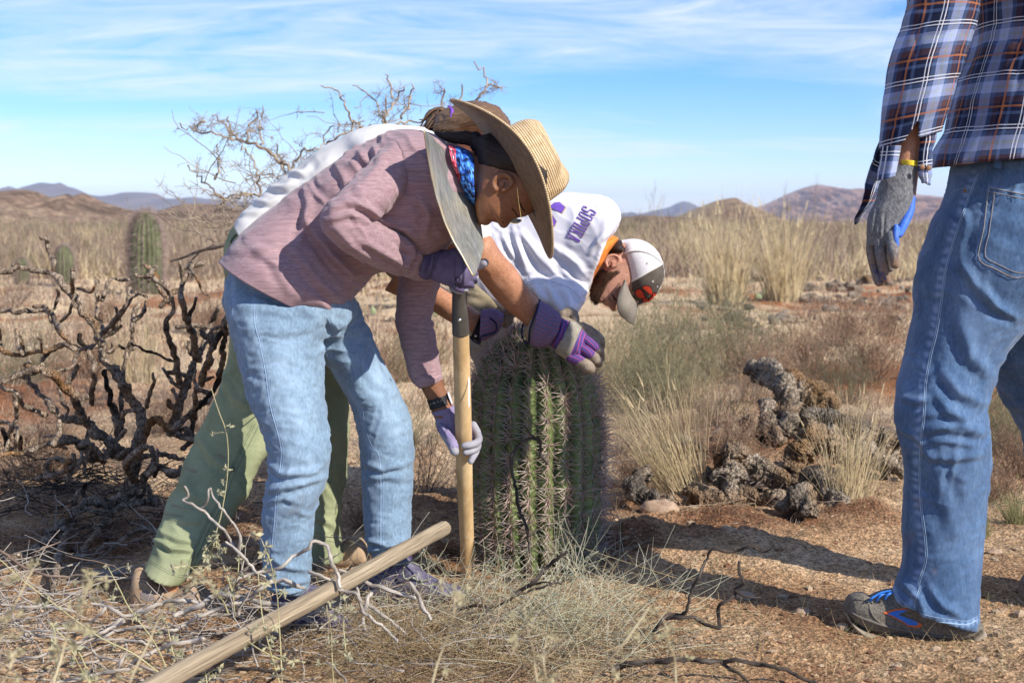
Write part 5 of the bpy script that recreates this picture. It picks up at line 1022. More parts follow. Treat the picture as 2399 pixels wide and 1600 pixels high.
for xx, yy in ((1157, 4.66), (1190, 4.88)):
    v0 = PX(np.array([W((xx, 900), yy)[0], yy, 0.0]))[1]; s_ = 3332/yy*.001
    shoe(p3, [(xx-40, v0-60), (xx-20, v0-85), (xx+30, v0-80), (xx+80, v0-50), (xx+120, v0-35), (xx+135, v0-25)], [(xx-42, v0-18), (xx-20, v0-16), (xx+30, v0-15), (xx+80, v0-14), (xx+120, v0-13), (xx+138, v0-14)], [(xx-42, v0-2), (xx-20, v0), (xx+30, v0), (xx+80, v0), (xx+120, v0), (xx+139, v0-5)], yy, [.03, .04, .042, .048, .04, .02], M_sh2, M_so2, 'hiking_shoe')
obj('ear_fold_shade', join([seam(sf3, fO((1500, 830), (1515, 790), (1545, 765), (1580, 775)), 1.2, .0), seam(sf3, fO((1520, 850), (1540, 820), (1535, 795)), 1.4, .0)]), M_lip, p3)  # dark reddish strips painted as the shade of the inner ear
hb = loft(fO((1600, 562), (1650, 575), (1680, 620)), fO((1462, 705), (1500, 720), (1600, 730)), 4.62, [.07, .082, .084], n=30, m=44); h3 = obj('hair', fold(hb, [], [(40, .1, .008, .002, 3)]), M_hair3, p3)
bp = fO((1640, 900), (1600, 930), (1560, 960), (1500, 1010), (1470, 1080), (1430, 1160), (1400, 1240), (1370, 1256), (1320, 1215), (1303, 1140), (1320, 1050), (1360, 970), (1400, 900), (1440, 870), (1480, 895), (1560, 905), (1600, 880))
def inpoly(p, poly):
    x, y = p; c = False; j = len(poly)-1
    for i in range(len(poly)):
        if (poly[i][1] > y) != (poly[j][1] > y) and x < (poly[j][0]-poly[i][0])*(y-poly[i][1])/(poly[j][1]-poly[i][1])+poly[i][0]: c = not c
        j = i
    return c
gs = []; bb = np.array(bp)
while len(gs) < 1500:
    q = (rng.uniform(bb[:, 0].min(), bb[:, 0].max()), rng.uniform(bb[:, 1].min(), bb[:, 1].max()))
    if inpoly(q, bp):
        if rng.random() < .35 and q[0] > fO((1560, 0))[0][0]: continue
        P = sf3.hit(*q, .0002); d = np.array([-.004+rng.normal(0, .002), -.003, -.006+rng.normal(0, .002)]); gs.append(tubeW([P, P+d*.6, P+d*1.2], [.0007, .0006, .0002], m=3, cap=(0, 0)))
obj('beard', join(gs), mat('beard_hair', [(.05, .024, .014), (.11, .055, .03)], 60, rough=.8), p3)
obj('eyebrow', seam(sf3, fO((1600, 1230), (1560, 1190), (1540, 1150)), 1.6, .001), M_hair3, p3); obj('lips', seam(sf3, fO((1420, 1245), (1440, 1230), (1462, 1212)), 1.4, .0), M_lip, p3); obj('eyelashes', seam(sf3, fO((1530, 1230), (1520, 1205), (1500, 1190)), .9, .0008), M_hair3, p3)
nk = loft(fO((1500, 523), (1420, 545), (1350, 615), (1322, 740), (1305, 880), (1268, 1010)), fO((1602, 562), (1560, 620), (1500, 700), (1430, 830), (1345, 965), (1300, 1082)), [4.60, 4.58, 4.56, 4.55, 4.56, 4.58], [.05, .07, .075, .07, .05, .03], n=60, m=40, bulge=(.01, .01))
obj('neck_scarf', fold(nk, [(fO((1480, 600), (1400, 760), (1340, 950)), 4, .008), (fO((1540, 600), (1460, 700), (1370, 880)), 4, .007), (fO((1350, 700), (1330, 850), (1290, 1000)), 4, .006)], [(60, .08, .014, .003, 7)]), mat('orange_bandana', [(.62, .16, .02), (.74, .24, .04)], 30, rough=.8), p3)
# cap
cpA = fO((1655, 566), (1760, 552), (1860, 566), (1960, 618), (2040, 705), (2085, 810), (2104, 900), (2098, 960), (2080, 1020), (2040, 1110), (1960, 1190), (1880, 1240))
cpB = fO((1640, 640), (1636, 700), (1638, 760), (1645, 820), (1652, 870), (1662, 920), (1675, 970), (1690, 1015), (1705, 1060), (1730, 1120), (1770, 1190), (1815, 1258))
M_mesh = mat('white_mesh', [(.62, .61, .63), (.78, .77, .79)], 380, rough=.8, lohi=(.45, .55), bump=(500, .9, .002)); M_cap = mat('olive_grey_twill', [(.075, .062, .05), (.12, .10, .08)], 40, rough=.9, bump=(400, .3, .001)); M_vis = mat('sun_faded_visor', [(.19, .165, .135), (.26, .23, .19)], 20, rough=.9)
cp_ = loft(cpA, cpB, 4.62, [.05, .085, .095, .10, .102, .102, .10, .098, .094, .08, .06, .03], n=90, m=90, ex=2.3, bulge=(.01, .006))
cap_ = obj('cap', cp_, M_mesh, p3); sfc = Surf(cp_)
fp = fO((1703, 1045), (1760, 1020), (1850, 970), (1950, 910), (2040, 850), (2083, 822), (2098, 880), (2098, 960), (2075, 1030), (2030, 1120), (1950, 1190), (1880, 1235), (1818, 1262), (1760, 1180), (1725, 1110))
obj('front_panel', decal(sfc, [fp], .002, 4), M_cap, cap_)
obj('seam', join([seam(sfc, fO((1660, 720), (1750, 685), (1850, 682), (1960, 720), (2060, 790), (2083, 822)), 3.2, .001), seam(sfc, fO((1700, 1040), (1800, 990), (1900, 930), (2000, 870), (2078, 825)), 2.4, .001), seam(sfc, fO((1650, 590), (1643, 700), (1660, 860), (1690, 1000)), 3.4, .001)]), M_white, cap_)
obj('eyelet', join([seam(sfc, [(c[0]+1.8*math.cos(a), c[1]+1.8*math.sin(a)) for a in np.linspace(0, 6.3, 9)], .7, .0025, step=1) for c in fO((1925, 812), (1978, 1012))]), M_white, cap_)
red = [fO((1803, 1132), (1812, 1098), (1845, 1085), (1872, 1110), (1880, 1140), (1900, 1178), (1862, 1183), (1825, 1168)), fO((1866, 1068), (1908, 1051), (1950, 1066), (1968, 1108), (1962, 1152), (1925, 1120), (1892, 1092)), fO((1872, 1192), (1905, 1185), (1925, 1200), (1968, 1160), (1978, 1128), (2012, 1134), (1990, 1172), (1930, 1216), (1882, 1224))]
obj('emblem', join([decal(sfc, [[tuple(np.mean(r, 0)+(np.array(q)-np.mean(r, 0))*1.14) for q in r] for r in red], .0035, 2)]), M_navyin, cap_)
obj('emblem_thread', join([decal(sfc, [r], .0055, 2) for r in red]), mat('red_thread', [(.62, .045, .02), (.70, .07, .03)], 90, rough=.7), cap_)
vA = fO((1672, 985), (1625, 1100), (1592, 1240), (1612, 1350), (1700, 1440), (1776, 1486)); vA = [(a, b, y) for (a, b), y in zip(vA, (4.53, 4.50, 4.49, 4.50, 4.54, 4.60))]
vB = fO((1690, 1010), (1715, 1080), (1745, 1150), (1775, 1205), (1800, 1240), (1822, 1268)); vB = [(a, b, y) for (a, b), y in zip(vB, (4.53, 4.53, 4.535, 4.54, 4.56, 4.60))]
obj('visor', shell(sheet(vA, vB, 30, 20, arch=.02), .003), M_vis, cap_)

# ------------------------------------------------ man in plaid at the right edge
p4 = thing('person', (W((2200, 1500), 3.28)[0], 3.28, 0), 'person in blue plaid shirt and jeans standing at the right edge with a grey glove', 'person')
qA = [(2235, 380), (2217, 470), (2185, 521), (2159, 604), (2145, 665), (2143, 731), (2127, 814), (2108, 897), (2097, 948), (2102, 1006), (2118, 1069), (2121, 1133), (2116, 1229), (2115, 1324), (2098, 1372), (2092, 1402)]
qB = [(2520, 380), (2560, 470), (2560, 560), (2520, 650), (2450, 720), (2405, 760), (2357, 821), (2322, 905), (2310, 960), (2316, 1018), (2316, 1069), (2312, 1133), (2304, 1229), (2296, 1324), (2290, 1400), (2290, 1472)]
qy = [3.28]*7+[3.27, 3.26, 3.26, 3.27, 3.28, 3.29, 3.29, 3.29, 3.29]; qt = [.14, .16, .165, .16, .14, .13, .115, .105, .10, .098, .095, .092, .09, .088, .09, .092]
l2A = [(2380, 560), (2330, 700), (2320, 800), (2330, 880), (2352, 940), (2385, 990), (2402, 1040), (2410, 1200), (2412, 1370)]; l2B = [(2640, 560), (2610, 700), (2590, 800), (2590, 900), (2590, 1000), (2600, 1100), (2600, 1200), (2600, 1300), (2600, 1400)]
j4 = union([loft(qA, qB, qy, qt, n=110, m=56), loft(l2A, l2B, [3.4, 3.45, 3.5, 3.54, 3.56, 3.58, 3.6, 3.6, 3.6], [.14, .13, .12, .11, .1, .1, .095, .09, .09], n=60, m=44)], .0048, 4)
j4f = [(fR((395, 560), (430, 680), (510, 760)), 18, .009), (fR((330, 740), (380, 810), (470, 850)), 15, .010), (fR((300, 800), (350, 880), (450, 960)), 14, .007), (fR((240, 960), (330, 940), (470, 960)), 13, .008), (fR((260, 900), (340, 890), (420, 905)), 9, .004), (fR((250, 1000), (330, 990), (450, 1010)), 8, .004), (fR((250, 1040), (360, 1060), (480, 1040)), 10, .006),
       (fR((340, 1000), (400, 1150), (420, 1250)), 16, .0025), (fR((290, 1000), (310, 1150), (370, 1320)), 20, .005), (fR((390, 330), (470, 450), (560, 520)), 12, .008), (fR((480, 420), (520, 500), (600, 540)), 10, .007), (fR((160, 830), (230, 850), (300, 830)), 9, .006),
       (fH((640, 640), (800, 800), (860, 960)), 9, .009), (fH((900, 700), (1000, 850), (1180, 950)), 10, .008), (fR((400, 120), (420, 200), (390, 300)), 10, .006), (fR((170, 950), (230, 980), (290, 1060)), 9, .006)]
j4 = fold(j4, j4f, [(-30, .16, .05, .0032, 81), (25, .07, .018, .0024, 83), (80, .2, .03, .003, 84), (-10, .05, .010, .0012, 85)])
sB4 = fR((455, 10), (420, 100), (385, 200), (365, 260), (335, 370), (320, 480), (300, 600), (280, 680), (262, 780), (255, 900), (245, 1000), (240, 1120), (245, 1230), (260, 1350), (262, 1430), (235, 1520))+fH((800, 680), (760, 800), (750, 890))
pk = fR((500, 60), (490, 130), (478, 220), (462, 325), (520, 360), (600, 392), (680, 360)); pk2 = fR((520, 75), (510, 150), (498, 230), (486, 315), (540, 348), (610, 375), (680, 350))
hem4 = fH((560, 700), (590, 800), (680, 890), (800, 960), (950, 1000), (1100, 1020), (1240, 1030), (1320, 990))
me = mesh('jeans', j4, M_jeans2); V4 = j4[0]; zz = .5+.5*np.sin(V4[:, 2]*300+4*vn(V4, 30, 2)); zx = .5+.5*np.sin(V4[:, 0]*420)
wm = linemask(j4, [([(a-8, b) for a, b in sB4], 8, 1.0)])*zz*.75+linemask(j4, [(hem4, 7, 1.0)])*zx*1.0+linemask(j4, [(pk, 5, .55), (pk2, 5, .4), (fR((500, 62), (680, 95)), 6, .5)])+linemask(j4, [(fR((560, 200), (560, 300)), 42, .35), (fR((330, 760), (400, 830)), 12, .3), (fR((400, 430), (480, 620)), 50, .26), (fR((210, 450), (180, 850)), 26, .22), (fR((370, 1000), (400, 1400)), 45, .12), (fG((700, 900), (600, 1040)), 14, .35)])*(.7+.5*vn(V4, 30, 7))
setattrf(me, 'wear', np.clip(wm, 0, .75)); setattrf(me, 'dirt', np.clip(.55*linemask(j4, [(fR((240, 1190), (240, 1240)), 8, .6), (fH((930, 520), (950, 560)), 5, .8), (fH((720, 200), (700, 280)), 8, .5)])*(.5+vn(V4, 70, 3)), 0, 1))
je4 = obj('jeans', me, parent=p4); sf4 = Surf(j4)
obj('seam', join([seam(sf4, sB4, 1.5, -.0003), seam(sf4, [(a+4, b) for a, b in sB4], .7, .0003), seam(sf4, [(a+2, b-9) for a, b in hem4[1:]], .7, .0005)]), M_stitchb, je4)
obj('hem', seam(sf4, hem4, 2.2, -.0008, m=8), M_stitchb, je4)
pkp = fR((500, 60), (478, 220), (462, 325), (520, 360), (600, 392), (640, 380), (640, 90))
pko = obj('back_pocket', decal(sf4, [pkp], .0022, 5), me.materials[0], je4); 
obj('pocket_stitching', join([seam(sf4, pk, .9, .003), seam(sf4, pk2, .8, .003), seam(sf4, fR((500, 62), (640, 92)), 1.0, .003), seam(sf4, fR((500, 78), (640, 108)), .8, .003)]), M_stitch, pko)
obj('rivet', ball(sf4.hit(*fR((411, 74))[0], .001), (.0045, .003, .0045)), M_button, je4)
obj('front_pocket_edge', join([seam(sf4, fG((620, 1020), (650, 1000), (700, 990), (710, 1000)), 1.2, .0005)]), M_stitchb, je4)
wb = loft(fG((700, 880), (640, 960)), fG((1500, 960), (1500, 1020)), 3.28, [.145, .152], n=10, m=80, cap=(0, 0))
wbo = obj('waistband', shell(wb, .003), M_jeans2, je4); sfw4 = Surf(wb)
obj('belt_loop', shell(sheet([(a, b, 3.12) for a, b in fG((855, 805), (850, 885))], [(a, b, 3.12) for a, b in fG((890, 805), (885, 885))], 6, 4), .003), M_jeans2, je4)
# plaid shirt body and sleeve
tbA = [(2270, -420), (2262, -200), (2272, -40), (2285, 60), (2275, 130), (2250, 210), (2225, 300), (2200, 350), (2185, 392)]; tbB = [(2760, -420), (2770, -200), (2760, -40), (2740, 60), (2720, 130), (2700, 210), (2690, 300), (2690, 330), (2690, 348)]
tb4 = loft(tbA, tbB, 3.27, [.22, .22, .215, .21, .205, .20, .195, .19, .19], n=130, m=150, ex=2.4, cap=(1, 0))
tb4 = fold(tb4, [(fG((760, 100), (740, 250), (700, 400)), 10, .010), (fG((900, 450), (800, 560), (700, 640)), 11, .008), (fG((1000, 300), (860, 420), (760, 560)), 12, .007), (fG((700, 500), (690, 650), (680, 790)), 8, .007)], [(35, .2, .04, .006, 91), (80, .2, .03, .004, 92)])
s4 = obj('flannel_shirt', shell(tb4, .003), M_plaid2, p4)
f4A = fG((435, -450), (415, -200), (398, 0), (372, 110), (330, 240), (297, 370), (284, 480), (270, 570), (260, 690), (250, 780)); f4B = fG((800, -450), (785, -200), (765, 0), (755, 90), (722, 200), (680, 320), (655, 420), (625, 510), (590, 610), (565, 690))
s4y = [3.13, 3.11, 3.10, 3.09, 3.09, 3.09, 3.09, 3.09, 3.09, 3.09]; slf = loft(f4A, f4B, s4y, [.085, .085, .08, .078, .075, .072, .070, .068, .062, .058], n=130, m=110, cap=(1, 0))
slf = fold(slf, [(fG((420, 420), (520, 440), (620, 470)), 9, .007), (fG((640, 300), (560, 380), (470, 420)), 9, .006), (fG((310, 520), (360, 620), (300, 720)), 8, .007), (fG((700, 120), (680, 230), (640, 330)), 9, .007), (fG((480, 560), (420, 620), (380, 720)), 7, .006)], [(70, .14, .03, .005, 93), (20, .1, .03, .003, 94)])
# open the sleeve slit: keep faces outside the traced gap
gap = fG((495, 480), (470, 590), (400, 700), (345, 770), (330, 1000), (455, 1000), (458, 620)); pc = PX(slf[0]); Nn = normals(slf)
def cut(g, poly, front=True):
    p = PX(g[0]); ins = np.array([inpoly(q, poly) for q in p]); fr0 = g[0][:, 1] < np.median(g[0][:, 1]) if front else np.ones(len(p), bool); bad = ins & fr0
    g[1] = g[1][~bad[g[1]].all(1)]; g[2] = g[2][~bad[g[2]].all(1)] if len(g[2]) else g[2]; return g
slf = cut(slf, gap); so4 = obj('sleeve', shell(slf, .0022), M_plaid, s4)
obj('cuff', shell(fold(sheet([(a, b, 3.045+.0*k) for k, (a, b) in enumerate(fG((255, 770), (245, 860), (228, 950)))], [(a, b, 3.03) for a, b in fG((362, 765), (345, 860), (328, 925))], 30, 16, arch=.02), [], [(20, .05, .012, .002, 4)]), .004), M_plaid, so4)
obj('cuff', shell(fold(sheet([(a, b, 3.05) for a, b in fG((458, 600), (460, 720), (455, 800), (448, 910), (470, 962))], [(a, b, 3.06) for a, b in fG((500, 600), (545, 715), (524, 790), (523, 900), (515, 972))], 34, 12, arch=.012), [], [(20, .05, .012, .002, 4)]), .004), M_plaid2, so4)
for q in ((475, 650, 3.036), (472, 878, 3.036), (506, 882, 3.04)):
    b_ = obj('button', ball(W(fG(q[:2])[0], q[2]), (.0060, .003, .0060)), M_button, so4)
tl = sheet([(a, b, 3.16) for a, b in fG((300, 600), (240, 760), (200, 880), (160, 1050), (118, 1150), (122, 1180))], [(a, b, 3.20) for a, b in fG((380, 700), (330, 850), (290, 960), (240, 1050), (180, 1110), (128, 1180))], 40, 14)
obj('shirt_tail', shell(fold(tl, [(fG((260, 780), (220, 920), (180, 1050)), 4, .006)], [(60, .1, .014, .003, 5)]), .002), M_plaid2, s4)
obj('hem', join([seam(Surf(tb4), fG((545, 860), (620, 835), (700, 800), (800, 797), (1000, 797)), 1.2, .001)]), M_plaid2, s4)
# forearm, gloved hand
arm4 = tp([(2165, 100, 3.10, 42), (2140, 250, 3.10, 38), (2130, 330, 3.095, 34), (2122, 400, 3.09, 30), (2110, 480, 3.09, 32)], m=32, n=30)
b4 = union([arm4, tp([(2230, -260, 3.14, 50), (2190, -60, 3.11, 46), (2165, 110, 3.10, 42)], m=20), loft(*thin(tbA, tbB, .85), 3.28, .16, n=20, m=24), inner(qA, qB, qy, qt, .7), inner(l2A, l2B, [3.4, 3.45, 3.5, 3.54, 3.56, 3.58, 3.6, 3.6, 3.6], .1, .6), tp([(2450, -430, 3.28, 60), (2440, -560, 3.27, 58)]), ball(W((2430, -700), 3.27), (.08, .10, .12)), tp(fG((760, 780, 3.24, 85), (800, 900, 3.24, 100)))], .005, 2)
obj('body', b4, M_skin2, p4)
hd4 = [loft(fG((330, 870), (255, 950), (228, 1050), (192, 1130), (181, 1210), (190, 1290)), fG((448, 870), (438, 960), (425, 1040), (395, 1130), (360, 1210), (345, 1290)), 3.085, [.030, .034, .036, .034, .030, .024], n=50, m=40),
    tp(fG((215, 1200, 3.085, 26), (212, 1260, 3.085, 26))), tp(fG((300, 1200, 3.07, 32), (306, 1260, 3.065, 30)))]
FG4 = [((206, 1225, 3.09, 25), (204, 1310, 3.092, 24), (216, 1400, 3.088, 22), (246, 1486, 3.08, 19)), ((246, 1235, 3.074, 25), (250, 1330, 3.068, 25), (268, 1420, 3.066, 23), (290, 1478, 3.068, 19)), ((312, 1235, 3.056, 29), (318, 1310, 3.046, 28), (330, 1388, 3.046, 23)), ((276, 1240, 3.078, 25), (290, 1330, 3.078, 25), (305, 1410, 3.078, 20))]
h4 = union(hd4, .0022, 1); h4 = fold(h4, [(fG((235, 1100), (222, 1200), (215, 1260)), 3.5, -.003), (fG((275, 1120), (270, 1200), (268, 1260)), 3.5, -.003)], [(85, .05, .012, .0018, 4)])
me = mesh('glove', h4, M_knit); setattrf(me, 'dirt', np.clip(np.clip((PX(h4[0])[:, 1]-590)/70, 0, 1)*(.55+1.1*vn(h4[0], 60, 3)), 0, .85))
g5 = obj('glove', me, parent=p4)
fgs = []
for q in FG4:
    gg = fold(tp(fG(*q), m=24, n=40), [], [(85, .03, .009, .0014, 4), (0, .02, .02, .001, 6)]); fgs.append(gg); mf = mesh('finger', gg, M_knit); setattrf(mf, 'dirt', np.clip(np.clip((PX(gg[0])[:, 1]-565)/70, 0, 1)*(.6+1.1*vn(gg[0], 60, 3)), 0, .9)); obj('finger', mf, parent=g5)
sfh4 = Surf(join([h4]+fgs))
M_latexd = mat('muddy_blue_latex', [(.035, .06, .20), (.10, .09, .14), (.20, .14, .09)], 90, rough=.8)
lx = union([tp(fG((418, 1040, 3.075, 20), (405, 1110, 3.07, 24), (375, 1180, 3.06, 24), (352, 1230, 3.055, 20))), tp(fG((335, 1190, 3.05, 14), (333, 1250, 3.045, 16), (338, 1290, 3.045, 14)))], .0018, 2)
me = mesh('latex_palm', lx, M_latex); setattrf(me, 'dirt', np.clip(np.clip((PX(lx[0])[:, 1]-540)/60, 0, 1)*(.4+vn(lx[0], 90, 3)), 0, .9)); obj('latex_palm', me, parent=g5)
for q in (((232, 1440), (250, 1485), (285, 1465), (270, 1425)), ((205, 1390), (225, 1440), (240, 1430), (225, 1385))): obj('latex_tip', decal(sfh4, [fG(*q)], .0012, 2), M_latexd, g5)
obj('cuff_trim', loft(fG((338, 842), (342, 868)), fG((452, 850), (450, 880)), 3.088, [.0335, .0335], n=8, m=40, ex=2.0), M_yell, g5)
# trail shoe
top = fH((128, 830), (150, 775), (260, 735), (350, 770), (450, 730), (560, 700), (800, 700), (1100, 800), (1300, 960), (1345, 1010)); mid = fH((130, 925), (165, 985), (260, 1045), (350, 1080), (450, 1105), (560, 1125), (800, 1170), (1000, 1185), (1200, 1150), (1350, 1060))
bot = fH((125, 955), (170, 1040), (260, 1110), (350, 1150), (450, 1170), (560, 1190), (800, 1235), (1050, 1262), (1260, 1235), (1385, 1115))
M_sh4 = mat('grey_mesh_upper', [(.085, .075, .06), (.17, .15, .12), (.24, .21, .17)], 260, rough=.85, lohi=(.35, .65), bump=(300, .9, .003)); M_so4 = mat('dusty_foam', [(.22, .18, .13), (.36, .30, .22)], 24, rough=.9)
s_, up = shoe(p4, top, mid, bot, [3.33, 3.325, 3.32, 3.315, 3.31, 3.305, 3.295, 3.285, 3.275, 3.27], [.02, .038, .048, .05, .048, .044, .04, .04, .038, .026], M_sh4, M_so4, 'trail_shoe', n=60); sf = Surf(up)
M_ovl = mat('taupe_overlay', [(.12, .105, .085), (.17, .15, .125)], 50, rough=.8); M_orange = mat('orange_piping', [(.62, .13, .03)], 20, rough=.6); M_blue = mat('bright_blue_trim', [(.02, .13, .50), (.04, .20, .62)], 40, rough=.5)
obj('overlay', join([seam(sf, fH(*q), w, .0) for q, w in (((( 140, 900), (250, 960), (380, 1010), (520, 1050), (700, 1090), (900, 1130), (1100, 1140)), 4.2), (((340, 830), (350, 900), (400, 980), (480, 1040)), 2.5), (((200, 800), (300, 810), (340, 850)), 2.5), (((540, 880), (580, 960), (560, 1040)), 2.2), (((650, 900), (700, 1000), (720, 1080)), 1.6), (((500, 820), (600, 880), (700, 960), (850, 1060)), 1.8), (((180, 850), (200, 930), (260, 960)), 1.6))]), M_ovl, s_)
lg_ = fH((480, 922), (560, 895), (655, 882), (690, 895), (610, 920), (600, 935), (720, 975), (800, 1010), (808, 1035), (770, 1045), (700, 1035), (620, 985), (540, 945)); c = np.mean(lg_, 0)
obj('side_emblem', decal(sf, [[tuple(c+(np.array(q)-c)*1.10+np.array([0, .3])) for q in lg_]], .0022, 2), M_orange, s_); obj('emblem_fill', decal(sf, [[tuple(c+(np.array(q)-c)*.88) for q in lg_]], .0036, 2), M_blue, s_)
sfs = Surf(loft(mid, bot, [3.33, 3.325, 3.32, 3.315, 3.31, 3.305, 3.295, 3.285, 3.275, 3.27], [a*1.12+.004 for a in [.02, .038, .048, .05, .048, .044, .04, .04, .038, .026]], n=60, m=36, ex=3.2, bulge=(.004, .006)))
obj('sole_insert', join([decal(sfs, [fH((262, 1015), (470, 1070), (360, 1082), (310, 1060))], .001, 2), decal(sfs, [fH((745, 1100), (830, 1100), (1000, 1150), (840, 1168))], .001, 2)]), mat('blue_grey_foam', [(.12, .19, .28), (.20, .28, .38)], 50), s_)
obj('sole_lettering', text(sfs, 'CASCADIA', fH((492, 1112))[0], fr(0, 0, .2551)((31, 6))[0], fr(0, 0, .2551)((24, 5))[0], fr(0, 0, .2551)((4, -24))[0], .55, .0012, 0), M_so4, s_)
obj('tread', join([seam(sfs, fH(*q), .6, .0005) for q in (((1080, 1190), (1100, 1215), (1105, 1250)), ((1150, 1180), (1165, 1210), (1180, 1250)), ((1220, 1165), (1240, 1200), (1255, 1235)), ((1290, 1135), (1310, 1170), (1320, 1200)), ((900, 1190), (920, 1240)), ((1000, 1195), (1015, 1250)))]), M_so2, s_)
obj('laces', join([tp(fH(*q), m=8, n=12) for q in (((345, 810, 3.275, 12), (370, 780, 3.27, 12), (430, 750, 3.28, 12)), ((410, 805, 3.272, 12), (440, 765, 3.268, 12), (500, 735, 3.28, 12)), ((485, 790, 3.268, 12), (510, 755, 3.265, 12), (550, 735, 3.27, 12)), ((360, 790, 3.268, 10), (440, 740, 3.27, 10), (530, 718, 3.27, 10)))]), M_blue, s_)
v0 = 1490; shoe(p4, [(2396, 1360), (2410, 1345), (2470, 1350), (2530, 1370), (2600, 1400)], [(2394, 1405), (2410, 1410), (2470, 1412), (2530, 1413), (2600, 1413)], [(2394, 1418), (2410, 1424), (2470, 1425), (2530, 1425), (2600, 1422)], 3.58, [.03, .045, .045, .04, .02], M_sh4, M_so4, 'trail_shoe')
# ================================================================ PLANTS
M_bark = mat('charred_bark', [(.07, .05, .038), (.22, .165, .12), (.42, .33, .245), (.58, .47, .36)], 26, (1, 1, 1), rough=1, detail=10, lohi=(.30, .72), bump=(70, 1, .010), spec=.1, attr=[('orange', (.30, .15, .055)), ('char', (.018, .014, .012))])
M_deadw = mat('silver_deadwood', [(.10, .085, .07), (.34, .30, .255), (.50, .455, .40)], 30, (3, .25, 1), coord='uvm', rough=.95, detail=9, lohi=(.28, .62), fine=(120, .3, (2, .2, 1)), bump=(120, .8, .003, (2, .15, 1)), spec=.1)
M_darkw = mat('dark_deadwood', [(.02, .016, .013), (.075, .06, .05), (.20, .17, .15)], 30, (3, .3, 1), coord='uvm', rough=.95, detail=9, lohi=(.3, .75), bump=(120, .8, .003, (2, .2, 1)), spec=.1)
M_straw_g = mat('dry_grass', [(.36, .27, .14), (.55, .44, .26), (.68, .58, .38)], 5, rough=.8, detail=4, trans=.25)
M_straw_b = mat('brown_grass', [(.20, .13, .07), (.34, .24, .13), (.44, .34, .20)], 4, rough=.9, detail=4, trans=.2)
M_green_g = mat('green_grass', [(.14, .14, .06), (.30, .28, .13)], 5, rough=.85, trans=.2)
M_wire = mat('pale_green_stems', [(.26, .26, .17), (.44, .44, .31), (.58, .53, .41)], 12, rough=.7, detail=4)
M_weed = mat('yellow_green_stems', [(.36, .33, .16), (.52, .46, .26)], 20, rough=.8); M_leaf = mat('grey_green_leaves', [(.27, .26, .16), (.42, .40, .26), (.55, .49, .28)], 30, rough=.9, trans=.25)
M_brush = mat('brown_twigs', [(.12, .08, .06), (.26, .19, .14), (.40, .31, .235)], 4, rough=1); M_brush2 = mat('olive_brush', [(.14, .125, .07), (.25, .225, .13), (.36, .32, .19)], 4, rough=1, trans=.1)
M_red = mat('rusty_brush', [(.15, .085, .055), (.27, .17, .11), (.38, .28, .19)], 4, rough=1)
M_twig = mat('thorn_twigs', [(.18, .135, .10), (.31, .245, .18), (.42, .35, .26)], 8, rough=1)
def blades(base, dirn, ln, w, bend, k=4, face=None, seed=0):
    """flat grass blades: arrays base (n,3), dirn (n,3), ln, w (n,), bend (n,3) added along s^2"""
    n = len(base); r_ = np.random.default_rng(seed); s = np.linspace(0, 1, k+1)
    C = base[:, None]+dirn[:, None]*(ln[:, None]*s)[..., None]+bend[:, None]*(ln[:, None]*s**2)[..., None]
    a = r_.uniform(-.7, .7, n); side = np.stack([np.cos(a), np.sin(a), 0*a], -1)[:, None]*(w[:, None]*(1-s*.85))[..., None]
    V = np.stack([C-side, C+side], 2).reshape(-1, 3); b = (np.arange(n)*(k+1)*2)[:, None]+np.arange(k)*2
    Q = np.stack([b, b+1, b+3, b+2], -1).reshape(-1, 4); return [V, Q, np.zeros((0, 3), int), V*0+r_.uniform(0, 50, (len(V), 1))*0]
def tuft(n, h, spread, w=.0011, lean=(0, 0), rb=.04, seed=1, droop=.25):
    r_ = np.random.default_rng(seed); a = r_.uniform(0, 6.283, n); q = np.abs(r_.normal(0, .55, n))*spread; rr = rb*r_.uniform(0, 1, n)**.5; a2 = a+r_.normal(0, .5, n)
    base = np.stack([rr*np.cos(a2), rr*np.sin(a2), 0*a], -1); d = np.stack([np.sin(q)*np.cos(a)+lean[0], np.sin(q)*np.sin(a)+lean[1], np.cos(q)], -1); d /= np.linalg.norm(d, axis=1)[:, None]
    ln = h*(1-.75*r_.uniform(0, 1, n)**2.2); bend = np.stack([np.cos(a), np.sin(a), -.6+0*a], -1)*droop*q[:, None]+r_.normal(0, .13, (n, 3))
    g = blades(base, d, ln, np.full(n, w)*r_.uniform(.6, 1.3, n), bend, seed=seed)
    nh = n//6; i = r_.choice(n, nh, False)    # seed heads
    tips = base[i]+d[i]*ln[i, None]+bend[i]*ln[i, None]; dd = d[i]+bend[i]*2; dd /= np.linalg.norm(dd, axis=1)[:, None]
    g2 = blades(tips-dd*h*.10, dd, np.full(nh, h*.12), np.full(nh, w*2.0), r_.normal(0, .1, (nh, 3)), k=2, seed=seed+1)
    return join([g, g2])
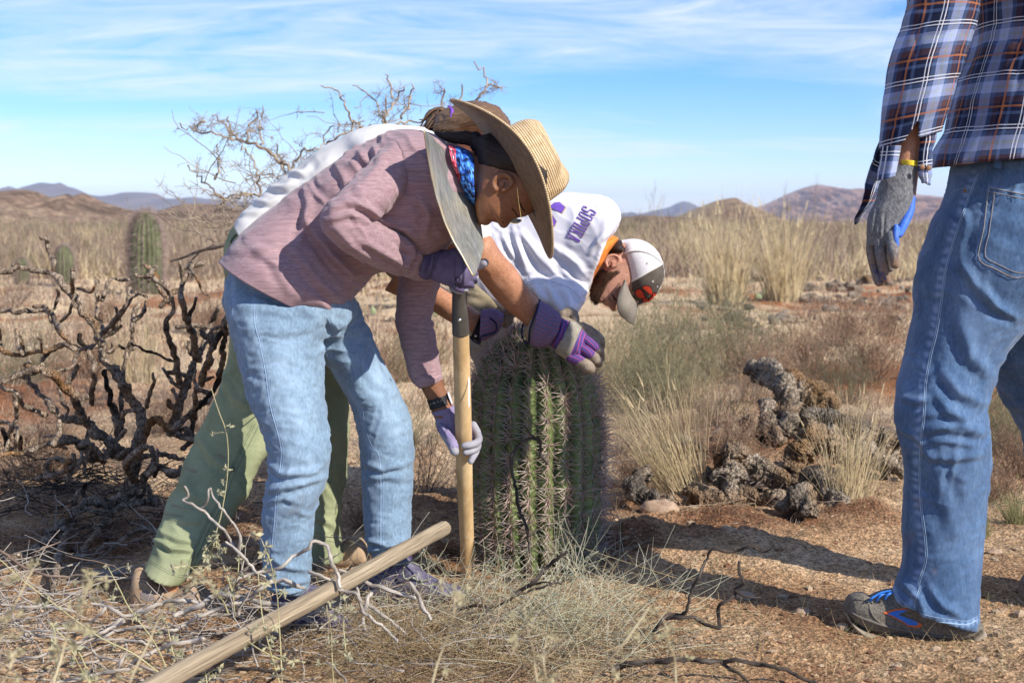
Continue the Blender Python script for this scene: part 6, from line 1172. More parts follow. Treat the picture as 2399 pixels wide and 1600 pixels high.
def bush(h, wd, n=60, m=3, seed=1, r=.0016, twist=.5, up=.6, leaf=0, lw=.002):
    """shrub of fine branching twigs, many thin three sided stems"""
    r_ = np.random.default_rng(seed); V = []; gs = []
    def batch(P0, D, ln, rad, k=4, wob=.25):
        n_ = len(P0); pts = [P0]; d = D.copy()
        for _ in range(k): d = d+r_.normal(0, wob, d.shape); d /= np.linalg.norm(d, axis=1)[:, None]; pts.append(pts[-1]+d*(ln/k)[:, None])
        P = np.stack(pts, 1); s = np.linspace(1, .3, k+1); a = np.array([0, 2.09, 4.19])
        off = np.stack([np.cos(a), np.sin(a), 0*a], -1); Vv = P[:, :, None]+off[None, None]*(rad[:, None]*s)[..., None, None]
        b = (np.arange(n_)*(k+1)*3)[:, None, None]+np.arange(k)[None, :, None]*3+np.arange(3)[None, None]; b2 = (np.arange(n_)*(k+1)*3)[:, None, None]+np.arange(k)[None, :, None]*3+((np.arange(3)+1) % 3)[None, None]
        Q = np.stack([b, b2, b2+3, b+3], -1).reshape(-1, 4); gs.append([Vv.reshape(-1, 3), Q, np.zeros((0, 3), int), Vv.reshape(-1, 3)*0]); return P
    a = r_.uniform(0, 6.283, n); el = r_.uniform(up*.3, 1.5, n); D = np.stack([np.cos(a)*np.cos(el), np.sin(a)*np.cos(el), np.sin(el)], -1)
    L0 = np.hypot(np.cos(el)*wd, np.sin(el)*h)*r_.uniform(.55, 1, n); P = batch(np.stack([np.cos(a)*wd*.08, np.sin(a)*wd*.08, 0*a], -1), D, L0, np.full(n, r*1.6), 5, .14*twist*2)
    for lv in range(m):
        n2 = len(P)*3; i = r_.integers(0, len(P), n2); j = r_.integers(1, P.shape[1], n2); P0 = P[i, j]; dd = P[i, j]-P[i, j-1]; dd /= np.linalg.norm(dd, axis=1)[:, None]+1e-9
        dd = dd+r_.normal(0, .65, dd.shape); dd[:, 2] += .15; dd /= np.linalg.norm(dd, axis=1)[:, None]; P = batch(P0, dd, L0.mean()*(.42*.6**lv)*r_.uniform(.5, 1.2, n2), np.full(n2, r*.75**(lv+1)), 3, .3*twist)
    if leaf:
        i = r_.integers(0, len(P), leaf); j = r_.integers(1, P.shape[1], leaf); d = r_.normal(0, 1, (leaf, 3)); d /= np.linalg.norm(d, axis=1)[:, None]
        gs.append(blades(P[i, j], d, np.full(leaf, lw*5)*r_.uniform(.5, 1.4, leaf), np.full(leaf, lw), d*0, k=2, seed=seed))
    g = join(gs); g[0][:, 2] = np.maximum(g[0][:, 2], -.01); return g
def place(me, name, x, y, s, rz, mt=None, label=None, cat=None, group=None, kind=None):
    o = bpy.data.objects.new(name, me); COL.objects.link(o); o.location = (x, y, float(zg(x, y))-.01); o.scale = (s, s, s*rng.uniform(.9, 1.12)); o.rotation_euler = (0, 0, rz)
    return info(o, label, cat, group, kind)
def gn(u, v): P = G(u, v); return P[0], P[1]
def cracks(m, scale, stretch, dark=.18, width=.10, dist=.012):
    nt = m.node_tree; K = nt.links.new; p = [x for x in nt.nodes if x.type == 'BSDF_PRINCIPLED'][0]; c = N(nt, 'ShaderNodeTexCoord').outputs['Object']
    nz = N(nt, 'ShaderNodeTexNoise', i={'Scale': scale*.6, 'Detail': 4}); K(c, nz.inputs[0]); ad = N(nt, 'ShaderNodeVectorMath', operation='MULTIPLY_ADD'); K(nz.outputs['Color'], ad.inputs[0]); ad.inputs[1].default_value = (1.2/scale,)*3; K(c, ad.inputs[2])
    mp = N(nt, 'ShaderNodeMapping'); mp.inputs['Scale'].default_value = stretch; K(ad.outputs[0], mp.inputs[0])
    v = N(nt, 'ShaderNodeTexVoronoi', feature='DISTANCE_TO_EDGE', i={'Scale': scale}); K(mp.outputs[0], v.inputs[0]); mr = N(nt, 'ShaderNodeMapRange', i={1: .01, 2: width, 3: dark, 4: 1.0}); K(v.outputs[0], mr.inputs[0])
    src = p.inputs['Base Color'].links[0].from_socket; vm = N(nt, 'ShaderNodeVectorMath', operation='SCALE'); K(src, vm.inputs[0]); K(mr.outputs[0], vm.inputs['Scale']); K(vm.outputs[0], p.inputs['Base Color'])
    b = N(nt, 'ShaderNodeBump', i={'Strength': 1, 'Distance': dist}); K(mr.outputs[0], b.inputs['Height']); K(p.inputs['Normal'].links[0].from_socket, b.inputs['Normal']); K(b.outputs[0], p.inputs['Normal'])
cracks(M_bark, 95, (1, 1, .45), .35, .07, .006)
# ---- named grass tufts
for (u, v, hpx, sp_, lean, n, col, lab) in (
    (1701, 712, 215, .42, (.02, 0), 330, M_straw_g, 'tall straw coloured grass tuft right of the man in the white cap'),
    (1834, 712, 205, .36, (.0, 0), 330, M_straw_g, 'tall straw grass tuft behind the small green cactus pad'),
    (1605, 1165, 320, .33, (-.42, -.1), 260, M_straw_g, 'golden grass tuft leaning left just right of the barrel cactus'),
    (1985, 1198, 260, .40, (.12, 0), 210, M_straw_g, 'pale dry grass tuft at the foot of the dead cactus wood beside the jeans'),
    (1425, 905, 190, .5, (.1, 0), 170, M_straw_g, 'dry grass stems behind the glove on top of the cactus'),
    (2385, 1235, 90, .9, (-.1, 0), 200, M_green_g, 'low greenish grass tuft beyond the plaid man at the right edge'),
    (1620, 640, 150, .5, (0, 0), 200, M_straw_g, 'dry grass tuft at the left of the two tallest tufts'),
    (330, 905, 190, .5, (0, 0), 120, M_straw_g, 'wispy dry grass growing inside the dead cholla skeleton'),
    (560, 930, 120, .6, (0, 0), 90, M_straw_g, 'short straw grass behind the sage green trousers'),
    (2300, 1260, 60, 1.0, (0, 0), 160, M_green_g, 'short olive grass behind the heel of the trail shoe'),
    (2160, 1345, 45, 1.0, (0, 0), 90, M_straw_b, 'tiny dry tuft on the soil left of the trail shoe'),
    (1000, 860, 150, .8, (0, 0), 130, M_straw_b, 'sparse dry grass seen under the woman in pink')):
    x, y = gn(u, v); h = hpx/FOC*y; me = mesh('grass_tuft', tuft(n, h, sp_*1.2, w=max(.0009, .00030*y), lean=lean, rb=.05*h/.25, seed=int(u)), col)
    place(me, 'grass_tuft', x, y, 1, 0, label=lab, cat='grass tuft')
# ---- shared shrub shapes, copied over the plain
B1 = mesh('dry_shrub', bush(.55, .5, 46, 3, 3, .0022), M_brush); B2 = mesh('dry_shrub', bush(.5, .45, 46, 3, 5, .0020, leaf=900, lw=.004), M_brush2); B3 = mesh('low_shrub', bush(.25, .4, 70, 3, 8, .0019, leaf=900, lw=.003), M_red)
B4 = mesh('weedy_shrub', bush(.42, .34, 80, 3, 9, .0014, leaf=3200, lw=.0024, up=1.0), M_brush2)
T1 = mesh('grass_tuft', tuft(160, .6, .45, w=.0035, rb=.07, seed=3), M_straw_g); T2 = mesh('grass_tuft', tuft(160, .45, .6, w=.0035, rb=.09, seed=4), M_straw_g); T3 = mesh('grass_tuft', tuft(140, .3, .8, w=.003, rb=.08, seed=5), M_straw_b)
B5 = mesh('tangled_twigs', bush(.35, .45, 60, 2, 19, .0013, up=.3, twist=.8), M_straw_b)
near_shrubs = [(B4, 1530, 930, 210, 'large grey green weedy bush directly right of the cactus top'), (B2, 1480, 960, 190, 'leafy olive bush touching the right side of the cactus'), (B4, 1740, 860, 170, 'airy olive bush behind the bleached log end'),
    (B3, 1800, 900, 110, 'rusty low bush directly above the brown splintered log'), (B4, 1980, 950, 150, 'olive scrub above the dark log beside the jeans'), (B3, 1960, 820, 90, 'reddish low bush on the open sand right of centre'), (B2, 2330, 1080, 190, 'dense olive brush directly behind the jeans'), (B4, 2390, 1080, 190, 'tall weeds at the right edge beyond the second leg'), (B3, 2340, 1180, 110, 'rusty ground brush behind the shin of the jeans'), (B1, 1450, 1090, 110, 'brown twiggy brush right of the cactus flank'), (B3, 1500, 1150, 80, 'low rusty scrub at the cactus foot, right side'),
    (B3, 1700, 1130, 90, 'rusty scrub in the gap of the dead wood pile'), (B5, 1830, 1080, 120, 'pale twig tangle in the middle of the dead wood'), (B1, 1570, 1120, 90, 'brown twigs beside the small grey wood knob'), (B1, 1760, 960, 130, 'brown brush directly behind the bleached log top'), (B1, 1880, 1000, 120, 'brown scrub behind the curled dead cactus arch'), (B1, 2020, 1040, 120, 'brown twig bush above the dark log at right'), (B2, 1700, 780, 100, 'small olive bush on the pale sand right of the white cap'), (B3, 860, 900, 90, 'rusty scrub seen between pink sleeve and light jeans'), (B4, 960, 900, 130, 'grey green weeds left of the shovel handle'), (B4, 60, 900, 160, 'grey brown weeds behind the far left cholla branches'), (B3, 200, 880, 110, 'rusty scrub behind the middle of the cholla'), (B3, 500, 790, 90, 'rusty scrub beside the hip of the light jeans'), (B5, 1690, 1030, 150, 'pale tangle of fine curved twigs draped over the dead wood'), (B5, 1620, 1050, 100, 'straw coloured twig tangle left of the bleached log top'), (B4, 1590, 965, 230, 'olive weedy shrub with pale seed heads between cactus and dead wood'), (B4, 1520, 880, 200, 'grey green weed clump behind the glove and cactus'), (B4, 1690, 880, 190, 'airy olive shrub on the sand behind the curled dead wood'), (B1, 1830, 640, 130, 'round brown twiggy bush between the two tall grass tufts'),
    (B1, 1935, 630, 150, 'brown thorny bush right of the second tall grass tuft'), (B1, 1550, 600, 120, 'bushy brown scrub above the white cap'), (B2, 1480, 570, 70, 'dull green bush behind the white jersey shoulder'), (B3, 1900, 880, 110, 'rusty red low scrub beyond the dead cactus wood'), (B3, 2040, 900, 120, 'dense rusty green scrub left of the man\'s knee'),
    (B3, 2080, 780, 80, 'thin reddish scrub on the sand left of the jeans'), (B3, 90, 1130, 150, 'reddish brown brush under the dead cholla at the left edge'), (B2, 2360, 1010, 190, 'olive brush between the two legs of the jeans'), (B3, 2380, 1120, 120, 'low rusty brush behind the second leg of the jeans'),
    (B1, 30, 720, 150, 'mauve brown twiggy bush at the left edge'), (B1, 170, 600, 80, 'rounded brown bush between the two small barrel cacti'), (B1, 440, 660, 110, 'dark tangled bush right of the tall barrel cactus'), (B1, 480, 1010, 170, 'dark brush behind the sage green trouser leg'), (B1, 985, 1150, 180, 'dark shaded brush between the jeans and the shovel'),
    (B2, 950, 1040, 160, 'small leafy brush beside the knee of the light jeans'), (B1, 1090, 1210, 130, 'dark twigs at the left foot of the barrel cactus'), (B3, 860, 1240, 70, 'low dry brush between the two feet of the woman in pink'), (B1, 1650, 1010, 110, 'pale tangled twigs on top of the dead cactus wood'), (B2, 1480, 1010, 110, 'sparse weeds right of the cactus flank'), (B3, 250, 760, 70, 'low rust coloured scrub behind the cholla branches'),
    (B1, 130, 1010, 150, 'brown tangle of twigs behind the lower left cholla branches'), (B1, 330, 1120, 120, 'dark brown tangle at the base of the cholla'), (B3, 380, 1010, 110, 'reddish brush between cholla trunk and sage trousers'), (B1, 1720, 1120, 70, 'thin brush growing through the dead wood'), (B3, 1560, 1100, 80, 'rusty brush behind the leaning grass tuft'), (B1, 2060, 1080, 110, 'dark brush beside the front of the blue jeans')]
for me, u, v, hp, lab in near_shrubs:
    x, y = gn(u, v); h = hp/FOC*y; zh = {B5: .35, B1: .55, B2: .5, B3: .25, B4: .42}[me]; place(me, me.name.split('.')[0], x, y, h/zh, rng.uniform(0, 6), label=lab, cat='shrub')
def scatter(n, y0, y1, meshes, s0, s1, name, label, cat, group, fn=None):
    k = 0
    while k < n:
        y = y0*(y1/y0)**rng.uniform(0, 1); x = rng.uniform(-.45, .45)*y+rng.uniform(-.5, .5)
        if fn and not fn(x, y): continue
        me = meshes[rng.integers(len(meshes))]; place(me, name, x, y, rng.uniform(s0, s1), rng.uniform(0, 6.3), label=label, cat=cat, group=group); k += 1
clear = lambda x, y: fbm(np.array([[x, y, 0]]), .22, 2, 5)[0] > .15 or y > 24
scatter(90, 24, 70, [B1, B1, B2, B3], .9, 1.7, 'desert_shrub', 'dry twiggy bush out on the scrubby plain behind the workers', 'shrub', 'bushes scattered over the plain', clear)
scatter(120, 25, 60, [T1, T2, T2, T3], .7, 1.4, 'grass_tuft', 'dry straw coloured grass clump on the plain behind the workers', 'grass tuft', 'grass clumps scattered over the plain', clear)
def mass(n, y0, y1, seed, mt, h, name, th=-.1):
    r_ = np.random.default_rng(seed); y = y0*(y1/y0)**r_.uniform(0, 1, n); x = r_.uniform(-.5, .5, n)*y; c = fbm(np.stack([x*.5, y*.25, 0*x], -1), 1, 3, seed); keep = c > th; x, y = x[keep], y[keep]; n = len(x)
    base = np.stack([x, y, zg(x, y)], -1); a = r_.uniform(0, 6.283, n); q = r_.uniform(.05, .7, n); d = np.stack([np.sin(q)*np.cos(a), np.sin(q)*np.sin(a), np.cos(q)], -1)
    hh = h*r_.uniform(.3, 1.15, n)*(.6+.6*np.clip(c[keep], -.3, 1)); obj(name, blades(base, d, hh, .00042*y+.0006, r_.normal(0, .25, (n, 3)), k=2, seed=seed), mt, kind='stuff')
mass(52000, 24, 95, 1, M_straw_g, .58, 'far_grass'); mass(52000, 24, 95, 2, M_brush, .72, 'far_brush'); mass(24000, 60, 240, 5, M_brush2, 1.15, 'distant_scrub'); mass(22000, 60, 260, 6, M_brush, 1.1, 'distant_scrub'); mass(9000, 7.5, 24, 11, M_brush, .14, 'ground_scrub', .0); mass(9000, 7, 24, 12, M_red, .14, 'ground_scrub', .1); mass(4000, 9, 26, 13, M_straw_g, .2, 'ground_scrub')
def litter(n, seed, mt, y0, y1, l0, l1, w, name, up=.25, fn=None):
    r_ = np.random.default_rng(seed); y = r_.uniform(y0**.5, y1**.5, n)**2; x = r_.uniform(-.43, .43, n)*y; c = fbm(np.stack([x, y, 0*x], -1), 1.1, 3, seed); k = c > -.15; x, y = x[k], y[k]; n = len(x)
    a = r_.uniform(0, 6.283, n); e = r_.uniform(0, up, n); d = np.stack([np.cos(a)*np.cos(e), np.sin(a)*np.cos(e), np.sin(e)], -1)
    obj(name, blades(np.stack([x, y, zg(x, y)+.004], -1), d, r_.uniform(l0, l1, n), np.full(n, w)*r_.uniform(.6, 1.4, n), np.stack([-d[:, 1], d[:, 0], -.3*d[:, 2]], -1)*r_.normal(0, .35, (n, 1)), k=4, seed=seed), mt, kind='stuff')
litter(9000, 21, M_straw_g, 2.6, 7.5, .02, .10, .0006, 'dry_litter'); litter(9000, 22, M_straw_b, 2.6, 9, .02, .09, .0009, 'dry_litter', .9); litter(7000, 23, M_red, 4.2, 10, .03, .10, .0011, 'ground_cover', 1.3); litter(5000, 24, M_green_g, 2.7, 6, .02, .07, .0007, 'ground_cover', 1.2); litter(14000, 25, M_brush, 5, 14, .03, .14, .0016, 'ground_cover', 1.3)
# pebbles and clods
def pebbles(n, seed, mt, s0, s1, y0, y1, name):
    r_ = np.random.default_rng(seed); y = r_.uniform(y0**.5, y1**.5, n)**2; x = r_.uniform(-.43, .43, n)*y; s = s0*(s1/s0)**(r_.uniform(0, 1, n)**2.2)
    o = ball((0, 0, 0), (1, 1, .7), 4, 6); V0 = o[0]; m = len(V0); V = V0[None]*(1+r_.uniform(-.25, .25, (n, m, 1)))*s[:, None, None]*np.stack([r_.uniform(.7, 1.3, n), r_.uniform(.7, 1.3, n), r_.uniform(.6, 1.0, n)], -1)[:, None]+np.stack([x, y, zg(x, y)+s*.35], -1)[:, None]
    off = (np.arange(n)*m)[:, None, None]; obj(name, [V.reshape(-1, 3), (o[1][None]+off).reshape(-1, 4), (o[2][None]+off).reshape(-1, 3), V.reshape(-1, 3)], mt, kind='stuff', smooth=False)
pebbles(15000, 31, mat('tan_gravel', [(.28, .18, .10), (.42, .29, .17), (.55, .43, .28)], 9, rough=.95), .002, .010, 2.6, 7, 'gravel')
pebbles(900, 33, mat('pale_pebbles', [(.30, .21, .13), (.46, .35, .24)], 12, rough=.95), .007, .02, 2.7, 7, 'pebbles'); pebbles(2600, 32, mat('dark_clods', [(.13, .065, .035), (.26, .14, .08)], 9, rough=1), .003, .014, 2.9, 6, 'soil_clods')
for u, v, s, lab in ((255, 1340, .030, 'grey flat stone in the shade between the cholla and the hiking shoe'), (1742, 1412, .02, 'pale angular stone in the shadow left of the trail shoe'), (1880, 1447, .014, 'small white stone at the edge of the shadow'), (2330, 1290, .016, 'rounded tan stone behind the trail shoe heel'), (1545, 1215, .045, 'brown soil lump beside the dug hole'), (2303, 1558, .012, 'small round stone below the trail shoe')):
    x, y = gn(u, v); g = ball((0, 0, s*.4), (s*1.5, s, s*.6), 14, 20); g[0] += normals(g)*(fbm(g[0], 1.2/s, 3, int(u))*s*.28)[:, None]
    o = obj('stone', g, mat('stone', [(.22, .19, .17), (.36, .31, .27)], 30, rough=.95) if 'grey' in lab else mat('sandstone', [(.26, .16, .10), (.48, .36, .26)], 22, rough=.95), label=lab, cat='stone'); o.location = (x, y, float(zg(x, y)))
# ---- small cacti in the background
def bgc(u, vb, vt, wpx, ribs, lab, seed, y=None, name='barrel_cactus'):
    P = G(u, vb); y = P[1]; H = (vb-vt)/FOC*y; R0 = wpx/2/FOC*y; cactus((P[0], y, -.02), R0, H, ribs, detail=False, seed=seed, label=lab, slen=R0*.42, rows=34, nsp=8, shown=0, mats=(M_cac2, M_spine3), rib_d=.20)
M_cac2 = mat('far_cactus_skin', [(.09, .12, .05), (.16, .21, .08), (.25, .29, .13)], 5, rough=.6, attr=[('cork', (.18, .12, .08)), ('groove', (.03, .05, .02))]); M_spine3 = mat('grey_spines', [(.20, .14, .12), (.40, .31, .27)], 9, rough=.8)  # muted green skin of the small background cacti
bgc(344, 690, 492, 74, 17, 'tall columnar barrel cactus standing left of the woman in sage trousers', 5); bgc(152, 672, 572, 44, 14, 'small round barrel cactus behind the left cholla branches', 6); bgc(52, 668, 600, 32, 13, 'faint small barrel cactus at the far left among brown brush', 7)
M_pad = mat('prickly_pear_pad', [(.22, .27, .13), (.33, .37, .20)], 20, rough=.7, attr=None)
def pads(u, v, items, lab):
    x, y = gn(u, v); t = thing('prickly_pear', (x, y, 0), lab, 'cactus')
    for du, dv, ru, rv, rot in items:
        a = R(rot); Mx = np.array([[math.cos(a), 0, math.sin(a)], [0, 1, 0], [-math.sin(a), 0, math.cos(a)]]); obj('pad', ball(W((u+du, v+dv), y), (ru*y/FOC, .012, rv*y/FOC), 10, 20, Mx), M_pad, t)
pads(1793, 702, [(0, -12, 8, 17, 10), (-16, -6, 7, 10, -30)], 'small pale green prickly pear pads between the two tall tufts')
pads(1022, 742, [(0, -14, 8, 14, 10)], 'single yellow green prickly pear pad seen past the pink sleeve'); pads(875, 745, [(0, -14, 7, 13, -15)], 'tiny green pad on the litter under the pink shirt')
# ---- dead cholla skeleton (left)
ch = thing('dead_cholla', (G(322, 1177)[0], 4.6, 0), 'charred dead cholla skeleton with knobbly branches filling the left foreground', 'dead cactus')
BR = [((540, 1120), (560, 950), (580, 860), (545, 770), (490, 680), (430, 600), (410, 520), (380, 450), (320, 370), (250, 280), (200, 245), (130, 235), (60, 210)), ((215, 240), (218, 190), (200, 150), (175, 95)), ((300, 340), (300, 290), (298, 228)), ((410, 490), (400, 400), (392, 285)),
  ((425, 485), (490, 410), (520, 360), (525, 300)), ((520, 370), (560, 330), (595, 345)), ((410, 360), (430, 320), (450, 272), (530, 266)), ((325, 298), (370, 322), (388, 300)), ((-30, 545), (0, 562), (80, 575), (170, 565), (260, 540), (340, 550), (410, 540)), ((95, 562), (75, 495)), ((175, 560), (152, 510)), ((0, 465), (8, 560)),
  ((600, 790), (618, 720), (622, 655)), ((555, 1000), (600, 880), (640, 835), (700, 880), (760, 830), (830, 770), (870, 720), (910, 650)), ((700, 880), (740, 760), (790, 620), (830, 540), (850, 470), (900, 380)), ((812, 600), (790, 500), (760, 430), (740, 340), (745, 270), (735, 198)), ((745, 290), (770, 240), (788, 200)), ((785, 225), (810, 280), (845, 345)),
  ((740, 700), (720, 600), (690, 520), (680, 440), (705, 400), (690, 335), (640, 270), (560, 248)), ((700, 370), (650, 320), (615, 262)), ((712, 610), (620, 570), (530, 535)), ((480, 900), (450, 760), (430, 640)), ((495, 880), (500, 700), (510, 600), (540, 480), (552, 395)),
  ((530, 990), (420, 920), (370, 870), (320, 800), (300, 740), (250, 690), (180, 640), (100, 650), (0, 690), (-40, 700)), ((330, 850), (240, 825), (180, 760), (130, 690), (60, 655)), ((180, 830), (120, 800), (70, 740), (0, 700)), ((520, 1000), (400, 980), (300, 930), (200, 940), (100, 972), (0, 985)), ((285, 905), (230, 905), (180, 910)),
  ((540, 1090), (520, 1020), (560, 970), (590, 955)), ((580, 1090), (630, 1030), (700, 1062), (745, 1060)), ((560, 1120), (470, 1180), (360, 1180), (290, 1230), (220, 1300), (140, 1370), (30, 1415)), ((250, 1290), (265, 1310), (240, 1400), (212, 1580)), ((635, 1182), (500, 1190), (440, 1240), (380, 1320), (310, 1410)),
  ((690, 900), (780, 920), (840, 905)), ((740, 965), (820, 900), (900, 850)), ((0, 402), (110, 400), (170, 395), (205, 425), (240, 480)), ((200, 400), (240, 470), (270, 512), (310, 530)), ((238, 300), (235, 360), (218, 400)), ((240, 690), (250, 760), (272, 800), (258, 845)), ((370, 780), (385, 640), (365, 560)),
  ((328, 1400), (350, 1440), (345, 1492)), ((900, 680), (908, 560), (918, 425)), ((465, 470), (485, 440), (470, 380)), ((660, 640), (700, 690), (740, 705)), ((820, 700), (850, 600), (880, 520), (920, 470)), ((60, 740), (70, 830), (40, 900), (30, 960)), ((0, 850), (60, 880), (60, 960)), ((430, 1000), (330, 1010), (250, 1060), (150, 1080)), ((560, 1000), (660, 985), (760, 1010), (830, 990)),
  ((790, 840), (800, 720), (795, 640)), ((860, 560), (890, 480), (930, 440)), ((140, 380), (180, 375), (215, 420)), ((250, 440), (290, 400), (300, 350)), ((450, 560), (480, 545), (520, 550)), ((320, 560), (300, 620), (240, 640)), ((340, 930), (330, 1010), (360, 1080)), ((640, 1180), (600, 1120), (560, 1110)), ((660, 1300), (560, 1290), (420, 1400))]
RAD = [(34, 10), (11, 10), (11, 10), (15, 12), (15, 11), (9, 7), (10, 7), (8, 6), (11, 13), (10, 9), (7, 7), (8, 8), (11, 9), (24, 11), (25, 11), (19, 9), (12, 9), (8, 6), (17, 8), (10, 7), (8, 6), (15, 11), (13, 8), (27, 14), (18, 10), (12, 9), (17, 9), (7, 5), (20, 16), (17, 12), (26, 16), (20, 18), (20, 13), (14, 10), (15, 10), (12, 11), (13, 11), (9, 7), (10, 8), (14, 11), (9, 7), (15, 12), (10, 8), (9, 8), (17, 12), (14, 9), (12, 8), (16, 8), (16, 9), (15, 10), (12, 8), (9, 7), (9, 7), (8, 6), (9, 7), (11, 8), (16, 14), (14, 8)]
for i, br in enumerate(BR):
    a, b = RAD[i] if i < len(RAD) else (12, 8); q = np.array(fC(*br)); n = max(10, int(np.linalg.norm(np.diff(q, axis=0), axis=1).sum()/3.0)); S = cr(q, n)
    y0 = 4.45+.25*math.sin(i*2.4) if i not in (0, 30, 31, 32) else 4.5
    ymax = np.array([GY(max(v, 560), .03) for v in S[:, 1]]); s = np.linspace(0, 1, n); yb = 4.55
    y = yb+(y0-yb)*np.minimum(1, s*1.6)+.03*fbm(np.stack([s*5, s*0+i, s*0], -1), 1, 2, 4); y = np.minimum(y, ymax)
    P = W(S, y); P += .0045*fbm(np.stack([s*n*.16, s*0+i*3, s*0], -1), 1, 2, 6)[:, None]*np.array([1, .5, 1]); r = (a+(b-a)*s)*.574*.5*1.62*y/FOC
    g = tubeW(P, r, m=12, rnd=True); Nn = normals(g); k = vn(g[0]*np.array([1, 1, .7]), 38, i)*.35+vn(g[0], 90, i+2)*.30+.22*vn(g[0], 190, 5); rr = np.interp(np.linalg.norm(g[0]-P[0], axis=1), [0, 1], [r[0], r[-1]]); g[0] = g[0]+Nn*(k*np.minimum(rr, .016)*.85)[:, None]
    me = mesh('branch', g, M_bark); setattrf(me, 'orange', np.clip(vn(g[0], 9, i)*1.5-.45+(.35 if i in (30, 31, 32, 7, 13) else 0), 0, .85)); setattrf(me, 'char', np.clip(vn(g[0], 7, i+50)*1.5-.45+(.45 if i in (13, 14, 20, 21, 23, 26, 33, 34, 41, 44) else -.35), 0, .92)); obj('branch', me, parent=ch)
rc = np.random.default_rng(5)
for i in range(84):
    br = BR[rc.choice([0, 8, 13, 14, 15, 18, 22, 23, 24, 26, 26, 23, 30, 30, 32, 32, 29, 33, 34, 44, 47, 47])]; q0 = np.array(fC(*br)); j = rc.integers(1, len(q0)); t = rc.uniform(0, 1); p = q0[j-1]*(1-t)+q0[j]*t
    if p[1] > 1330: continue
    a = rc.uniform(-2.9, -.2) if rc.random() < .75 else rc.uniform(0, 6.3); L_ = rc.uniform(18, 75); pts = [p]
    for k_ in range(3): a += rc.normal(0, .5); pts.append(pts[-1]+np.array([math.cos(a), math.sin(a)])*L_/3)
    S = cr(np.array(pts), 16); y = 4.55+rc.uniform(-.25, .3); P = W(S, np.minimum(np.full(16, y), [GY(max(v, 560), .03) for v in S[:, 1]])); r = np.linspace(rc.uniform(5.5, 8.5), rc.uniform(4, 5.5), 16)*y/FOC
    g = tubeW(P, r, m=10, rnd=True); g[0] = g[0]+normals(g)*((vn(g[0], 60, i)*.35+vn(g[0], 140, i)*.3)*r[0]*.9)[:, None]
    me = mesh('branch', g, M_bark); setattrf(me, 'orange', np.clip(vn(g[0], 9, i)*1.6-.3, 0, .8)); setattrf(me, 'char', np.clip(vn(g[0], 7, i+5)*1.8-.2, 0, .9)); obj('branch', me, parent=ch)
# ---- loose sticks, each its own thing
def stick(lines, y, m_, lab, name='fallen_branch', zy=None, cat='branch', lift=0.0):
    y0 = y if np.isscalar(y) else y[0]; p0 = W(lines[0][0][:2], y0); t = thing(name, (p0[0], p0[1], max(0, float(zg(p0[0], p0[1])))), lab, cat)
    for j, ln in enumerate(lines):
        q = np.array([(p[0], p[1], p[2] if len(p) > 2 else 5, ) for p in ln], float); n = max(8, int(np.linalg.norm(np.diff(q[:, :2], axis=0), axis=1).sum()/5)); S = cr(q, n)
        yy = np.full(n, float(y)) if np.isscalar(y) else np.interp(np.linspace(0, 1, n), np.linspace(0, 1, len(y)), y)
        yg = np.array([GY(v, .012) if v > 560 else 9 for v in S[:, 1]]); yy = np.minimum(yy, yg)+.01*np.sin(np.arange(n)*.4+j)
        P = W(S[:, :2], yy); k = np.arange(n); P = P+.0022*np.stack([vn(np.stack([k*.5, k*0+j, k*0], -1), 1, 3), 0*k, vn(np.stack([k*.5, k*0+j+9, k*0], -1), 1, 4)], -1)
        r = S[:, 2]*yy/FOC*(1+.16*vn(np.stack([k*.45, k*0+j*5, k*0], -1), 1, 7)); obj('branch', tubeW(P, r, m=9, rnd=True), m_, t)
    return t
def w_(f, r, *pts): return [(a, b, r0) for (a, b), r0 in zip(f(*pts), np.linspace(r[0], r[1], len(pts)))]
stick([w_(fM, (3.2, 4.4), (20, 730), (150, 742), (300, 740), (430, 748), (540, 775), (580, 782)), w_(fM, (3, 4), (0, 800), (80, 775), (160, 745)), w_(fM, (2.5, 2.5), (120, 600), (180, 670), (260, 712), (330, 725))], 3.05, M_deadw, 'bleached grey branch lying at the far left below the cholla roots')
stick([w_(fM, (3.8, 6.2), (722, 722), (830, 740), (920, 780), (980, 822), (1100, 790), (1250, 722), (1400, 690), (1500, 700), (1620, 722)), w_(fM, (3, 4), (650, 892), (750, 832), (832, 758)), w_(fM, (4, 6), (560, 1080), (700, 1000), (850, 930), (980, 822))], 3.12, M_deadw, 'weathered forked branch crossing in front of the tan hiking shoe')
stick([w_(fM, (7, 5), (1380, 815), (1540, 745), (1690, 660), (1750, 640), (1880, 670), (2000, 702), (2130, 722)), w_(fM, (3.2, 3.4), (1690, 632), (1800, 572), (1930, 500), (2020, 480), (2085, 500)), w_(fD, (5, 4), (760, 925), (840, 945), (950, 955), (1080, 962), (1170, 982), (1240, 930), (1290, 862), (1200, 792), (1110, 760))], 3.1, M_deadw, 'thick pale branch knotted between the two women\'s feet')
stick([w_(fM, (3.5, 5.5), (640, 1080), (850, 960), (1100, 900), (1380, 925), (1500, 852), (1650, 782), (1850, 712), (1950, 680), (2100, 562), (2250, 535), (2350, 582))+w_(fD, (4.6, 4.0), (960, 812), (1080, 860)), w_(fM, (3, 3), (1880, 800), (1900, 720), (1950, 640))], 3.06, M_deadw, 'long silvery branch arching towards the light jeans hem')
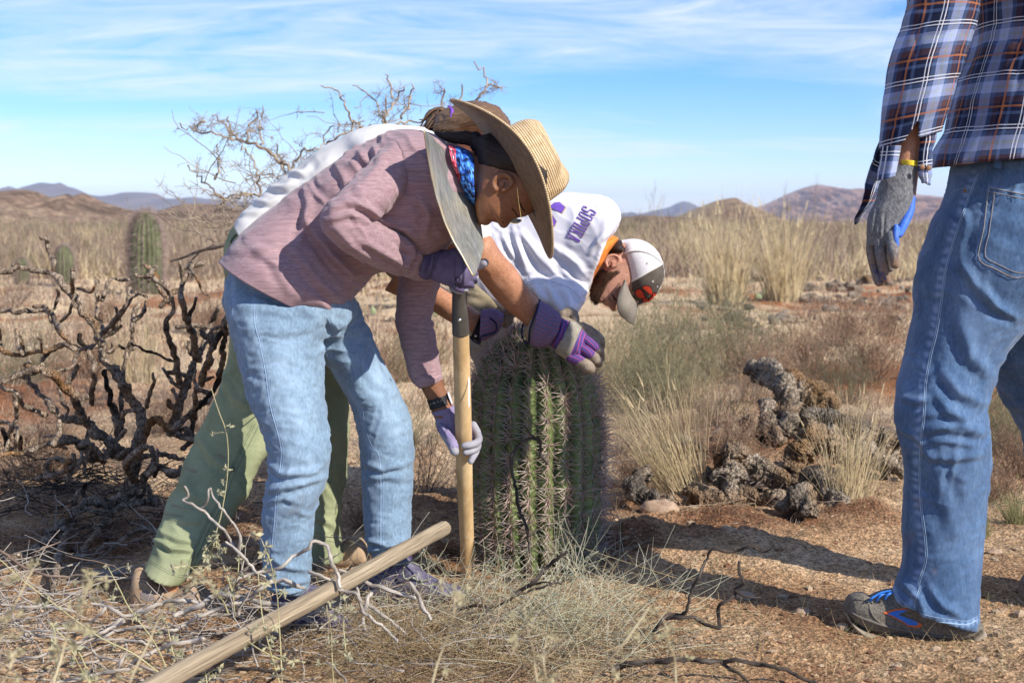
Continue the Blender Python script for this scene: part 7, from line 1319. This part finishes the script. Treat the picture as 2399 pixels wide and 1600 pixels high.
stick([w_(fD, (4.2, 3.4), (790, 770), (690, 650), (597, 575)), w_(fD, (3.6, 3.2), (640, 590), (620, 548), (550, 470), (440, 370), (335, 320), (362, 298), (353, 235)), w_(fD, (2.8, 2.6), (445, 368), (490, 320), (492, 252)), w_(fD, (3.4, 2.6), (683, 620), (680, 530), (650, 470), (600, 400), (530, 310), (510, 252))], 3.0, M_deadw, 'pale twig with three upright prongs in front of the sage trousers', 'twig')
stick([w_(fD, (4, 5), (790, 765), (900, 742), (1000, 672), (1110, 602), (1120, 572), (1180, 575), (1222, 602), (1240, 682), (1280, 762), (1300, 850)), w_(fD, (4.6, 4.2), (1290, 860), (1400, 900), (1440, 1000), (1500, 1050), (1600, 1130), (1642, 1180))], 2.98, M_deadw, 'bent grey branch hooked over in front of the light jeans')
stick([w_(fD, (5, 4.4), (1440, 792), (1470, 832), (1560, 852), (1650, 890), (1752, 912)), w_(fD, (5.6, 6), (1532, 862), (1470, 902), (1450, 980), (1430, 1000)), w_(fD, (5, 3.6), (1480, 960), (1560, 1022), (1640, 1082), (1702, 1142)), w_(fD, (3.6, 3), (1440, 1040), (1450, 1112), (1560, 1190), (1690, 1192)), w_(fD, (4.4, 5), (1722, 822), (1782, 902), (1792, 950), (1852, 1042)), w_(fD, (3.4, 3.4), (1300, 740), (1380, 790), (1400, 860), (1430, 940))], 3.12, M_deadw, 'cluster of twisted grey twigs in front of the plum sneaker', 'twig')
stick([w_(fD, (4, 2.6), (2010, 1000), (2080, 972), (2170, 958), (2200, 980), (2290, 950), (2351, 912))+[(1240, 1385, 2.8), (1290, 1368, 2.4), (1316, 1366, 2)]], 3.25, M_darkw, 'thin dark twig lying right of the plum sneaker toe', 'twig')
stick([w_(fN, (5, 4), (0, 612), (130, 532), (200, 462), (310, 352), (400, 292)), w_(fN, (3, 2.2), (130, 542), (200, 512), (280, 520), (360, 522))], 3.3, M_darkw, 'dark twig with a bleached tip poking out of the wiry stems')
stick([w_(fN, (4.4, 3), (980, 962), (1040, 872), (1100, 782), (1160, 752), (1260, 742), (1300, 642), (1340, 522), (1410, 392), (1440, 312), (1480, 266), (1600, 282), (1700, 266), (1805, 240)), w_(fN, (3.6, 2), (1780, 258), (1840, 286), (1902, 268)), w_(fN, (5, 3.6), (1140, 772), (1250, 772), (1340, 772), (1400, 812), (1470, 842), (1530, 850), (1515, 772), (1525, 692), (1580, 652), (1640, 592), (1650, 552), (1702, 520), (1670, 452), (1668, 368)), w_(fN, (3.2, 1.8), (1650, 580), (1700, 616), (1822, 626))], 3.12, M_darkw, 'black forked dead branch standing out against the soil right of the cactus', lift=.1)
stick([w_(fN, (8, 4), (730, 1165), (850, 1115), (1000, 1100), (1230, 1078), (1350, 1082), (1500, 1095), (1600, 1086), (1700, 1088), (1850, 1120), (2020, 1160), (2120, 1212), (2250, 1260)), w_(fN, (5, 3.6), (1540, 1100), (1620, 1162), (1700, 1212), (1745, 1262))], 2.92, M_darkw, 'thick grey brown branch lying along the bottom edge of the picture')
stick([w_(fE, (4, 3.6), (505, 1345), (490, 1240), (450, 1130), (430, 1000), (410, 900), (440, 840), (480, 796), (552, 800), (560, 862), (592, 912)), w_(fE, (2.6, 1.6), (550, 795), (502, 760), (476, 728)), w_(fE, (2.6, 1.6), (500, 1260), (552, 1230))], [3.7, 3.72, 3.74, 3.76, 3.78, 3.79, 3.79], M_darkw, 'thin curved dead stick leaning against the front of the barrel cactus', 'stick')
stick([w_(fM, (3, 3.4), (190, 992), (230, 942), (330, 932), (512, 916)), w_(fM, (3, 2.6), (240, 950), (380, 982), (560, 1002)), w_(fM, (2.6, 3), (120, 862), (180, 922), (230, 942))], 2.98, M_deadw, 'small three armed bleached twig at the lower left', 'twig')
stick([w_(fM, (3, 4.6), (80, 1192), (200, 1152), (400, 1110), (560, 1062), (640, 1012), (760, 962), (900, 902), (980, 852)), w_(fM, (3.4, 3.4), (730, 1085), (780, 1132), (850, 1150), (950, 1162), (990, 1102), (990, 1040)), w_(fM, (3, 4), (560, 1185), (700, 1182), (850, 1150)), w_(fM, (3.4, 3), (760, 1000), (960, 1002), (1100, 1012), (1210, 1055))], 2.9, M_deadw, 'long bleached branch with side twigs in the lower left corner')
stick([w_(fM, (4, 6), (440, 1350), (560, 1312), (700, 1292), (850, 1255), (1000, 1232), (1100, 1142), (1200, 1102), (1330, 1042), (1500, 1012), (1605, 1002)), w_(fM, (4, 5), (850, 1335), (900, 1260), (960, 1162)), w_(fM, (3.6, 3), (1050, 1180), (1130, 1215), (1230, 1250))], 2.78, M_deadw, 'knotted grey branch running left of the wooden pole at the bottom')
stick([w_(fD, (4, 5), (380, 1402), (560, 1362), (720, 1346), (860, 1362), (905, 1382)), w_(fD, (3.6, 4), (850, 1440), (960, 1332), (1022, 1262), (1000, 1240), (950, 1292))], 2.8, M_darkw, 'grey branch with hooked end beneath the wooden pole')
stick([[(0, 1290, 3), (60, 1330, 3), (130, 1350, 3), (210, 1345, 2.4)], [(60, 1330, 2.4), (90, 1290, 2), (140, 1270, 1.6)]], 3.25, M_brush, 'thin brown twig beside the cholla roots', 'twig')
stick([[(440, 600, 3), (480, 585, 4), (527, 575, 5)], [(400, 612, 2), (440, 600, 3)], [(470, 588, 2), (440, 620, 1.6)]], 7.0, M_darkw, 'dark bare branch reaching left from behind the sage trousers')
# ---- wiry stems by the cactus foot
def wires(n, cx, cy, rx, ry, l0, l1, seed, w=.0009, up=(.05, 1.0)):
    r_ = np.random.default_rng(seed); gs = []
    for _ in range(n):
        u = cx+r_.normal(0, 1)*rx*.55; v = min(1640, cy+r_.normal(0, 1)*ry*.5); P = G(u, max(v, 1365 if n > 95 else 1270)); a = r_.uniform(0, 6.283); e = r_.uniform(*up)**1.3; L_ = r_.uniform(l0, l1)
        d = np.array([math.cos(a)*math.cos(e), math.sin(a)*math.cos(e)*.8, math.sin(e)]); b = r_.normal(0, .30, 3); b[2] -= .15; s = np.linspace(0, 1, 7)[:, None]; P0 = P+[0, 0, .005+abs(r_.normal(0, .02))]
        q = P0+d*L_*s+b*L_*s**2; q[:, 2] = np.maximum(q[:, 2], .004+.01*r_.uniform()); gs.append(tubeW(q, np.linspace(w, w*.5, 7)*r_.uniform(.7, 1.3), m=3, cap=(0, 0)))
        if r_.random() < .5:
            j = r_.integers(2, 6); gs.append(tubeW([q[j], q[j]+d*.03+r_.normal(0, .02, 3), q[j]+d*.05+r_.normal(0, .035, 3)], [w*.7, w*.6, w*.3], m=3, cap=(0, 0)))
    return join(gs)
x, y = gn(1290, 1420); t = thing('wiry_shrub', (x, y, 0), 'sprawling tangle of thin pale green stems below the barrel cactus', 'shrub')
obj('stems', wires(600, 1290, 1475, 240, 110, .06, .24, 3, up=(.05, .8)), M_wire, t, kind='stuff'); obj('dry_stems', wires(700, 1250, 1500, 340, 130, .06, .24, 4, up=(.02, .5)), M_straw_g, t, kind='stuff')
x, y = gn(1060, 1530); t = thing('wiry_shrub', (x, y, 0), 'dry flattened tangle of straw stems between pole and bottom edge', 'shrub'); obj('stems', wires(650, 980, 1560, 300, 90, .06, .22, 5, up=(.02, .7)), M_straw_b, t, kind='stuff'); obj('green_stems', wires(200, 850, 1440, 200, 110, .06, .16, 6, up=(.1, .8)), M_wire, t, kind='stuff')
x, y = gn(1330, 1260); t = thing('wiry_shrub', (x, y, 0), 'few curled green stems rising against the cactus base', 'shrub'); obj('stems', wires(45, 1340, 1350, 100, 25, .10, .24, 8, up=(.8, 1.4)), M_wire, t, kind='stuff')
def twiglit(n, cx, cy, rx, ry, seed, mt, l0=.05, l1=.28, w=.0022, lift=.05):
    r_ = np.random.default_rng(seed); gs = []
    for _ in range(n):
        P = G(cx+r_.normal(0, .5)*rx, min(1660, max(cy+r_.normal(0, .5)*ry, 1150))); a = r_.uniform(0, 6.283); L_ = r_.uniform(l0, l1); d = np.array([math.cos(a), math.sin(a), r_.normal(.03, .12)]); q = [P+[0, 0, .004+abs(r_.normal(0, lift))]]
        for _k in range(7): d = d+r_.normal(0, .22, 3)*[1, 1, .6]; d /= np.linalg.norm(d); q.append(q[-1]+d*L_/7)
        q = np.array(q); q[:, 2] = np.maximum(q[:, 2], .004); r = w*r_.uniform(.35, 1.1); gs.append(tubeW(q, np.linspace(r, r*.45, 8), m=5)); j = r_.integers(2, 6); dd = d+r_.normal(0, .7, 3); gs.append(tubeW([q[j], q[j]+dd*L_*.12, q[j]+dd*L_*.22+r_.normal(0, .01, 3)], [r*.7, r*.6, r*.3], m=4))
    return obj('twig_litter', join(gs), mt, kind='stuff')
twiglit(420, 350, 1480, 640, 190, 3, M_deadw, lift=.04); twiglit(150, 800, 1500, 500, 150, 4, M_deadw, w=.0017); twiglit(130, 260, 1250, 420, 130, 5, M_brush, w=.0018); twiglit(170, 1200, 1540, 600, 110, 6, M_brush, w=.0015, lift=.02); twiglit(260, 170, 1120, 420, 170, 7, M_darkw, w=.003, lift=.06); twiglit(120, 1720, 1180, 420, 60, 8, M_brush, lift=.03); twiglit(60, 1120, 1270, 130, 60, 9, M_red, w=.0012, lift=.05)
# ---- yellow green weeds in front
def lobes(P, s, r_):
    gs = []; k = r_.integers(4, 7)
    for j in range(k):
        a = j*6.283/k+r_.normal(0, .2); d = np.array([math.cos(a), r_.normal(0, .35), math.sin(a)]); n_ = np.array([-d[2], r_.normal(0, .3), d[0]]); L_ = s*r_.uniform(.45, 1.1)
        V = np.array([P, P+d*L_*.5+n_*L_*.28, P+d*L_, P+d*L_*.5-n_*L_*.28]); V[2, 1] += r_.normal(0, .3)*s; gs.append([V, np.array([(0, 1, 2, 3)]), np.zeros((0, 3), int), V*0])
    return join(gs)
def weed(lines, y, lab, leafn=10, ls=.011, r=2.0, mt=None, ml=None, name='weed', seed=1):
    r_ = np.random.default_rng(seed); p0 = W(lines[0][-1], y); t = thing(name, (p0[0], y, 0), lab, 'weed'); st = []; lv = []
    for ln in lines:
        n = 26; S = cr(np.array(ln, float), n); yy = y+.015*np.sin(np.arange(n)*.3+S[0, 0]); P = W(S, yy); st.append(tubeW(P, np.linspace(.55, 1.0, n)*r*y/FOC, m=6))
        for _ in range(leafn):
            j = int(n*r_.uniform(0, 1)**1.5*.98); P0 = P[j]; e = P0+np.array([r_.normal(0, .014), r_.normal(0, .01), r_.normal(0, .012)]); st.append(tubeW([P0, (P0+e)/2+.002, e], [.0006, .0006, .0004], m=3, cap=(0, 0))); lv.append(lobes(e, ls*r_.uniform(.6, 1.2), r_))
    obj('stem', join(st), mt or M_weed, t, kind='stuff'); obj('leaves', join(lv), ml or M_leaf, t, smooth=False, kind='stuff')
weed([fM((850, 430), (940, 600), (1010, 740), (1090, 850), (1200, 1000), (1300, 1200), (1340, 1400))], 2.75, 'leafy weed stem rising in front of the tan hiking shoe', seed=2)
weed([fM((0, 370), (200, 550), (440, 730), (600, 850), (800, 990), (1050, 1110), (1300, 1300))], 2.7, 'long leaning yellow stem crossing the lower left corner', 8, seed=3)
weed([fC((862, 712), (890, 800), (925, 900), (930, 1050), (905, 1220), (880, 1330))+fM((1760, 420), (1830, 640), (1850, 830)), fC((880, 1330), (860, 1380), (830, 1400)), fM((1700, 200), (1640, 270), (1600, 320)), fM((1880, 300), (1870, 500), (1830, 600))], 3.05, 'tall slender weed standing before the sage trouser leg', 7, .012, 1.6, seed=4)
weed([fM((2060, 220), (2130, 400), (2180, 650), (2195, 850), (2210, 1100), (2220, 1400))], 2.75, 'leafy weed in front of the light jeans hem, right of the prongs', 10, .013, 1.8, seed=5)
weed([fM((2030, 470), (2045, 650), (2070, 850), (2130, 1100), (2200, 1343), (2220, 1450))], 2.7, 'weed stem leaning right across the middle of the wooden pole', 8, .013, seed=6)
weed([fM((540, 1035), (620, 1200), (700, 1343), (740, 1440)), fM((430, 930), (440, 1100), (450, 1343), (455, 1440))], 2.6, 'pair of thin weed stems at the bottom left corner', 8, seed=7)
weed([fM((1500, 430), (1600, 510), (1680, 610), (1750, 690), (1800, 800)), fM((1310, 860), (1340, 1000), (1360, 1100), (1400, 1200), (1420, 1440))], 2.85, 'small leafed weed between hiking shoe and light jeans', 9, .013, seed=8)
weed([fM((370, 860), (420, 900), (500, 980), (620, 1100), (700, 1300), (720, 1440))], 2.75, 'short weed with star shaped leaves below the cholla root', 9, .014, seed=9)
weed([fM((1930, 1000), (2050, 1080), (2200, 1150), (2400, 1180)), fM((1600, 1150), (1620, 1280), (1640, 1440))], 2.7, 'weed sprouting under the lower half of the wooden pole', 8, .013, seed=10)
weed([fD((1215, 960), (1240, 1100), (1250, 1300), (1260, 1500)), fD((1330, 900), (1320, 1100), (1340, 1300))], 2.8, 'thin weed in front of the near plum sneaker', 8, .012, 1.4, seed=11)
M_bl = mat('tan_near_stems', [(.40, .33, .20), (.52, .44, .28)], 20, rough=.9); M_bl2 = mat('near_leaves', [(.32, .28, .16), (.45, .40, .24)], 20, rough=.9, trans=.2)  # tan stems and leaves for weeds close to the camera
weed([fM((710, 545), (650, 700), (590, 850), (520, 1000), (480, 1150), (420, 1343), (380, 1500))], 1.75, 'out of focus weed close to the camera at the left', 22, .010, 3.6, M_bl, M_bl2, seed=12)
weed([fM((1620, 545), (1450, 590), (1330, 700), (1240, 850), (1180, 1000), (1080, 1200), (1020, 1343), (1000, 1500))], 1.7, 'blurred arching stem close to the camera over the hiking shoe', 14, .009, 3.0, M_bl, M_bl2, seed=13)
weed([fM((260, 450), (200, 560), (130, 700), (60, 850), (0, 1000), (-60, 1200))], 1.75, 'blurred leafy stem at the left edge near the camera', 18, .009, 3.0, M_bl, M_bl2, seed=14)
weed([[(1066, 1395), (1060, 1450), (1040, 1510), (1020, 1570), (1000, 1660)]], 1.7, 'blurred upright stem near the camera right of the pole', 10, .008, 2.8, M_bl, M_bl2, seed=15)
weed([fN((1010, 690), (900, 850), (800, 980), (700, 1090), (600, 1220), (540, 1400))], 1.65, 'blurred slanting straw stem in the bottom centre', 6, .008, 3.2, M_bl, M_bl2, seed=16)
weed([fN((1135, 830), (1150, 960), (1190, 1060), (1200, 1200), (1210, 1400))], 1.7, 'blurred pale weed with drooping leaves right of bottom centre', 12, .009, 2.6, M_bl, M_bl2, seed=17)
weed([fN((90, 700), (110, 850), (150, 1000), (170, 1150), (200, 1400)), fN((260, 900), (230, 1050), (240, 1200), (230, 1400))], 1.75, 'pair of blurred dry seed stalks at the bottom centre', 8, .009, 2.4, M_bl, M_bl2, seed=18)
weed([fM((0, 1240), (60, 1160), (140, 1080)), fM((20, 1343), (60, 1250), (100, 1150))][::-1], 1.6, 'blurred stub of dry twigs in the bottom left corner', 4, .008, 3.6, M_bl, M_bl2, seed=19)
# ---- dead cactus wood (right)
M_log = mat('cracked_dead_wood', [(.14, .105, .08), (.27, .215, .16), (.40, .33, .25), (.52, .45, .36)], 12, (1, 1, 1), rough=1, detail=10, lohi=(.28, .74), dist=.6, bump=(38, 1, .016), attr=[('orange', (.27, .155, .07)), ('char', (.05, .045, .042))])
cracks(M_log, 80, (1, .8, .5), .40, .08, .008)
def log(pts, y, lab, fx=fF, org=.0, chr_=.0, seed=1, flat=None):
    q = np.array(fx(*pts), float); P0 = G(q[:, 0].mean(), q[:, 1].max()); n = max(20, int(np.linalg.norm(np.diff(q[:, :2], axis=0), axis=1).sum()/1.7)); S = cr(q[:, [0, 1, 2, 3]] if q.shape[1] == 4 else q, n)
    rv = 1.18+.30*vn(np.stack([np.arange(n)*.16+seed*7, 0*S[:, 0], 0*S[:, 0]], -1), 1, 2)+.12*vn(np.stack([np.arange(n)*.5, 0*S[:, 0], 0*S[:, 0]], -1), 1, seed); g = tubeW(W(S[:, :2], S[:, 2])-np.array([0, 0, .03]), rv*S[:, 3]*S[:, 2]/FOC, m=72, rnd=True); Nn = normals(g); V = g[0]; rr = (S[:, 3]*S[:, 2]/FOC).mean(); lon = V*np.array([1, 1, .45])
    aa = g[3][:, 0]/max(rr, 1e-6); ll = g[3][:, 1]; fw = np.stack([np.cos(aa)*2.2, np.sin(aa)*2.2, ll/rr*.55], -1); D = .30*fbm(V, .7/rr, 3, seed)+.26*np.cos(2*aa+seed)-.26*np.clip(1-np.abs(vn(fw, 1.5, seed+8))*4.5, 0, 1)-.20*np.clip(1-np.abs(vn(fw*np.array([1, 1, 2.2]), 3.2, seed+4))*4, 0, 1)+.05*vn(V, 6/rr, seed+5)+.03*vn(V, 13/rr, seed+6); g[0] = V+Nn*(D*rr)[:, None]
    me = mesh('dead_cactus_wood', g, M_log); setattrf(me, 'orange', np.clip(vn(V, 7, seed)*1.3+org, 0, .9)); setattrf(me, 'char', np.clip(vn(V, 9, seed+20)*1.1-.3+chr_*.6, 0, .65)); return obj('dead_cactus_wood', me, label=lab, cat='dead wood')
log([(700, 785, 6.3, 34), (790, 800, 6.2, 42), (860, 845, 6.0, 44), (872, 920, 5.9, 36)], 0, 'bleached top end of the dead cactus log pile', org=.15, seed=1)
log([(780, 950, 5.6, 34), (795, 1030, 5.5, 36), (830, 1105, 5.4, 26)], 0, 'narrow charred slab in the middle of the dead wood pile', chr_=.3, seed=2)
log([(865, 890, 5.7, 44), (880, 980, 5.55, 50), (870, 1060, 5.45, 44)], 0, 'upright grey trunk piece with cracked bark amid dead wood', chr_=.0, seed=3)
log([(900, 850, 6.0, 50), (1000, 900, 5.9, 56), (1080, 960, 5.8, 40)], 0, 'brown splintered log slanting right at the top of the pile', org=.5, seed=4)
log([(905, 1310, 5.0, 44), (910, 1200, 5.0, 52), (960, 1110, 5.05, 52), (1050, 1090, 5.1, 50), (1090, 1150, 5.1, 34)], 0, 'curled grey dead cactus arch left of the pale grass tuft', chr_=.15, seed=5)
log([(615, 1180, 4.85, 56), (612, 1260, 4.8, 60), (610, 1350, 4.75, 52)], 0, 'upright grey cracked stump in the centre of the dead wood', chr_=.25, seed=6)
log([(860, 1400, 4.45, 40), (930, 1385, 4.45, 62), (985, 1420, 4.45, 40)], 0, 'rounded dark stump lump at the front of the dead wood', chr_=.3, seed=7)
log([(420, 1340, 4.75, 34), (540, 1390, 4.7, 40), (680, 1370, 4.72, 42), (830, 1385, 4.65, 40)], 0, 'long ochre log lying at the front edge of the pile', org=.5, seed=8)
log([(680, 1215, 4.95, 36), (760, 1240, 4.95, 44), (850, 1290, 4.9, 36)], 0, 'ochre bark slab right of the upright grey stump', org=.6, seed=9)
log([(990, 1010, 5.5, 46), (1100, 1040, 5.45, 50), (1250, 1095, 5.4, 48), (1400, 1120, 5.4, 40)], 0, 'dark log running right behind the pale grass tuft', chr_=.4, seed=10)
log([(390, 1110, 5.4, 34), (460, 1150, 5.35, 36)], 0, 'small grey wood knob right of the leaning grass', seed=11)
log([(560, 1080, 5.5, 36), (680, 1050, 5.55, 44), (790, 1070, 5.5, 36)], 0, 'shaded brown log below the tangled pale twigs', org=.3, chr_=.2, seed=12)
log([(1180, 1160, 5.1, 44), (1300, 1190, 5.1, 50), (1400, 1230, 5.1, 40)], 0, 'dark weathered log half hidden beside the jeans', chr_=.35, seed=13)
log([(500, 1270, 4.95, 30), (570, 1240, 4.95, 34)], 0, 'dark wood chip left of the upright grey stump', chr_=.6, seed=14)
log([(960, 1270, 4.8, 34), (1060, 1330, 4.75, 40), (1130, 1420, 4.6, 34)], 0, 'greyish root piece under the pale grass tuft', seed=15)
log([(210, 1250, 4.9, 30), (160, 1330, 4.75, 34), (260, 1370, 4.65, 26)], 0, 'low dark wood lump between cactus and leaning grass', chr_=.5, org=.2, seed=16)
for k, (a, b, r, lab) in enumerate((((900, 430, 0), (1010, 450, 0), 20, 'grey dead wood right of the second tall grass tuft'), ((1060, 420, 0), (1210, 440, 0), 16, 'thin dead log on the far sand left of the jeans'), ((940, 480, 0), (1070, 500, 0), 17, 'pale dead stump chunk on the far sand'), ((620, 400, 0), (730, 385, 0), 24, 'dark hollow dead wood between the two tall tufts'),
    ((600, 560, 0), (690, 620, 0), 17, 'grey dead wood scraps below the first tall tuft'), ((720, 620, 0), (790, 640, 0), 13, 'small grey wood scrap on the pale sand'), ((1220, 420, 0), (1330, 400, 0), 26, 'brown root mass beyond the hanging grey glove'))):
    q = fF((a[0], a[1]), (b[0], b[1])); y = GY(max(q[0][1], q[1][1])+8); c_ = ((q[0][0]+q[1][0])/2, (q[0][1]+q[1][1])/2-5)
    log([(*q[0], y, r*.51), (*c_, y, r*.62), (*q[1], y, r*.5)], 0, lab, fx=lambda *p: [tuple(w) for w in p], chr_=.15, org=0, seed=30+k)
def rubble(n, u0, u1, v0, v1, seed, lab_name, s0=.01, s1=.045):
    r_ = np.random.default_rng(seed); gs = []
    for _ in range(n):
        P = G(r_.uniform(u0, u1), r_.uniform(v0, v1)); s = r_.uniform(s0, s1); o = ball((0, 0, 0), (s*r_.uniform(.6, 1.6), s*r_.uniform(.6, 1.4), s*r_.uniform(.4, .9)), 7, 10); o[0] = o[0]*(1+.35*vn(o[0], .9/s, r_.integers(1e6)))[:, None]+P+[0, 0, s*.3]; gs.append(o)
    g = join(gs); me = mesh(lab_name, g, M_log); setattrf(me, 'orange', np.clip(vn(g[0], 6, 3), 0, .8)); setattrf(me, 'char', np.clip(vn(g[0], 5, 9)*1.4, 0, .8)); obj(lab_name, me, kind='stuff')
rubble(60, 1620, 2130, 1010, 1190, 3, 'wood_rubble', .015, .085); rubble(260, 1500, 2150, 1000, 1190, 13, 'wood_rubble', .008, .03); rubble(160, 1640, 2150, 640, 760, 4, 'wood_rubble', .02, .07); rubble(140, 820, 1080, 640, 760, 5, 'wood_rubble', .02, .06)
# ---- bare thorny tree behind the workers
tr = thing('thorn_tree', (W((720, 700), 6.8)[0], 6.8, 0), 'bare leafless thorny tree spreading against the sky behind the women', 'tree')
KB = [((60, 462), (250, 500), (400, 540), (560, 590), (680, 660), (780, 750), (840, 860), (880, 1000)), ((598, 335), (590, 460), (588, 590)), ((570, 358), (520, 450), (500, 560)), ((275, 385), (400, 510), (455, 562)), ((368, 405), (400, 535)), ((108, 710), (200, 800), (270, 870), (400, 960), (520, 1000)),
  ((975, 212), (1060, 215), (1110, 280), (1160, 390), (1185, 495), (1190, 620)), ((1185, 190), (1290, 260), (1340, 350), (1385, 440), (1390, 560)), ((1392, 265), (1390, 350), (1375, 450)), ((1525, 200), (1450, 280), (1400, 390), (1390, 460)), ((1060, 470), (1000, 492), (985, 590), (860, 622), (800, 692), (760, 800)), ((1400, 120), (1430, 220), (1440, 280)),
  ((1978, 48), (2040, 150), (2042, 220), (1990, 292), (1960, 400)), ((1892, 185), (1868, 310), (1850, 420)), ((2150, 215), (2080, 200), (2040, 210)), ((1780, 210), (1760, 300), (1720, 380)), ((1560, 180), (1545, 300), (1500, 420)), ((150, 470), (210, 430)), ((640, 620), (720, 700), (760, 860)), ((460, 580), (540, 700), (570, 850), (580, 1000)), ((250, 900), (380, 930), (500, 900), (620, 910)),
  ((255, 1079), (320, 960), (400, 910), (520, 905)), ((1250, 480), (1210, 440), (1190, 420)), ((300, 560), (310, 700), (290, 800)), ((680, 560), (700, 640), (740, 720)), ((1320, 460), (1260, 480), (1100, 520), (1000, 600)), ((1640, 420), (1540, 430), (1440, 460))]
def twigs(P, r, depth, rr, out):
    n = len(P)
    for _ in range(int(3+rr.uniform(0, 1)*7) if depth else 3):
        j = rr.integers(1, n-1); d = P[j]-P[j-1]; d /= np.linalg.norm(d)+1e-9; sd = rr.normal(0, 1, 3)*np.array([1, .7, 1]); sd -= d*(sd@d); sd /= np.linalg.norm(sd)+1e-9
        L_ = rr.uniform(.04, .15)*(1 if depth == 2 else .5); dd = d*.5+sd; dd /= np.linalg.norm(dd); q = [P[j]]
        for _ in range(5): dd = dd+rr.normal(0, .22, 3); dd /= np.linalg.norm(dd); q.append(q[-1]+dd*L_/5)
        q = np.array(q); out.append(tubeW(q, np.linspace(r*.55, r*.2, 6), m=3, cap=(0, 0)))
        if PX(q[-1])[1] < (175 if PX(q[-1])[0] < 1040 else 140): out.pop(); continue
        if depth > 1: twigs(q, r*.6, depth-1, rr, out)
        for _ in range(3):
            j2 = rr.integers(1, 5); t = rr.normal(0, 1, 3); t /= np.linalg.norm(t); out.append(tubeW([q[j2], q[j2]+t*.018], [r*.3, r*.1], m=3, cap=(0, 0)))
tw = []; rr_ = np.random.default_rng(77)
for i, k in enumerate(KB):
    q = np.array(fK(*k)); n = max(8, int(np.linalg.norm(np.diff(q, axis=0), axis=1).sum()/8)); S = cr(q, n); y = 6.8+.5*math.sin(i*1.9); P = W(S, y+.05*np.sin(np.arange(n)*.5)); P += .006*rr_.normal(0, 1, P.shape); r0 = .0032; r1 = .011 if i == 0 else .0062
    obj('branch', tubeW(P, np.linspace(r0, r1, n), m=6), M_twig, tr)
    for _ in range(max(1, n//16)): twigs(P, .0034, 2, rr_, tw)
for q in (((880, 1000, 24), (900, 1200, 34), (760, 1500, 50)), ((1190, 620, 14), (1100, 900, 24), (900, 1200, 34)), ((1390, 560, 12), (1300, 900, 20), (900, 1200, 30)), ((520, 1000, 10), (700, 1200, 20), (800, 1400, 30)), ((1960, 400, 8), (1800, 700, 14), (1300, 1000, 20)), ((580, 1000, 10), (700, 1200, 20))):
    s = np.array(fK(*[(a, b) for a, b, c in q])); obj('trunk', tubeW(W(s, 6.8), [c*.3615*.5*6.8/FOC for a, b, c in q], m=8, n=20), M_twig, tr)
tang = []
for _ in range(100):
    u = rr_.normal(640, 110) if rr_.random() < .75 else rr_.uniform(700, 980); v = rr_.uniform(400, 620) if u < 760 else rr_.uniform(230, 330); y = 6.8+rr_.uniform(-.7, .7); P0 = W((u, v), y); d = rr_.normal(0, 1, 3); d[2] = abs(d[2])*.6; d /= np.linalg.norm(d); q = [P0]
    for _ in range(8): d = d+rr_.normal(0, .28, 3); d /= np.linalg.norm(d); q.append(q[-1]+d*.045)
    q = np.array(q)
    if PX(q)[:, 1].min() < 200: continue
    tw.append(tubeW(q, np.linspace(.0030, .0013, 9), m=3, cap=(0, 0))); twigs(q, .003, 1, rr_, tw)
obj('twigs', join(tw), M_twig, tr, kind='stuff')
